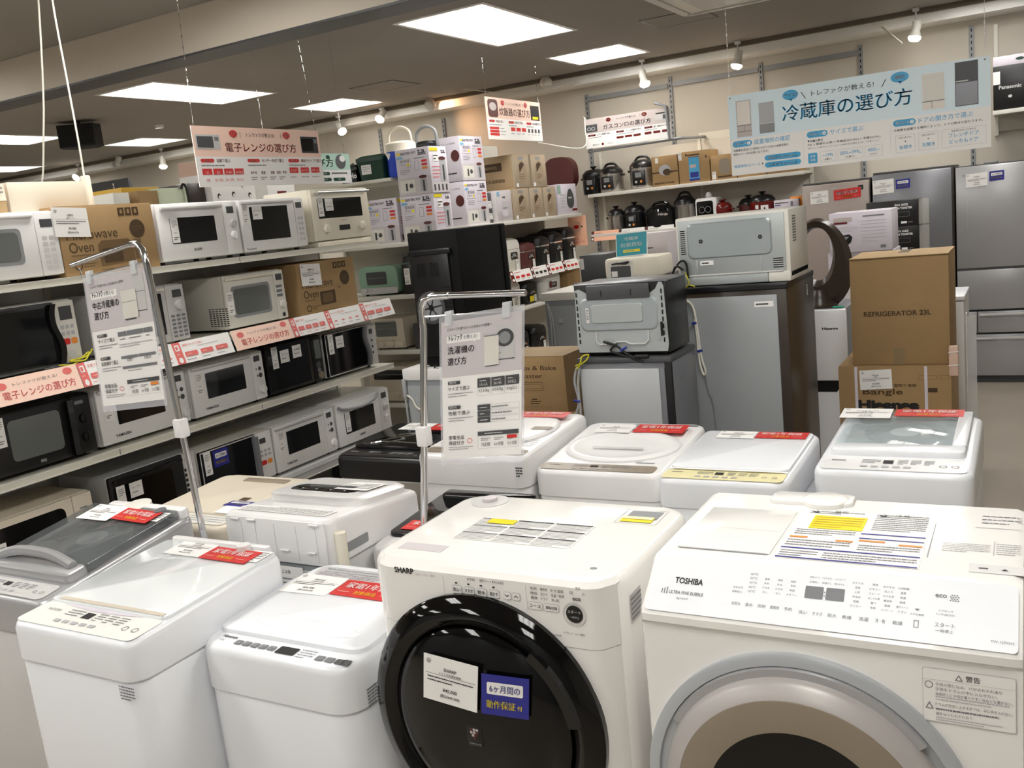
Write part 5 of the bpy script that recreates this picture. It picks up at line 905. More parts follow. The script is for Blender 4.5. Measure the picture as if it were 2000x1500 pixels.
# silver fridge, back to us
t = thing('refrigerator', 'silver small fridge with dark right edge, between toaster carton and black fridge', 'refrigerator', (-1.79, 3.73, 0))
w, d, h = .435, .33, 1.095
MB().box(0, w-.0, .004, d, .03, h-.025, 'silverdark', .004).build('body', t); MB().box(.005, w-.055, -.004, .006, .05, h-.05, 'steel', .004).build('back_panel', t)
m = MB().box(w-.055, w-.03, -.002, .008, .05, h-.05, 'silverdark', .003); m.box(w-.03, w, -.002, .02, .03, h-.02, 'satin', .004); m.build('edge_strip', t)
MB().box(-.004, w+.004, -.006, d, h-.025, h, 'dgrey', .006).build('top_cover', t)
for fx in (.05, w-.05): MB().cyl((fx, .06, 0), .02, .035, 'rubber').build('foot', t)
cord(t, [(.0, -.012, h-.03), (-.02, -.015, h-.1), (-.01, -.012, h-.2), (-.035, -.012, h-.27), (-.025, -.014, h-.3), (-.005, -.013, h-.26), (-.005, -.013, h-.12), (.01, -.012, h-.04)], .0055, 'gcord')
cord(t, [(-.005, -.02, h-.03), (.02, -.025, h-.02), (.03, -.02, h+.01), (.06, -.015, h+.018), (.05, -.02, h-.005), (.02, -.02, h-.025), (.0, -.02, h-.045)], .0035, 'earth', 'earth_wire')
MB().tube([(-.03, -.018, h-.19), (.0, -.018, h-.195)], .006, 'tieblue', 6).build('cable_tie', t)
# black-topped oven on the silver fridge, back to us
t = thing('microwave_oven', 'black topped oven with pressed grey metal back, on the silver fridge', 'microwave', (-1.8, 3.755, 1.096))
w, d, h = .44, .27, .325
MB().box(.004, w-.004, .006, d, .012, h-.004, 'satin', .006).build('body', t); MB().box(0, w, .01, d, h-.006, h, 'silverdark', .002).build('top_plate', t)
m = front((0, 0, 0)); m.prism([(.012, .02), (w-.012, .02), (w-.006, .05), (w-.012, .3), (w-.02, .318), (w-.034, .318), (w-.05, .29), (w-.09, .265), (.09, .265), (.06, .29), (.03, .305), (.012, .3), (.004, .05)], -.002, .0015, 'zinc'); m.build('back_plate', t)
m = front((0, 0, 0)); m.box(.07, w-.075, .255, .318, .0, .012, 'dgrey', .004); [m.box(x, x+.004, .27, .295, .012, .014, 'ink') for x in (.14, .28)]; m.build('rear_hood', t)
m = front((0, -.002, 0)); m.loft([[(x, z, zz) for x, z in rrect(.03+i, w-.045-i, .115+i, .262-i, .03, 5)] for i, zz in ((0, 0), (.006, .005), (.009, .005))], 'galv'); m.loft([[(x, z, zz) for x, z in rrect(.085+i, w-.11-i, .15+i, .235-i, .012, 4)] for i, zz in ((0, .004), (.004, .009), (.007, .009))], 'zinc'); m.build('embossed_panel', t)
m = front((0, -.002, 0)); m.tube([(.1, .112, .0), (.1, .07, .003), (.115, .055, .004), (.18, .055, .004), (.2, .066, .004), (.24, .066, .004), (.26, .055, .004), (.33, .055, .004), (.345, .07, .003), (.345, .112, 0)], .004, 'lgrey', 6); m.build('rib', t)
m = front((0, -.003, 0))
for k in range(8): m.rect(.016, .06+k*.03, .022, .08+k*.03, 'hole', 1); m.rect(w-.026, .06+k*.03, w-.02, .08+k*.03, 'hole', 1)
m.build('vent_slots', t)
m = front((0, -.008, 0)); m.rect(.06, .155, .075, .22, 'paper', 1); m.greek(.062, .16, .073, .215, 8, 'ink', 2, .6, .2); m.build('rating_label', t)
cord(t, [(.16, -.012, .06), (.14, -.02, .07), (.2, -.02, .05), (.24, -.025, .02), (.28, -.03, -.0), (.32, -.03, -.02), (.3, -.03, -.015), (.22, -.022, .01), (.17, -.02, .03), (.2, -.018, .06)], .0055); MB().cyl((.29, -.035, .004), .009, .06, 'cord', 'x', 10).build('plug', t); MB().cyl((.415, -.02, .09), .006, .06, 'cord', 'z', 10).build('plug', t)
MB().tube([(.22, -.03, .03), (.25, -.03, .045)], .006, 'tieblue', 6).build('cable_tie', t)
for fx in (.04, w-.05): MB().cyl((fx, .05, 0), .014, .014, 'rubber').build('foot', t)
# grey small fridge with the black cooler on it
t = thing('refrigerator', 'grey small fridge with white top seen from its back, under the black cooler box', 'refrigerator', (-2.93, 3.95, 0))
w, d, h = .48, .5, 1.015
MB().box(.008, w-.008, .0, d, .03, h-.06, 'greyback', .004).build('body', t); MB().box(-.002, w+.002, -.006, d, h-.062, h, 'white', .006).build('top_cover', t)
for fx in (.05, w-.05): MB().cyl((fx, .06, 0), .02, .035, 'rubber').build('foot', t)
MB().box(-.006, .02, -.02, .0, h-.16, h-.05, 'gcord', .01).build('cord_bundle', t); cord(t, [(.02, -.012, h-.14), (.05, -.014, h-.16), (.07, -.014, h-.2), (.1, -.012, h-.22)], .005, 'wcord'); MB().box(.095, .13, -.022, -.004, h-.235, h-.205, 'wcord', .005).build('plug', t); cord(t, [(.006, -.012, h-.15), (.006, -.012, h-.3), (.0, -.02, h-.55)], .006, 'gcord', 'cable')
m = MB().box(.02, w-.02, -.005, .0, .04, h-.09, 'sheet', .003); m.build('back_panel', t)
t = thing('mini_fridge', 'tall black cooler box with fan guard seen from its back, on the grey fridge', 'mini fridge', (-2.83, 3.995, 1.0155))
w, d, h = .305, .44, .705
MB().box(0, w, .0, d, .01, h, 'mblack', .008).build('body', t); MB().box(-.002, w+.004, d+.006, d+.06, .01, h, 'mblack', .01).build('door', t)
m = MB().box(.012, w-.06, -.012, .002, .06, h-.1, 'satin', .006); m.box(.02, w-.04, -.02, .002, h-.12, h-.09, 'satin', .006); m.build('back_cover', t)
m = front((.115, -.0125, .315)); m.lathe([(.085, 0), (.085, .012), (.07, .014), (.066, .006)], (0, 0, 0), 'dgrey', n=36); m.ell(0, 0, .066, .066, 'mgrey', 7, 32)
for k in range(6): a = R(k*60+10); c, s = math.cos(a), math.sin(a); m.add([(.066*c-.003*s, .066*s+.003*c, .009), (.066*c+.003*s, .066*s-.003*c, .009), (.003*s, -.003*c, .009), (-.003*s, .003*c, .009)], [(0, 1, 2, 3)], 'black')
m.ell(0, 0, .016, .016, 'black', 10); m.build('fan_guard', t)
m = front((0, -.0125, 0))
for x in (.05, .13):
    for k in range(6): m.rect(x+k*.009, .475, x+k*.009+.004, .545, 'hole', 1)
for k in range(9): m.rect(.205, .25+k*.02, .24, .26+k*.02, 'hole', 1)
m.build('vent_slots', t)
cord(t, [(.11, -.03, .02), (.09, -.04, -.02), (.11, -.045, -.05), (.14, -.04, -.03), (.11, -.03, -.0), (.13, -.04, -.07), (.15, -.03, -.15), (.155, -.025, -.2)], .004); MB().cyl((.156, -.026, -.27), .014, .075, 'cord', n=12, r2=.008).build('plug', t)
for fx in (.03, w-.03): MB().cyl((fx, .05, 0), .014, .012, 'rubber').build('foot', t)
# toaster cartons
t = carton('kraft_carton', 'plain kraft carton under the steam toaster carton', (-2.42, 3.98, 0), 0, .48, .34, .775, 'kraft')
t = carton('kraft_carton', 'kraft carton printed Steam and Bake Toaster beside the silver fridge', (-2.4, 3.995, .7785), R(0), .405, .3, .28, 'kraft')
m = front((0, -.0008, 0)); m.text('Steam & Bake', .1, .215, .022, 'brownink', 1, w=.26, res=3); m.text('Toaster', .13, .175, .022, 'brownink', 1, w=.15, res=3); m.frm(.13, .11, .28, .155, .0015, 'brownink', 1); m.frm(.15, .12, .27, .145, .0012, 'brownink', 1); m.rect(.21, .065, .24, .07, 'brownink', 1); m.greek(.2, .04, .26, .062, 2, 'brownink', 1); m.greek(.1, .01, .32, .035, 3, 'kraftdark', 1, .2, .1); m.build('print', t)
MB().box(.002, .403, .002, .298, .281, .2835, 'kraftpale').build('torn_top', t)
# grey fridge further back
t = thing('refrigerator', 'grey fridge with white top seen from its back, left of the black topped oven', 'refrigerator', (-2.545, 4.9, 0))
w, d, h = .5, .48, 1.285
MB().box(.01, w, 0, d, .03, h-.05, 'greyback', .004).build('body', t); MB().box(-.012, w, -.006, d, h-.05, h, 'offwhite', .008).build('top_cover', t)
for fx in (.05, w-.05): MB().cyl((fx, .06, 0), .02, .035, 'rubber').build('foot', t)
cord(t, [(.03, -.01, h-.06), (.045, -.012, h-.2), (.035, -.012, h-.38), (.05, -.012, h-.42), (.06, -.012, h-.36), (.055, -.01, h-.15), (.03, -.01, h-.06)], .006, 'gcord'); MB().cyl((.1, -.004, h-.17), .015, .02, 'steel', 'x', 12).build('pipe_stub', t)
m = MB().box(.03, w-.03, -.003, .0, .05, h-.08, 'sheet', .001); m.build('back_panel', t)
# things behind the black topped oven: stacked on low shelves
t = thing('display_table', 'dark low display table behind the fridge row', 'table', (-2.62, 5.0, 0))
MB().box(0, .72, .48, 1.2, 1.25, 1.28, 'dgrey', .004).build('table_top', t)
for x in (.02, .67):
    for y_ in (.5, 1.15): MB().box(x, x+.03, y_, y_+.03, 0, 1.25, 'dgrey').build('leg', t)
t = thing('microwave_oven', 'cream microwave with black cord on its back, in front of the teal sign', 'microwave', (-2.2, 4.5, 1.405-.0)); 
bpy.data.objects.remove(t)
t = thing('toaster_oven', 'cream toaster oven with a dark opening, under the teal sign', 'toaster oven', (-2.4, 5.5, 1.2805))
w, d, h = .37, .28, .14
MB().box(0, w, 0.01, d, .01, h, 'cream', .02).build('body', t); m = front((0, .009, 0)); m.rr(.02, .02, .2, h-.02, 'offwhite', .012, 1); m.rr(.045, .02, .18, h-.05, 'dgrey', .008, 2); m.rect(.05, .025, .09, .06, 'paper', 3); m.build('door', t)
cord(t, [(.06, -.005, .105), (.1, -.008, .11), (.15, -.005, .105), (.17, -.005, .115), (.1, -.008, .108)], .006, 'cord')
for fx in (.05, w-.05): MB().cyl((fx, .05, 0), .012, .011, 'rubber').build('foot', t)
t = thing('desk_sign', 'teal desk sign about buying up fridges, behind the black topped oven', 'sign', (-2.35, 5.6, 1.4215))
m = front((0, 0, 0), (1, 0, .03), (0, .15, 1)); m.box(0, .215, 0, .15, -.003, 0, 'paper'); m.rect(.005, .005, .21, .145, 'teal', 1); m.text('冷蔵庫', .105, .1, .024, 'paper', 2, 'c', w=.1, bold=.01, res=4); m.text('出張買取', .107, .06, .026, 'paper', 2, 'c', w=.145, bold=.01, res=4); m.rr(.05, .025, .165, .042, 'yellow', .003, 2); m.greek(.06, .03, .155, .037, 1, 'teal', 3, .8, .05); m.build('board', t); MB().box(.03, .18, -.02, .05, 0, .004, 'clear').build('base', t)
t = carton('mini_fridge', 'dark grey small fridge behind the black topped oven, left of the teal sign', (-2.61, 5.6, 1.2805), 0, .2, .27, .17, 'dgrey', cat='mini fridge', lid=False)
m = front((-.001, -.001, 0)); m.rect(.005, .08, .03, .15, 'lgrey', 1); m.build('side_label', t)
t = carton('pale_carton', 'pale lilac appliance carton right of the teal sign', (-2.32, 5.83, 1.2805), 0, .24, .25, .25, 'greige', lid=False)
bpy.data.objects.remove(t.children[0]); MB().box(-.12, .24, 0, .25, 0, .27, 'greige', .003).build('carton_body', t); m = front((-.12, -.001, 0)); m.rect(.06, .17, .26, .178, 'dgrey', 1); m.frm(.1, .04, .27, .15, .0015, 'inklight', 1); m.rect(.2, .1, .25, .107, 'red', 1); m.rect(.21, .088, .255, .092, 'red', 1); m.frm(.12, .06, .17, .13, .0015, 'inklight', 1); m.build('print', t)

# ---------------------------------------------------------------- cartons and fridges on the right
t = carton('kraft_carton', 'kraft carton with two white straps and black brand lettering, under the fridge carton', (-.835, 4.64, 0), 0, .5, .44, .868, 'kraft')
m = front((0, -.001, 0)); m.text('Hisense', .085, .66, .046, 'ink', 1, w=.275, bold=.06, res=4); m.text('Bangle', .11, .725, .035, 'brownink', 1, w=.18, bold=.01); m.text('2ドア ノンフロン冷凍冷蔵庫', .1, .628, .016, 'brownink', 1, w=.24); m.frm(.36, .805, .44, .825, .001, 'brownink', 1); m.frm(.455, .805, .49, .825, .001, 'brownink', 1); m.text('霜取り自動', .25, .77, .015, 'brownink', 1, w=.1); m.rect(.4, .745, .44, .765, 'brownink', 1); m.rect(.335, .56, .5, .65, 'paper', 1); m.text('HR-B91E3W', .35, .6, .026, 'ink', 2, w=.135, bold=.02); m.greek(.345, .632, .39, .642, 1, 'inkgrey', 2); m.rect(.36, .36, .49, .42, 'paper', 1); m.build('print', t)
m = MB()
for x in (.075, .385): m.box(x, x+.013, -.0025, -.0005, 0, .868, 'lilac')
m.build('strap', t); price_card(t, (.1, -.003, .755), (1, 0, .05), (-.03, 0, 1), .145, .095, 'Hisense', '冷蔵庫', '¥15,000', '(税込¥16,500)')
m = MB().box(.49, .53, -.004, .03, .82, .96, 'pinkish', .006); m.tube([(.488, -.006, .93), (.532, -.006, .935)], .002, 'paper', 6); m.tube([(.488, -.006, .87), (.532, -.006, .873)], .002, 'paper', 6); m.build('edge_guard', t)
t = carton('kraft_carton', 'tall kraft carton printed REFRIGERATOR 23L, stacked on the strapped carton', (-.77, 4.67, .8715), 0, .43, .4, .51, 'kraft')
m = front((0, -.001, 0)); m.text('REFRIGERATOR 23L', .058, .235, .023, 'brownink', 1, w=.295, bold=.02, res=4); m.text('', 0, 0, .01, 'ink'); m.build('print', t)
m = MB().box(.185, .235, -.0012, .0, .0, .08, 'tape'); m.box(.19, .24, .0, .4, .5125, .5138, 'tape'); m.build('tape', t)
q = [o for o in t.children if o.name.startswith('flap')][0]; bpy.data.objects.remove(q); m = MB().box(.0, .43, -.008, .199, .511, .514, 'kraftlite'); m.box(.0, .43, .201, .4, .511, .5135, 'kraftlite'); m.build('flap', t)
t = thing('refrigerator', 'white two door fridge with a dark handle gap, right of the black fridge', 'refrigerator', (-1.385, 5.3, 0))
w, d, h = .48, .48, 1.065
MB().box(.004, w-.004, .05, d, .03, h, 'silverdark', .006).build('body', t); MB().box(0, w, 0, .05, .665, h, 'coolwhite', .008).build('door', t); m = MB().loft([[(x, yy, z) for x, z in ((0, .05), (w, .05), (w, .63), (w-.04, .63), (w-.06, .6), (.06, .6), (.03, .63), (0, .63))] for yy in (0, .05)], 'coolwhite', smooth=False); m.build('freezer_door', t)
MB().box(.003, w-.003, .012, .05, .6, .664, 'hole').build('handle_gap', t); m = front((0, -.001, 0)); m.text('Hisense', .355, .955, .014, 'ink', 1, w=.085, bold=.03); m.build('badge', t)
for fx in (.05, w-.05): MB().cyl((fx, .06, 0), .02, .035, 'rubber').build('foot', t)
t = thing('bladeless_fan', 'dark brown ring shaped fan standing on the white fridge', 'fan', (-1.07, 5.46, 1.0655))
m = MB(); secs = []
for k in range(40):
    a = 2*math.pi*k/40; ca, sa = math.cos(a), math.sin(a); cx_, cz_ = .0, .285
    ww = .03+.026*(1-sa)**1.3; rx, rz = .1, .17
    secs.append([(cx_+ca*(rx+o), yy, cz_+sa*(rz+o)) for o, yy in ((0, -.03), (-ww*.35, .02), (0, .055), (ww, .06), (ww*1.5, .0), (ww, -.035))])
m.loft(secs+[secs[0]], 'darkside', False, False); m.build('ring', t)
secs = [[(.1*math.cos(2*math.pi*k/40), yy, .285+.169*math.sin(2*math.pi*k/40)) for yy in (-.028, .05)] for k in range(41)]
m = MB(); m.loft([[(p[0]*.99, p[1], .285+(p[2]-.285)*.99) for p in s] for s in secs], 'lgrey', False, False, closed=False); m.build('inner_rim', t)
MB().lathe([(.1, 0), (.1, .02), (.07, .06), (.06, .1)], (0, .01, 0), 'darkside').build('base', t)
m = front((.09, -.08, .006)); m.box(0, .06, -.003, .004, 0, .02, 'tiegreen', .002); m.build('tape', t)
# white appliance cartons, toaster cartons
t = carton('shelf_box', 'large plain carton, lowest of the stack in front of the bronze fridge', (-1.28, 6.8, 0), 0, .46, .4, 1.02, 'greige', lid=False)
t = carton('pale_carton', 'white carton showing letters, below the cooker carton', (-1.26, 6.8, 1.0205), 0, .43, .36, .245, 'lilac', lid=False)
m = front((0, -.001, 0)); m.text('h', .13, .12, .05, 'ink', 1, bold=.03); m.text('A-Stage', .33, .215, .014, 'ink', 1, w=.075, bold=.02); m.greek(.12, .03, .17, .08, 2, 'ink', 1); m.greek(.02, .16, .2, .175, 1, 'inkgrey', 1); m.build('print', t)
t = carton('pale_carton', 'pinkish white carton with a black pan picture in front of the bronze fridge', (-1.24, 6.78, 1.285-.0185), 0, .405, .33, .272, 'lilac', lid=False)
m = front((0, -.001, 0)); m.rect(.03, .215, .15, .24, 'pgreige', 1); m.rect(.03, .198, .12, .21, 'darkred', 1); m.rect(.22, .238, .36, .245, 'inkgrey', 1); m.greek(.03, .14, .19, .18, 3, 'inklight', 1, .25, .05); m.greek(.21, .06, .37, .22, 7, 'inklight', 1, .2, .05)
m.poly([(.06, .09), (.09, .12), (.13, .125), (.15, .105), (.14, .07), (.11, .045), (.08, .05)], 'satin', .0012); m.poly([(.07, .085), (.1, .11), (.13, .11), (.1, .08)], 'mgrey', .0018); m.rect(.33, .02, .365, .04, 'inkgrey', 1); m.build('print', t)
MB().box(-.001, .0, 0, .33, 0, .27, 'lgrey').build('side_panel', t)
for k, lb in enumerate(('lowest black oven toaster carton, hidden mostly by the kraft carton', 'second black oven toaster carton, under the topmost one', 'topmost black oven toaster carton with plastic wrap at its right')):
    z = (0, 1.19, 1.3825)[k]; hh = (1.189, .192, .19)[k]
    t = carton('toaster_carton', lb, (-1.1, 7.5, z), 0, .36, .3, hh, 'black', 'black toaster cartons', lid=False)
    if k: m = front((0, -.001, 0)); m.text('BIG SIZE', .2, .15, .014, 'paper', 1, w=.09, bold=.02); m.text('OVEN TOASTER', .18, .125, .016, 'paper', 1, w=.14, bold=.03); m.frm(.22, .07, .3, .105, .002, 'inkgrey', 1); m.rect(.24, .02, .28, .036, 'paper', 1); m.rect(.29, .025, .32, .032, 'inkgrey', 1); m.build('print', t)
    if k: MB().box(.3605, .43, .0, .05, .005, hh, 'film', .01).build('plastic_wrap', t)
t = thing('refrigerator', 'slim white fridge right of the tall kraft cartons', 'refrigerator', (-.43, 5.5, 0))
MB().box(0, .1, .03, .45, .03, 1.06, 'lgrey', .006).build('body', t); MB().box(0, .1, .0, .03, .05, 1.055, 'coolwhite', .006).build('door', t); MB().box(.0, .104, .0, .45, 1.06, 1.085, 'coolwhite', .006).build('top_cover', t)
for yy in (.06, .4): MB().cyl((.05, yy, 0), .02, .035, 'rubber').build('foot', t)
t = thing('clear_panel', 'clear acrylic panel with a white edge standing beside the slim white fridge', 'panel', (-.32, 5.45, 0))
MB().box(0, .006, 0, .04, 0, 1.0, 'white', .002).build('edge', t); MB().box(.006, .05, .015, .02, .02, .98, 'clear').build('pane', t); MB().box(-.02, .06, -.05, .1, 0, .012, 'white').build('base', t)

# row of full-size fridges at the back
def fridge(label, x, w, h, c, side, yf=8.44, d=.66):
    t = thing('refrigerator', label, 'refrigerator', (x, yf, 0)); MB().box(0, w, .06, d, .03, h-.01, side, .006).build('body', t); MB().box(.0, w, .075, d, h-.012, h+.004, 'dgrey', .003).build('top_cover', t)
    for fx in (.05, w-.05): MB().cyl((fx, .1, 0), .025, .035, 'rubber').build('foot', t)
    return t
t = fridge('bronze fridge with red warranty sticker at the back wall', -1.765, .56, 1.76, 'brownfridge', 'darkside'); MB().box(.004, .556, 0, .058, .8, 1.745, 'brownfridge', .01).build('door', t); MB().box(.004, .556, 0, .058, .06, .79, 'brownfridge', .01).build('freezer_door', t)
m = front((0, -.001, 0)); m.rect(.47, 1.67, .51, 1.71, 'ink', 1); [m.ell(.49+(k-.5)*.008, 1.69, .003, .003, 'lgrey', 2, 8) for k in range(2)]; m.rect(.25, 1.7, .3, 1.706, 'lgrey', 1); m.build('emblem', t); price_card(t, (.075, -.002, 1.585), (1, 0, .02), (0, 0, 1), .15, .105, 'SHARP', '冷蔵庫'); red_sticker(t, (.27, -.002, 1.6), (1, 0, .05), (0, 0, 1), .22, .085)
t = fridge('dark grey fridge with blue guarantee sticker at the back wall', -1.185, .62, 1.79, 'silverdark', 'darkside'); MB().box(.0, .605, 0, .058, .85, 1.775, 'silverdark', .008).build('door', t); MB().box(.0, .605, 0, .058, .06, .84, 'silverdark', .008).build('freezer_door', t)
price_card(t, (.005, -.002, 1.615), (1, 0, .03), (0, 0, 1), .165, .115, 'Panasonic', '冷蔵庫'); blue_sticker(t, (.185, -.002, 1.645), (1, 0, .03), (0, 0, 1), .11, .075)
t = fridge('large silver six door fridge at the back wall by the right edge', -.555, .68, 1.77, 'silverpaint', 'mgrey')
for z0, z1, nm in ((.952, 1.765, 'door'), (.61, .935, 'drawer'), (.06, .405, 'drawer')): MB().box(.003, .677, 0, .058, z0, z1, 'silverpaint', .008).build(nm, t)
for x0, x1 in ((.003, .145), (.15, .677)): MB().box(x0, x1, 0, .058, .42, .595, 'silverpaint', .006).build('drawer', t)
for x0, x1, z in ((.01, .14, .545), (.16, .67, .555), (.01, .67, .36)): MB().box(x0, x1, -.012, .0, z, z+.022, 'lgrey', .006).build('handle', t)
m = MB().box(.0, .68, .004, .05, .935, .953, 'dgrey'); m.build('door_gap', t); m = front((0, -.001, 0)); m.text('TOSHIBA', .05, 1.69, .012, 'dgrey', 1, w=.05); m.frm(.05, 1.28, .085, 1.6, .0015, 'lgrey', 1); m.build('touch_panel', t)
price_card(t, (.078, -.002, 1.6), (1, 0, .04), (0, 0, 1), .155, .105, 'TOSHIBA', '冷蔵庫'); blue_sticker(t, (.245, -.002, 1.635), (1, 0, .03), (0, 0, 1), .105, .075); MB().box(.2, .3, .1, .3, 1.775, 1.79, 'mgrey', .006).build('hinge_cover', t)
m = MB().box(.02, .66, .03, .06, .0, .055, 'dgrey'); m.build('kick_plate', t)
t = carton('floor_mat', 'small brown board lying on the floor right of the cartons', (-.28, 5.05, .0), 0, .12, .1, .012, 'kraftdark', cat='board', lid=False)

# ================================================================ RACKS AT THE BACK
def rack(label, loc, rot, w, d, shelves, h, back='wallside', lip='offwhite', name='shelf_rack', z0=0):
    t = thing(name, label, 'shelf rack', loc, rot)
    for z in shelves:
        m = MB().box(0, w, .004, d, z-.026, z, 'shelf', .002); m.box(0, w, -.002, .004, z-.032, z+.001, lip, .002); m.build('shelf', t)
    n = max(2, int(w/.9)+1)
    for k in range(n): x = (w-.03)*k/(n-1); MB().box(x, x+.03, d, d+.035, z0, h, 'shelf').build('upright', t)
    MB().box(.03, w-.03, d+.012, d+.02, z0+.03, h-.02, back).build('back_panel', t)
    if not z0:
        for x in (.02, w-.06): MB().box(x, x+.04, .05, d, 0, .03, 'dgrey').build('foot', t)
    return t
UY = 5.65
rack('cream shelf rack with stacked pot cartons behind the end of the microwave rack', (-4.95, UY, 0), 0, 1.3, .42, (.43, .845, 1.262, 1.648), 1.646)
for x in (0, .83): MB().box(x, x+.03, .42, .455, 1.646, 2.12, 'shelf').build('upright', bpy.data.objects['shelf_rack.001'])
MB().box(.03, .83, .432, .44, 1.646, 2.1, 'wallside').build('back_panel', bpy.data.objects['shelf_rack.001'])
MB().box(0, .86, 0.004, .42, 2.095, 2.12, 'shelf', .002).build('shelf', bpy.data.objects['shelf_rack.001'])
WX = -3.94
rack('cream shelf rack with rice cookers at the middle back', (WX, 6.45, 0), R(90), 2.15, .42, (.5, .955, 1.255, 1.715), 2.0)
rack('wall shelf rack with pots and kraft cartons along the back wall', (-3.9, 8.7, 0), 0, 2.12, .36, (.6, 1.05, 1.485, 1.885), 2.3, 'wallmat')

# pot cartons on the end rack
def pot_carton(label, loc, rot=0, w=.29, d=.23, h=.325, sidew=True):
    t = thing('pot_carton', label, 'carton', loc, rot, 'boxed electric pots')
    MB().box(0, w, 0, d, 0, h, 'lilac', .002).build('carton_body', t)
    m = front((0, -.0008, 0)); m.rect(.0, 0, w, h*.38, 'greige', .5); m.text('ELECTRIC POT', .05, h*.88, .017, 'ink', 1, w=w*.45, bold=.02); m.rect(.01, h*.89, .045, h*.93, 'yellow', 1); m.ell(.035, h*.82, .03, .012, 'cyan', 1)
    m.text('2.2L', w*.68, h*.87, .026, 'ink', 1, w=w*.24, bold=.05); m.rect(w*.68, h*.84, w*.92, h*.86, 'ink', 1)
    m.rr(w*.08, h*.6, w*.45, h*.8, 'inklight', .008, 1); m.rr(w*.09, h*.605, w*.44, h*.795, 'lilac', .008, 1.5); m.text('電気給湯', w*.27, h*.71, .022, 'ink', 2, 'c', w=w*.28); m.text('ポット', w*.22, h*.635, .022, 'ink', 2, 'c', w=w*.16); m.rect(w*.33, h*.63, w*.4, h*.69, 'yellow', 2)
    m.greek(w*.55, h*.76, w*.93, h*.8, 1, 'inkgrey', 1, .6); m.frm(w*.55, h*.52, w*.68, h*.72, .002, 'inkgrey', 1)
    for k in range(3): m.rr(w*.76, h*(.68-.075*k), w*.93, h*(.73-.075*k), 'red' if k < 2 else 'orange', .006, 1)
    m.greek(w*.1, h*.45, w*.4, h*.57, 3, 'inkgrey', 1, .35, .05)
    m.rect(w*.05, h*.06, w*.5, h*.33, 'offwhite', 1); m.rect(w*.22, h*.1, w*.28, h*.26, 'dgrey', 2); m.ell(w*.39, h*.2, w*.06, h*.05, 'dgrey', 2); m.rr(w*.66, h*.06, w*.86, h*.36, 'inklight', .01, 1); m.rect(w*.74, h*.06, w*.8, h*.3, 'dgrey', 2); m.ell(w*.76, h*.37, w*.12, h*.035, 'maroon', 2); m.build('front_print', t)
    m = MB().frame((w+.0008, 0, 0), (0, 1, 0), (0, 0, 1)); m.rect(d*.05, h*.9, d*.5, h*.97, 'yellow', 1); m.rect(d*.2, h*.68, d*.5, h*.85, 'paper', 1); m.greek(d*.22, h*.7, d*.48, h*.83, 2, 'ink', 2); m.text('2.2L', d*.68, h*.86, .02, 'ink', 1, w=d*.25, bold=.05); m.greek(d*.1, h*.3, d*.55, h*.6, 4, 'softred', 1, .35, .06)
    m.rr(d*.55, h*.25, d*.9, h*.72, 'inklight', .01, 1); m.rect(d*.68, h*.27, d*.78, h*.6, 'dgrey', 2); m.ell(d*.7, h*.74, d*.2, h*.04, 'maroon', 2); m.rect(0, 0, d, h*.22, 'greige', .5)
    for k in range(4): m.rr(d*(.1+.22*k), h*.04, d*(.2+.22*k), h*.18, 'dgrey', .006, 1)
    m.build('side_print', t); return t
p0 = pot_carton('white pot carton at the left of the lower row, beside the cream oven', (-4.355, UY+.01, 1.6485))
def cp(lab, loc, rot=None): return dup(p0, loc, rot, lab)
cp('white pot carton in the lower row under the one standing alone on top', (-4.03, UY+.01, 1.6485)); cp('white pot carton standing alone on top of the lower row', (-4.025, UY+.01, 1.975))
p1 = pot_carton('upper tall white pot carton of the right stack at the rack corner', (WX-.03, 6.47, 2.0705), R(90), .355, .31, .35)
m = MB().frame((0, .31, 0), (0, -1, 0), (0, 0, 1)); m.T = MB().frame((-.0008, .31, 0), (0, -1, 0), (0, 0, 1)).T; m.text('使いやすいプッシュ式給湯', .03, .29, .014, 'inkgrey', 1, w=.24); m.ell(.26, .2, .04, .045, 'maroon', 1); m.rect(.12, .06, .26, .068, 'ink', 1); m.build('side_panel', p1)
dup(p1, (WX-.03, 6.47, 1.7155), R(90), 'lower tall white pot carton of the right stack at the rack corner')
# on the upper shelf of the end rack
t = thing('cooler_box', 'dark green cooler box with white label on the upper shelf', 'cooler box', (-4.41, UY+.03, 2.1205)); m = MB(); m.loft([[(x, y_, z) for x, y_ in rrect(i, .255-i, i, .25-i, .03, 4)] for z, i in ((0, .015), (.1, .005), (.135, 0))], 'dgreen'); m.build('tub', t)
m = MB(); m.loft([[(x, y_, z) for x, y_ in rrect(i, .255-i, i, .25-i, .03, 4)] for z, i in ((.136, -.004), (.165, -.004), (.18, .02))], 'dgreen'); m.build('lid', t); MB().tube(arc([(-.0, -.012, .13), (-.04, -.03, .11), (-.05, -.03, .09), (.02, -.02, .1)], 4), .012, 'dgrey').build('handle', t); m = front((.05, .004, .045)); m.rect(0, 0, .09, .08, 'paper', 1); m.greek(.01, .02, .08, .06, 3, 'inklight', 2); m.build('label', t)
t = thing('water_jug', 'blue and white water jug with a loop handle beside the cooler box', 'water jug', (-4.05, UY+.13, 2.1205)); MB().lathe([(.1, 0), (.11, .02), (.11, .18)], (0, 0, 0), 'brightblue', n=28).build('body', t); MB().lathe([(.112, .18), (.112, .235), (.09, .25)], (0, 0, 0), 'cream', n=28).build('lid', t)
MB().tube(arc([(-.1, 0, .24), (-.085, 0, .32), (0, 0, .355), (.085, 0, .32), (.1, 0, .24)], 6), .009, 'cream').build('handle', t); m = front((-.07, -.105, .12)); m.poly([(0, .05), (.05, .05), (.025, 0)], 'paper', .001); m.build('emblem', t)
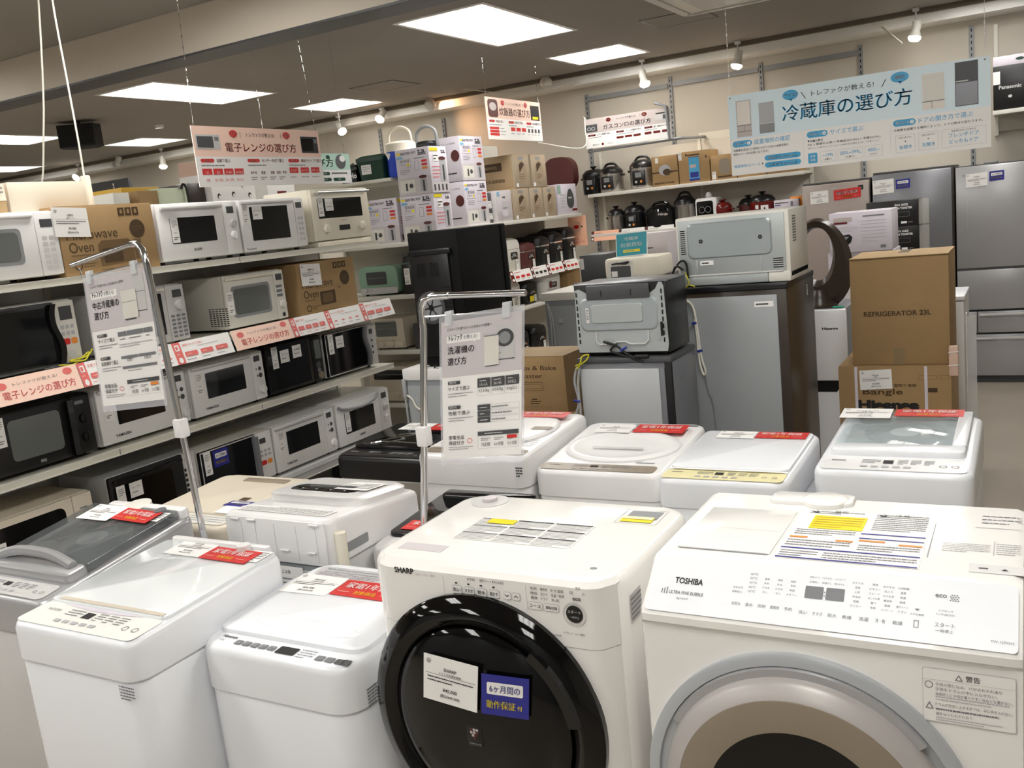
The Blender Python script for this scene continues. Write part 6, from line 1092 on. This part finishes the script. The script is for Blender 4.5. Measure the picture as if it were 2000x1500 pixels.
t = thing('water_jug', 'black lidded jug with grey handle behind the pot cartons', 'water jug', (-3.93, UY+.3, 2.1205)); MB().lathe([(.09, 0), (.09, .22), (.07, .24)], (0, 0, 0), 'black', n=24).build('body', t); MB().tube(arc([(-.09, 0, .2), (-.08, 0, .31), (0, 0, .35), (.08, 0, .31), (.09, 0, .2)], 6), .012, 'mgrey').build('handle', t)
t = carton('black_carton', 'black carton behind the dark green cooler box', (-4.56, UY+.04, 2.1205), 0, .14, .2, .13, 'black', lid=False); m = front((0, -.001, 0)); m.text('Ho', .08, .03, .04, 'paper', 1, bold=.03); m.build('print', t)
# toasters on the end rack
def toaster(label, x, z, w, h, d, c, win, wx, knobs, y=UY+.03, c2=None, arch=False, handle='alu'):
    t = thing('toaster_oven', label, 'toaster oven', (x, y, z))
    m = MB(); r_ = .05 if arch else .012
    m.loft([[(px, yy, pz+.012) for px, pz in rrect(0, w, 0, h, r_, 6)] for yy in (.01, d)], c); m.build('body', t)
    m = MB().box(.01, w-.01, -.002, .012, .014, h*.3, c2 or c, .004); m.build('control_panel', t)
    m = front((0, .008, 0)); m.rr(w*wx[0], h*wx[1]+.012, w*wx[2], h*wx[3]+.012, win, .01, 1); m.rect(w*(wx[0]+.04), h*(wx[1]+wx[3])/2+.012, w*(wx[2]-.04), h*(wx[1]+wx[3])/2+.017, 'inkgrey', 2); m.build('window', t)
    for kx, rr_ in knobs: m = MB().frame((w*kx, -.002, h*.16+.012), (1, 0, 0), (0, 0, 1)); m.lathe([(rr_, 0), (rr_*.9, .015), (.002, .016)], (0, 0, 0), c2 or c, n=16); m.build('knob', t)
    if handle: MB().tube([(w*wx[0], -.012, h*wx[3]+.016), (w*wx[2], -.012, h*wx[3]+.016)], .006, handle).build('handle', t)
    for fx in (.03, w-.03): MB().cyl((fx, .05, 0), .012, .013, 'rubber', n=10).build('foot', t)
    return t
toaster('pale green toaster oven with rounded top on the end rack', -4.52, 1.2625, .36, .21, .28, 'green', 'dgrey', (.2, .34, .72, .8), ((.2, .012), (.3, .012)), c2='lgrey', arch=True, handle=None)
toaster('cream toaster oven with two round dials below the green toaster', -4.46, .8455, .3, .225, .28, 'beige', 'greywin', (.12, .4, .78, .9), ((.3, .026), (.62, .026)))
toaster('beige toaster oven with wide black window low on the end rack', -4.55, .4305, .37, .27, .3, 'beige', 'gblack', (.14, .62, .92, .9), ((.35, .02), (.72, .024)), handle=None)
t = carton('black_carton', 'black boxed item with a white tag right of the green toaster', (-4.12, UY+.05, 1.2625), 0, .1, .25, .22, 'black', lid=False); strip_tag(t, .02, -.001, .07, .12, .05)
t = carton('black_carton', 'dark boxed item beside the cream toaster oven', (-4.08, UY+.05, .8455), 0, .16, .25, .19, 'dgrey', lid=False); strip_tag(t, .05, -.001, .09, .05, .045)
t = thing('small_appliance', 'small grey dome lidded juicer above the green toaster', 'juicer', (-4.23, UY+.34, 1.2625)); MB().lathe([(.05, 0), (.055, .15), (.04, .2), (.07, .22), (.06, .27), (.002, .3)], (0, 0, 0), 'dgrey', n=20).build('body', t)
# thermos and cooker cartons on the rice cooker rack (front on +X)
def wing(y, z, dx=.012): return (WX-dx, y, z)
def th(label, y, z, w, h, d=.3, dx=.012, show='oval'):
    t = thing('kraft_carton', label, 'carton', wing(y, z, dx), R(90), 'kraft gift cartons on the cooker rack')
    MB().box(0, w, 0, d, 0, h, 'kraftpale', .004).build('carton_body', t); MB().box(-.002, w+.002, -.003, .02, 0, h*.98, 'film', .004).build('plastic_wrap', t)
    m = front((0, -.0012, 0)); m.ell(w*.5, h*.47, w*.3, h*.36, 'kraft', 1); m.poly([(w*.32, h*.45), (w*.32, h*.7), (w*.5, h*.78), (w*.66, h*.7)], 'brownink', .002); m.greek(w*.32, h*.25, w*.66, h*.42, 3, 'brownink', 2, .35, .08); m.rect(w*.3, h*.84, w*.62, h*.93, 'inkgrey', 1); m.rect(w*.06, h*.03, w*.2, h*.14, 'paper', 2); m.build('front_print', t)
    return t
Z1 = 1.7155
t = th('long kraft gift carton at the left of the upper row on the cooker rack', 7.3, Z1+.2745, .29, .29, .42)
m = MB().frame((-.001, .42, 0), (0, -1, 0), (0, 0, 1)); m.rect(.05, .16, .3, .23, 'brownink', 1); m.text('THERMOS', .09, .18, .025, 'kraftpale', 2, w=.16); m.text('真空保温調理器', .08, .06, .03, 'brownink', 1, w=.24); m.build('side_print', t)
th('kraft gift carton at the right of the upper row on the cooker rack', 7.63, Z1+.2745, .29, .29)
th('kraft gift carton with tall label, lower row left on the cooker rack', 7.24, Z1, .29, .273); th('kraft gift carton in the middle of the lower row on the cooker rack', 7.55, Z1, .25, .273); th('kraft gift carton at the right of the lower row on the cooker rack', 7.82, Z1, .25, .273)
t = carton('pale_carton', 'white carton with a small rounded cooker picture on the cooker rack', wing(6.93, Z1, .012), R(90), .27, .3, .262, 'greige', lid=False); m = front((0, -.001, 0)); m.rr(.09, .04, .19, .18, 'lilac', .03, 1); m.rr(.1, .1, .18, .17, 'lgrey', .02, 2); m.rect(.1, .11, .18, .115, 'dgrey', 3); m.rect(.02, .215, .06, .25, 'cyan', 1); m.rect(.11, .2, .16, .208, 'ink', 1); m.greek(.05, .02, .22, .03, 1, 'inklight', 1); m.build('print', t)
t = carton('pale_carton', 'white carton with a black rounded appliance picture at the right of the cooker rack', wing(8.12, Z1, .012), R(90), .42, .3, .29, 'lilac', lid=False); m = front((0, -.001, 0)); m.poly([(.27+.08*math.cos(a)*(1-.2*math.sin(a)), .15+.095*math.sin(a)) for a in [R(15*k) for k in range(24)]], 'dgrey', .001); m.rect(.22, .15, .3, .165, 'lgrey', 2); m.rect(.0, .2, .07, .28, 'palegreen', 1); m.rect(.3, .03, .41, .05, 'darkred', 1); m.greek(.05, .06, .15, .2, 5, 'inklight', 1, .3, .1); m.build('print', t)
t = carton('black_carton', 'dark carton with white tags left of the white cooker carton', wing(6.83, Z1, .05), R(90), .09, .25, .25, 'dgrey', lid=False); strip_tag(t, .02, -.001, .12, .06, .06); strip_tag(t, .02, -.001, .03, .05, .06)
# back row on the cooker rack top
t = carton('pale_carton', 'tall pale carton with fine script, under the rice cooker sign', (-4.75, 7.9, 2.0), 0, .5, .3, .55, 'offwhite', lid=False); bpy.data.objects.remove(t.children[0]); t.location = (-4.82, 7.55, 0); MB().box(0, .36, 0, .4, 0, 2.42, 'offwhite', .005).build('carton_body', t); m = MB().frame((.361, 0, 0), (0, 1, 0), (0, 0, 1)); m.greek(.08, 2.26, .3, 2.29, 1, 'ink', 1, .4, .1); m.greek(.14, 2.18, .22, 2.2, 1, 'ink', 1, .4, .1); m.ell(.36, 2.2, .02, .03, 'ink', 1); m.build('print', t); t['label'] = 'tall pale carton with fine script behind the kraft gift cartons'
# rice cookers
def cooker(label, loc, rot, w, d, h, c, lidc=None, panel=None, tagp=True, chrome=False):
    t = thing('rice_cooker', label, 'rice cooker', loc, rot); q = lambda i, z, r_=.06: [(x, y_, z) for x, y_ in rrect(i, w-i, i*.8, d-i, r_, 6)]
    MB().loft([q(.02, .0), q(.006, .02), q(0, h*.62), q(.0, h*.68)], c).build('body', t)
    MB().loft([q(0, h*.69), q(0, h*.8), q(.012, h*.93), q(.05, h)], lidc or c).build('lid', t)
    if chrome: MB().loft([q(-.001, h*.66), q(-.001, h*.7)], 'chrome').build('band', t)
    m = front((0, -.0015, 0)); m.rr(w*.3, h*.4, w*.7, h*.6, panel or 'satin', .012, 1); m.rr(w*.4, h*.47, w*.6, h*.56, 'mgrey', .004, 2); m.ell(w*.36, h*.47, .008, .008, 'lgrey', 2); m.ell(w*.64, h*.47, .008, .008, 'orange', 2); m.build('control_panel', t)
    if tagp: strip_tag(t, w*.55, -.004, h*.08, h*.3, w*.16)
    return t
Z2 = 1.2555
for y_, w, h, c, lb in ((7.06, .31, .31, 'offwhite', 'tall white rice cooker at the left of the cooker shelf'), (7.4, .27, .25, 'maroon', 'dark brown rice cooker with two tags next to the tall white one'), (7.7, .26, .29, 'black', 'black rice cooker in the middle of the cooker shelf'), (7.99, .26, .31, 'black', 'black rice cooker with slim tag right of the middle one'), (8.28, .27, .34, 'satin', 'black rice cooker at the right end of the cooker shelf')):
    cooker(lb, wing(y_, Z2, .05), R(90), w, .34, h, c, chrome=c != 'offwhite')
Z3 = .9555
for y_, w, h, c, lb in ((7.0, .3, .24, 'offwhite', 'pale rice cooker behind the middle chrome stand arm'), (7.36, .27, .2, 'black', 'black rice cooker with yellow tag on the lower cooker shelf'), (7.72, .4, .245, 'white', 'white rice cooker with a red label on the lower cooker shelf')):
    t = cooker(lb, wing(y_, Z3, .05), R(90), w, .34, h, c)
    m = front((0, -.004, 0))
    if c == 'white': m.rect(.12, .1, .17, .16, 'darkred', 1); m.rect(.1, .05, .2, .09, 'lgrey', 1); m.build('label', t)
    if c == 'black': m.rect(.06, .02, .14, .07, 'yellow', 1); m.build('label', t)
t = carton('kraft_carton', 'kraft carton at the right end of the lower cooker shelf', wing(8.2, Z3, .03), R(90), .3, .3, .27, 'kraft')
t = carton('carton_blue', 'blue edged book-like box at the right end of the cooker rack', wing(8.14, Z3, .2), R(90), .05, .15, .08, 'blue', lid=False, cat='box'); t.name = 'blue_box'
for y_, lb in ((7.1, 'dark rice cooker on the lowest visible cooker shelf, left'), (7.45, 'dark rice cooker with a tag on the lowest visible cooker shelf')): cooker(lb, wing(y_, .5005, .05), R(90), .28, .32, .24, 'black')
def wrail(y0, y1, label, c='red', n=3):
    w = y1-y0; h = .1; m = MB().frame((.04, 0, 0), (0, 1, 0), (-.3, 0, 1)); m.box(0, w, 0, h, -.0015, 0, 'paper'); m.rect(0, 0, w*.16, h, 'darkred' if c == 'red' else 'maroon', 1); m.ell(w*.08, h*.2, w*.05, h*.13, 'paper', 2); m.ell(w*.08, h*.78, w*.05, h*.13, 'paper', 2); m.greek(w*.2, h*.75, w*.6, h*.88, 1, 'red', 2)
    for k in range(n): m.rr(w*(.22+.26*k), h*.3, w*(.4+.26*k), h*.52, c, .004, 2); m.greek(w*(.22+.26*k), h*.12, w*(.4+.26*k), h*.2, 1, 'inkgrey', 2)
    return tag(m.build('price_rail', None, (WX, y0, 1.19)), label, 'price rail', 'paper price rails on the rice cooker rack')
wrail(6.98, 7.36, 'red and white price rail at the left end under the tall white rice cooker'); wrail(7.365, 7.68, 'white price rail with black squares on the cooker shelf', 'ink'); wrail(7.685, 8.02, 'red and white price rail under the black rice cookers'); wrail(8.025, 8.36, 'red and white price rail with curled edge at the right of the cooker shelf')
# wall rack items
def shelfy(x, z, dy=.02): return (x, 8.7+dy, z)
ZA, ZB = 1.8855, 1.4855
def pcook(label, x, z, r_, h, body, lidc, y=None, panel='satin', knob=True, handle=None):
    t = thing('pressure_cooker', label, 'pressure cooker', (x, 8.7+(y or .16), z))
    MB().lathe([(r_*.93, 0), (r_, .02), (r_, h*.62), (r_*1.02, h*.63), (r_*1.02, h*.69)], (0, 0, 0), body, n=32).build('body', t); MB().lathe([(r_*1.02, h*.7), (r_*.98, h*.8), (r_*.7, h*.93), (r_*.3, h*.97), (.002, h*.98)], (0, 0, 0), lidc, n=32).build('lid', t)
    if panel: m = front((-r_*.5, -r_*1.01-.004, 0)); m.box(0, r_, h*.12, h*.6, -.02, .002, panel, .006); m.rr(r_*.25, h*.38, r_*.75, h*.55, 'mgrey', .004, 3); m.ell(r_*.3, h*.24, .012, .012, 'lgrey', 3); m.ell(r_*.7, h*.24, .012, .012, 'orange', 3); m.build('control_panel', t)
    if handle == 'top': MB().tube(arc([(-r_*.6, 0, h*.93), (-r_*.3, 0, h*1.06), (r_*.3, 0, h*1.06), (r_*.6, 0, h*.93)], 5), .012, lidc).build('handle', t)
    elif knob: MB().lathe([(.012, h*.96), (.02, h*1.02), (.035, h*1.05), (.03, h*1.09), (.002, h*1.1)], (0, 0, 0), lidc, n=16).build('knob', t)
    for s in (-1, 1): MB().box(s*r_*1.0-.02*(s < 0)-.0, s*r_*1.0+.02*(s > 0)+.0, -.03, .03, h*.58, h*.66, lidc, .006).build('side_handle', t)
    return t
pcook('black pressure cooker at the left end of the upper wall shelf, partly hidden', -3.93, ZA, .12, .26, 'black', 'black', .26)
pcook('steel pressure cooker with grey display on the upper wall shelf', -3.69, ZA, .12, .26, 'pot_silver', 'satin', .14, handle='top'); pcook('steel pressure cooker with colour buttons beside the kraft cooker carton', -3.36, ZA, .13, .29, 'pot_silver', 'satin', .16, handle='top')
t = thing('heater', 'dark red rounded appliance behind the kraft gift cartons', 'heater', (-4.12, 8.72, 1.9)); m = MB(); m.loft([[(x, yy, z) for x, z in rrect(0, .34, 0, .34, .13, 6)] for yy in (0, .12)], 'maroon'); m.box(.08, .26, .03, .1, -.2, .02, 'maroon'); m.build('body', t); t.location = (-4.4, 8.75, 1.95); 
t2 = carton('kraft_carton', 'kraft pressure cooker carton with dark band, left of the brand carton', shelfy(-3.215, ZA), 0, .26, .28, .28, 'kraft'); m = front((0, -.001, 0)); m.rect(0, .125, .26, .137, 'brownink', 1); m.ell(.13, .15, .06, .05, 'inklight', 2); m.ell(.15, .13, .04, .03, 'brownink', 3); m.text('PRESSURE COOKER', .02, .02, .018, 'brownink', 1, w=.2, bold=.03); m.rect(.04, .22, .07, .27, 'paper', 2); m.build('print', t2)
t2 = carton('kraft_carton', 'kraft carton with a blue printed panel on the upper wall shelf', shelfy(-2.945, ZA), 0, .3, .3, .29, 'kraft'); m = front((0, -.001, 0)); m.text('Panasonic', .07, .25, .022, 'brownink', 1, w=.14, bold=.04); m.rect(.1, .02, .2, .24, 'blue', 1); m.rect(.1, .04, .2, .235, 'skyblue', 1.5); m.rect(.11, .14, .17, .17, 'pgreige', 2); m.rect(.11, .05, .19, .1, 'blue', 2); m.ell(.27, .23, .008, .012, 'brownink', 1); m.build('print', t2); strip_tag(t2, -.0, -.002, .22, .07, .035)
t2 = carton('kraft_carton', 'kraft carton with a grey rice cooker picture beside the brand carton', shelfy(-2.635, ZA), 0, .24, .28, .225, 'kraft'); m = front((0, -.001, 0)); m.rr(.08, .05, .18, .19, 'taupe', .03, 1); m.rect(.06, .02, .2, .035, 'brownink', 1); m.build('print', t2); strip_tag(t2, .01, -.002, .01, .07, .035)
t2 = carton('kraft_carton', 'kraft carton with a blue stripe half hidden by the large blue sign', shelfy(-2.385, ZA), 0, .26, .28, .29, 'kraft'); m = front((0, -.001, 0)); m.rect(0, .1, .26, .135, 'blue', 1); m.build('print', t2)
t2 = carton('kraft_carton', 'flat kraft carton on the upper wall shelf below the large blue sign', shelfy(-2.11, ZA, .0), 0, .28, .3, .05, 'kraft')
pcook('tall steel stock pot with black lid at the left of the lower wall shelf', -3.66, ZB, .085, .24, 'pot_silver', 'satin', .12, None); pcook('black pressure cooker with red knob on the lower wall shelf', -3.47, ZB, .105, .26, 'satin', 'satin', .14); o_ = bpy.data.objects['knob'] if False else None
t = pcook('large rounded black multi cooker on the lower wall shelf', -3.2, ZB, .145, .235, 'black', 'gblack', .15, None, handle='top'); m = front((.02, -.147, .12)); m.text('Ninja', 0, 0, .03, 'pgreige', 1, w=.1, bold=.03); m.build('badge', t)
pcook('steel pressure cooker with big black lid left of the white framed cooker', -2.955, ZB, .105, .3, 'pot_silver', 'satin', .16, None, handle='top')
t = thing('coffee_maker', 'white framed countertop cooker with black front on the lower wall shelf', 'countertop cooker', (-2.82, 8.72, ZB)); MB().box(0, .22, .01, .24, 0, .25, 'white', .03).build('body', t); m = front((0, .009, 0)); m.rr(.02, .06, .18, .22, 'gblack', .02, 1); m.ring(.07, .14, .03, .03, .004, 'mgrey', 2); m.ring(.13, .14, .03, .03, .004, 'mgrey', 2); m.build('front_panel', t); MB().lathe([(.03, .25), (.035, .27), (.015, .3)], (.11, .12, 0), 'white', n=16).build('knob', t)
pcook('dark red pressure cooker in front, left of the red cooker with a tag', -2.57, ZB, .085, .2, 'darkred', 'darkred', .11, None); pcook('dark brown pot behind the red pressure cookers', -2.36, ZB, .09, .215, 'maroon', 'satin', .24, None)
t = pcook('red pressure cooker with black lid and white tag', -2.2, ZB, .115, .235, 'darkred', 'satin', .13, None); m = front((-.04, -.118, .1)); m.rect(0, 0, .03, .035, 'paper', 1); m.rect(.05, -.03, .12, .03, 'paper', 1); m.ell(.085, .0, .008, .012, 'ink', 2); m.build('tag', t)
t2 = carton('pale_carton', 'flat pinkish carton on the lower wall shelf right of the red cookers', (-2.07, 8.715, ZB), 0, .22, .28, .16, 'lilac', lid=False); m = front((0, -.001, 0)); m.rect(.01, .13, .13, .137, 'brownink', 1); m.rect(.01, .11, .06, .118, 'blue', 1); m.rect(.15, .1, .17, .14, 'inkgrey', 1); m.build('print', t2)
t = thing('snack_bag', 'orange snack bag on the lower wall shelf beside the bronze fridge', 'bag', (-1.86, 8.72, ZB)); m = MB(); m.loft([[(x, y_, z) for x, y_ in rrect(-a, a, -b, b, .02, 4)] for z, a, b in ((0, .06, .04), (.06, .075, .05), (.14, .07, .03), (.18, .06, .006))], 'orange'); m.build('body', t); t.location = (-1.875, 8.79, ZB)
# price rails of the wall rack
def brail(x0, x1, label, c, n=3):
    w = x1-x0; h = .1; m = front((0, -.012, 0), (1, 0, 0), (0, .25, 1)); m.box(0, w, 0, h, -.0015, 0, c); m.rect(0, 0, w*.1, h, 'maroon', 1); m.ell(w*.05, h*.2, w*.035, h*.13, 'paper', 2); m.greek(w*.15, h*.7, w*.7, h*.8, 1, 'inkgrey', 2)
    for k in range(n): m.rr(w*(.18+.27*k), h*.3, w*(.38+.27*k), h*.45, 'maroon', .004, 2)
    return tag(m.build('price_rail', None, (x0, 8.7, 1.42)), label, 'price rail', 'paper price rails on the wall rack')
brail(-3.9, -3.605, 'orange price rail at the left of the wall rack', 'peachlit', 0); brail(-3.6, -3.33, 'white price rail left of the middle of the wall rack', 'paper'); brail(-3.325, -3.03, 'white price rail right of the middle of the wall rack', 'paper')
m = front((0, -.02, 0)); m.box(0, .2, 0, .3, -.002, 0, 'peachlit'); m.ring(.09, .19, .05, .05, .006, 'pgreige', 1); m.ell(.09, .19, .03, .018, 'red', 2); m.ell(.15, .19, .01, .008, 'ink', 2); m.text('炊飯器', .03, .06, .02, 'softred', 1, w=.08); m.text('の選び方', .03, .025, .025, 'softred', 1, w=.14); tag(m.build('poster', None, (-4.12, 8.66, 1.39)), 'upright orange poster with a red bowl in the corner of the wall rack', 'poster')
# high shelf at the far right
t = rack('high wall shelf carrying a black branded carton at the right edge', (-.29, 8.72, 0), 0, .9, .4, (2.185,), 2.9, 'wallmat', z0=2.0)
t = carton('black_carton', 'black carton with white brand name on the high shelf at the right edge', (-.285, 8.74, 2.186), 0, .5, .34, .34, 'black', lid=False); m = front((0, -.001, 0)); m.text('Panasonic', .04, .16, .03, 'lgrey', 1, w=.16, bold=.03); m.ell(.12, .1, .015, .012, 'lgrey', 1); m.rect(0, .2, .05, .3, 'paper', 1); m.build('print', t)
t = carton('pale_carton', 'flat pale carton with a green mark lying on the black carton', (-.285, 8.74, 2.5265), 0, .5, .34, .075, 'lilac', lid=False); m = front((0, -.001, 0)); m.ell(.19, .04, .03, .012, 'dgreen', 1); m.build('print', t)
# white signboard panel on the wall and end bracket
tag(MB().box(-2.86, -2.2, YW-.03, YW-.012, 1.9, 2.36, 'cream').build('wall_board'), 'cream board leaning on the wall above the kraft cartons', 'board')
tag(MB().tube(arc([(-5.1, 8.5, ZC-.004), (-4.7, 8.6, 2.99), (-4.3, 8.7, 2.97), (-3.95, 8.84, 2.99)], 5)+arc([(-3.42, 8.5, 2.42), (-3.55, 8.5, 2.36), (-3.78, 8.48, 2.33), (-4.0, 8.4, 2.37)], 5)[:0], .005, 'wcord').build('cable'), 'white cable running along the ceiling to the rice cooker sign', 'cable')
tag(MB().tube(arc([(-4.15, 8.2, 2.42), (-3.85, 8.35, 2.33), (-3.75, 8.42, 2.35), (-3.77, 8.48, 2.5), (-3.775, 8.5, 2.6)], 6), .006, 'wcord').build('cable'), 'white knotted cable between the rice cooker sign and the gas stove sign', 'cable')
tag(MB().tube([(-1.12, 8.845, 3.0), (-.86, 7.9, 2.72)], .007, 'wcord').build('cable'), 'white cable slanting down behind the large blue sign', 'cable')

# ---------------------------------------------------------------- on top of the microwave rack and behind it
t = carton('cream_board_box', 'plain cream box lying on the white microwave at the upper left', (-3.7, 2.44, 1.9775), R(90), .37, .1, .125, 'beigeboard', cat='box', lid=False)
t = carton('bag_of_chips', 'slim printed snack box at the left edge beside the cream box', (-3.69, 2.33, 1.9775), R(90), .09, .12, .12, 'kraftlite', cat='box', lid=False); t.name = 'snack_box'; m = front((0, -.001, 0)); m.rect(0, .05, .09, .12, 'cream', 1); m.greek(.01, .06, .08, .11, 3, 'inkgrey', 2); m.build('print', t)
t = rack('shelf rack in the next aisle behind the microwave rack', (-5.0, 3.5, 0), R(90), 2.4, .45, (.5, 1.0, 1.5, 2.0), 2.05, name='shelf_rack')
ZT = 2.0005
def back_item(name, label, y, w, h, c, d=.2, cat='box', x=-5.02): return carton(name, label, (x, y, ZT), R(90), w, d, h, c, cat=cat, lid=False)
back_item('white_box', 'white box with grey picture behind the kraft oven carton', 4.0, .12, .15, 'offwhite')
back_item('yellow_box', 'yellow edged brown box behind the kraft oven carton', 4.15, .3, .19, 'mustard', .3, x=-5.12); back_item('brown_box', 'brown box in front of the yellow edged box', 4.17, .16, .155, 'kraft', .1, x=-5.0)
t = thing('tote_bag', 'pale green bag with black handles standing behind the silver handle microwave', 'bag', (-5.02, 4.34, ZT), R(90)); m = MB(); m.loft([[(x, y_, z) for x, y_ in rrect(i, .28-i, 0, .12, .02, 3)] for z, i in ((0, .01), (.1, .0), (.17, .012))], 'ltgreen'); m.build('body', t); MB().tube(arc([(.2, -.01, .16), (.21, -.02, .19), (.235, -.02, .17), (.24, -.02, .08), (.25, -.015, .03)], 5), .008, 'cord').build('handle', t)
back_item('olive_box', 'dark olive box left of the white printed carton', 4.645, .15, .2, 'darkside', .3, x=-5.06)
t = back_item('pale_carton', 'white printed carton with drawn faces behind the microwave sign', 4.8, .42, .26, 'paper', .3, 'carton', -5.0); m = front((0, -.001, 0))
for x, z in ((.06, .1), (.2, .11), (.3, .17), (.36, .1)): m.ell(x, z, .016, .02, 'ink', 1, 12); m.ell(x+.003, z-.007, .012, .014, 'skin_pale', 2, 12)
m.greek(.1, .03, .3, .07, 2, 'inkgrey', 1); m.rect(.3, .0, .42, .05, 'cyan', 1.5); m.build('print', t)
t = thing('wrapped_bundle', 'pink open carton wrapped in clear tape above the printed carton', 'carton', (-5.02, 4.82, ZT+.2605), R(90)); m = MB().box(0, .38, .02, .3, 0, .1, 'pinkish', .004); m.build('carton_body', t); MB().box(.09, .19, .015, .305, -.0, .104, 'film').build('tape', t)
t = back_item('pale_carton', 'white carton with red print behind the cream oven', 5.35, .3, .2, 'paper', .3, 'carton', -5.0); m = front((0, -.001, 0)); m.rect(.1, .06, .2, .12, 'darkred', 1); m.build('print', t)
tag(MB().box(-11.2, -10.2, 8.4, 8.44, .0, 2.75, 'dgrey').build('dark_screen'), 'dark grey display panel at the far left by the back wall', 'panel')
tag(MB().cyl((-10.45, 8.36, 0), .02, 2.7, 'chrome', n=12).build('pole'), 'chrome pole before the dark grey display panel', 'pole')
# things on the floor beneath the microwave rack
carton('kraft_carton', 'kraft carton lying under the end of the microwave rack', (-3.5, 3.98, 0), R(90), .5, .28, .18, 'kraft')
carton('kraft_carton', 'long kraft carton lying under the middle of the microwave rack', (-3.45, 3.3, 0), R(90), .6, .3, .14, 'kraft')
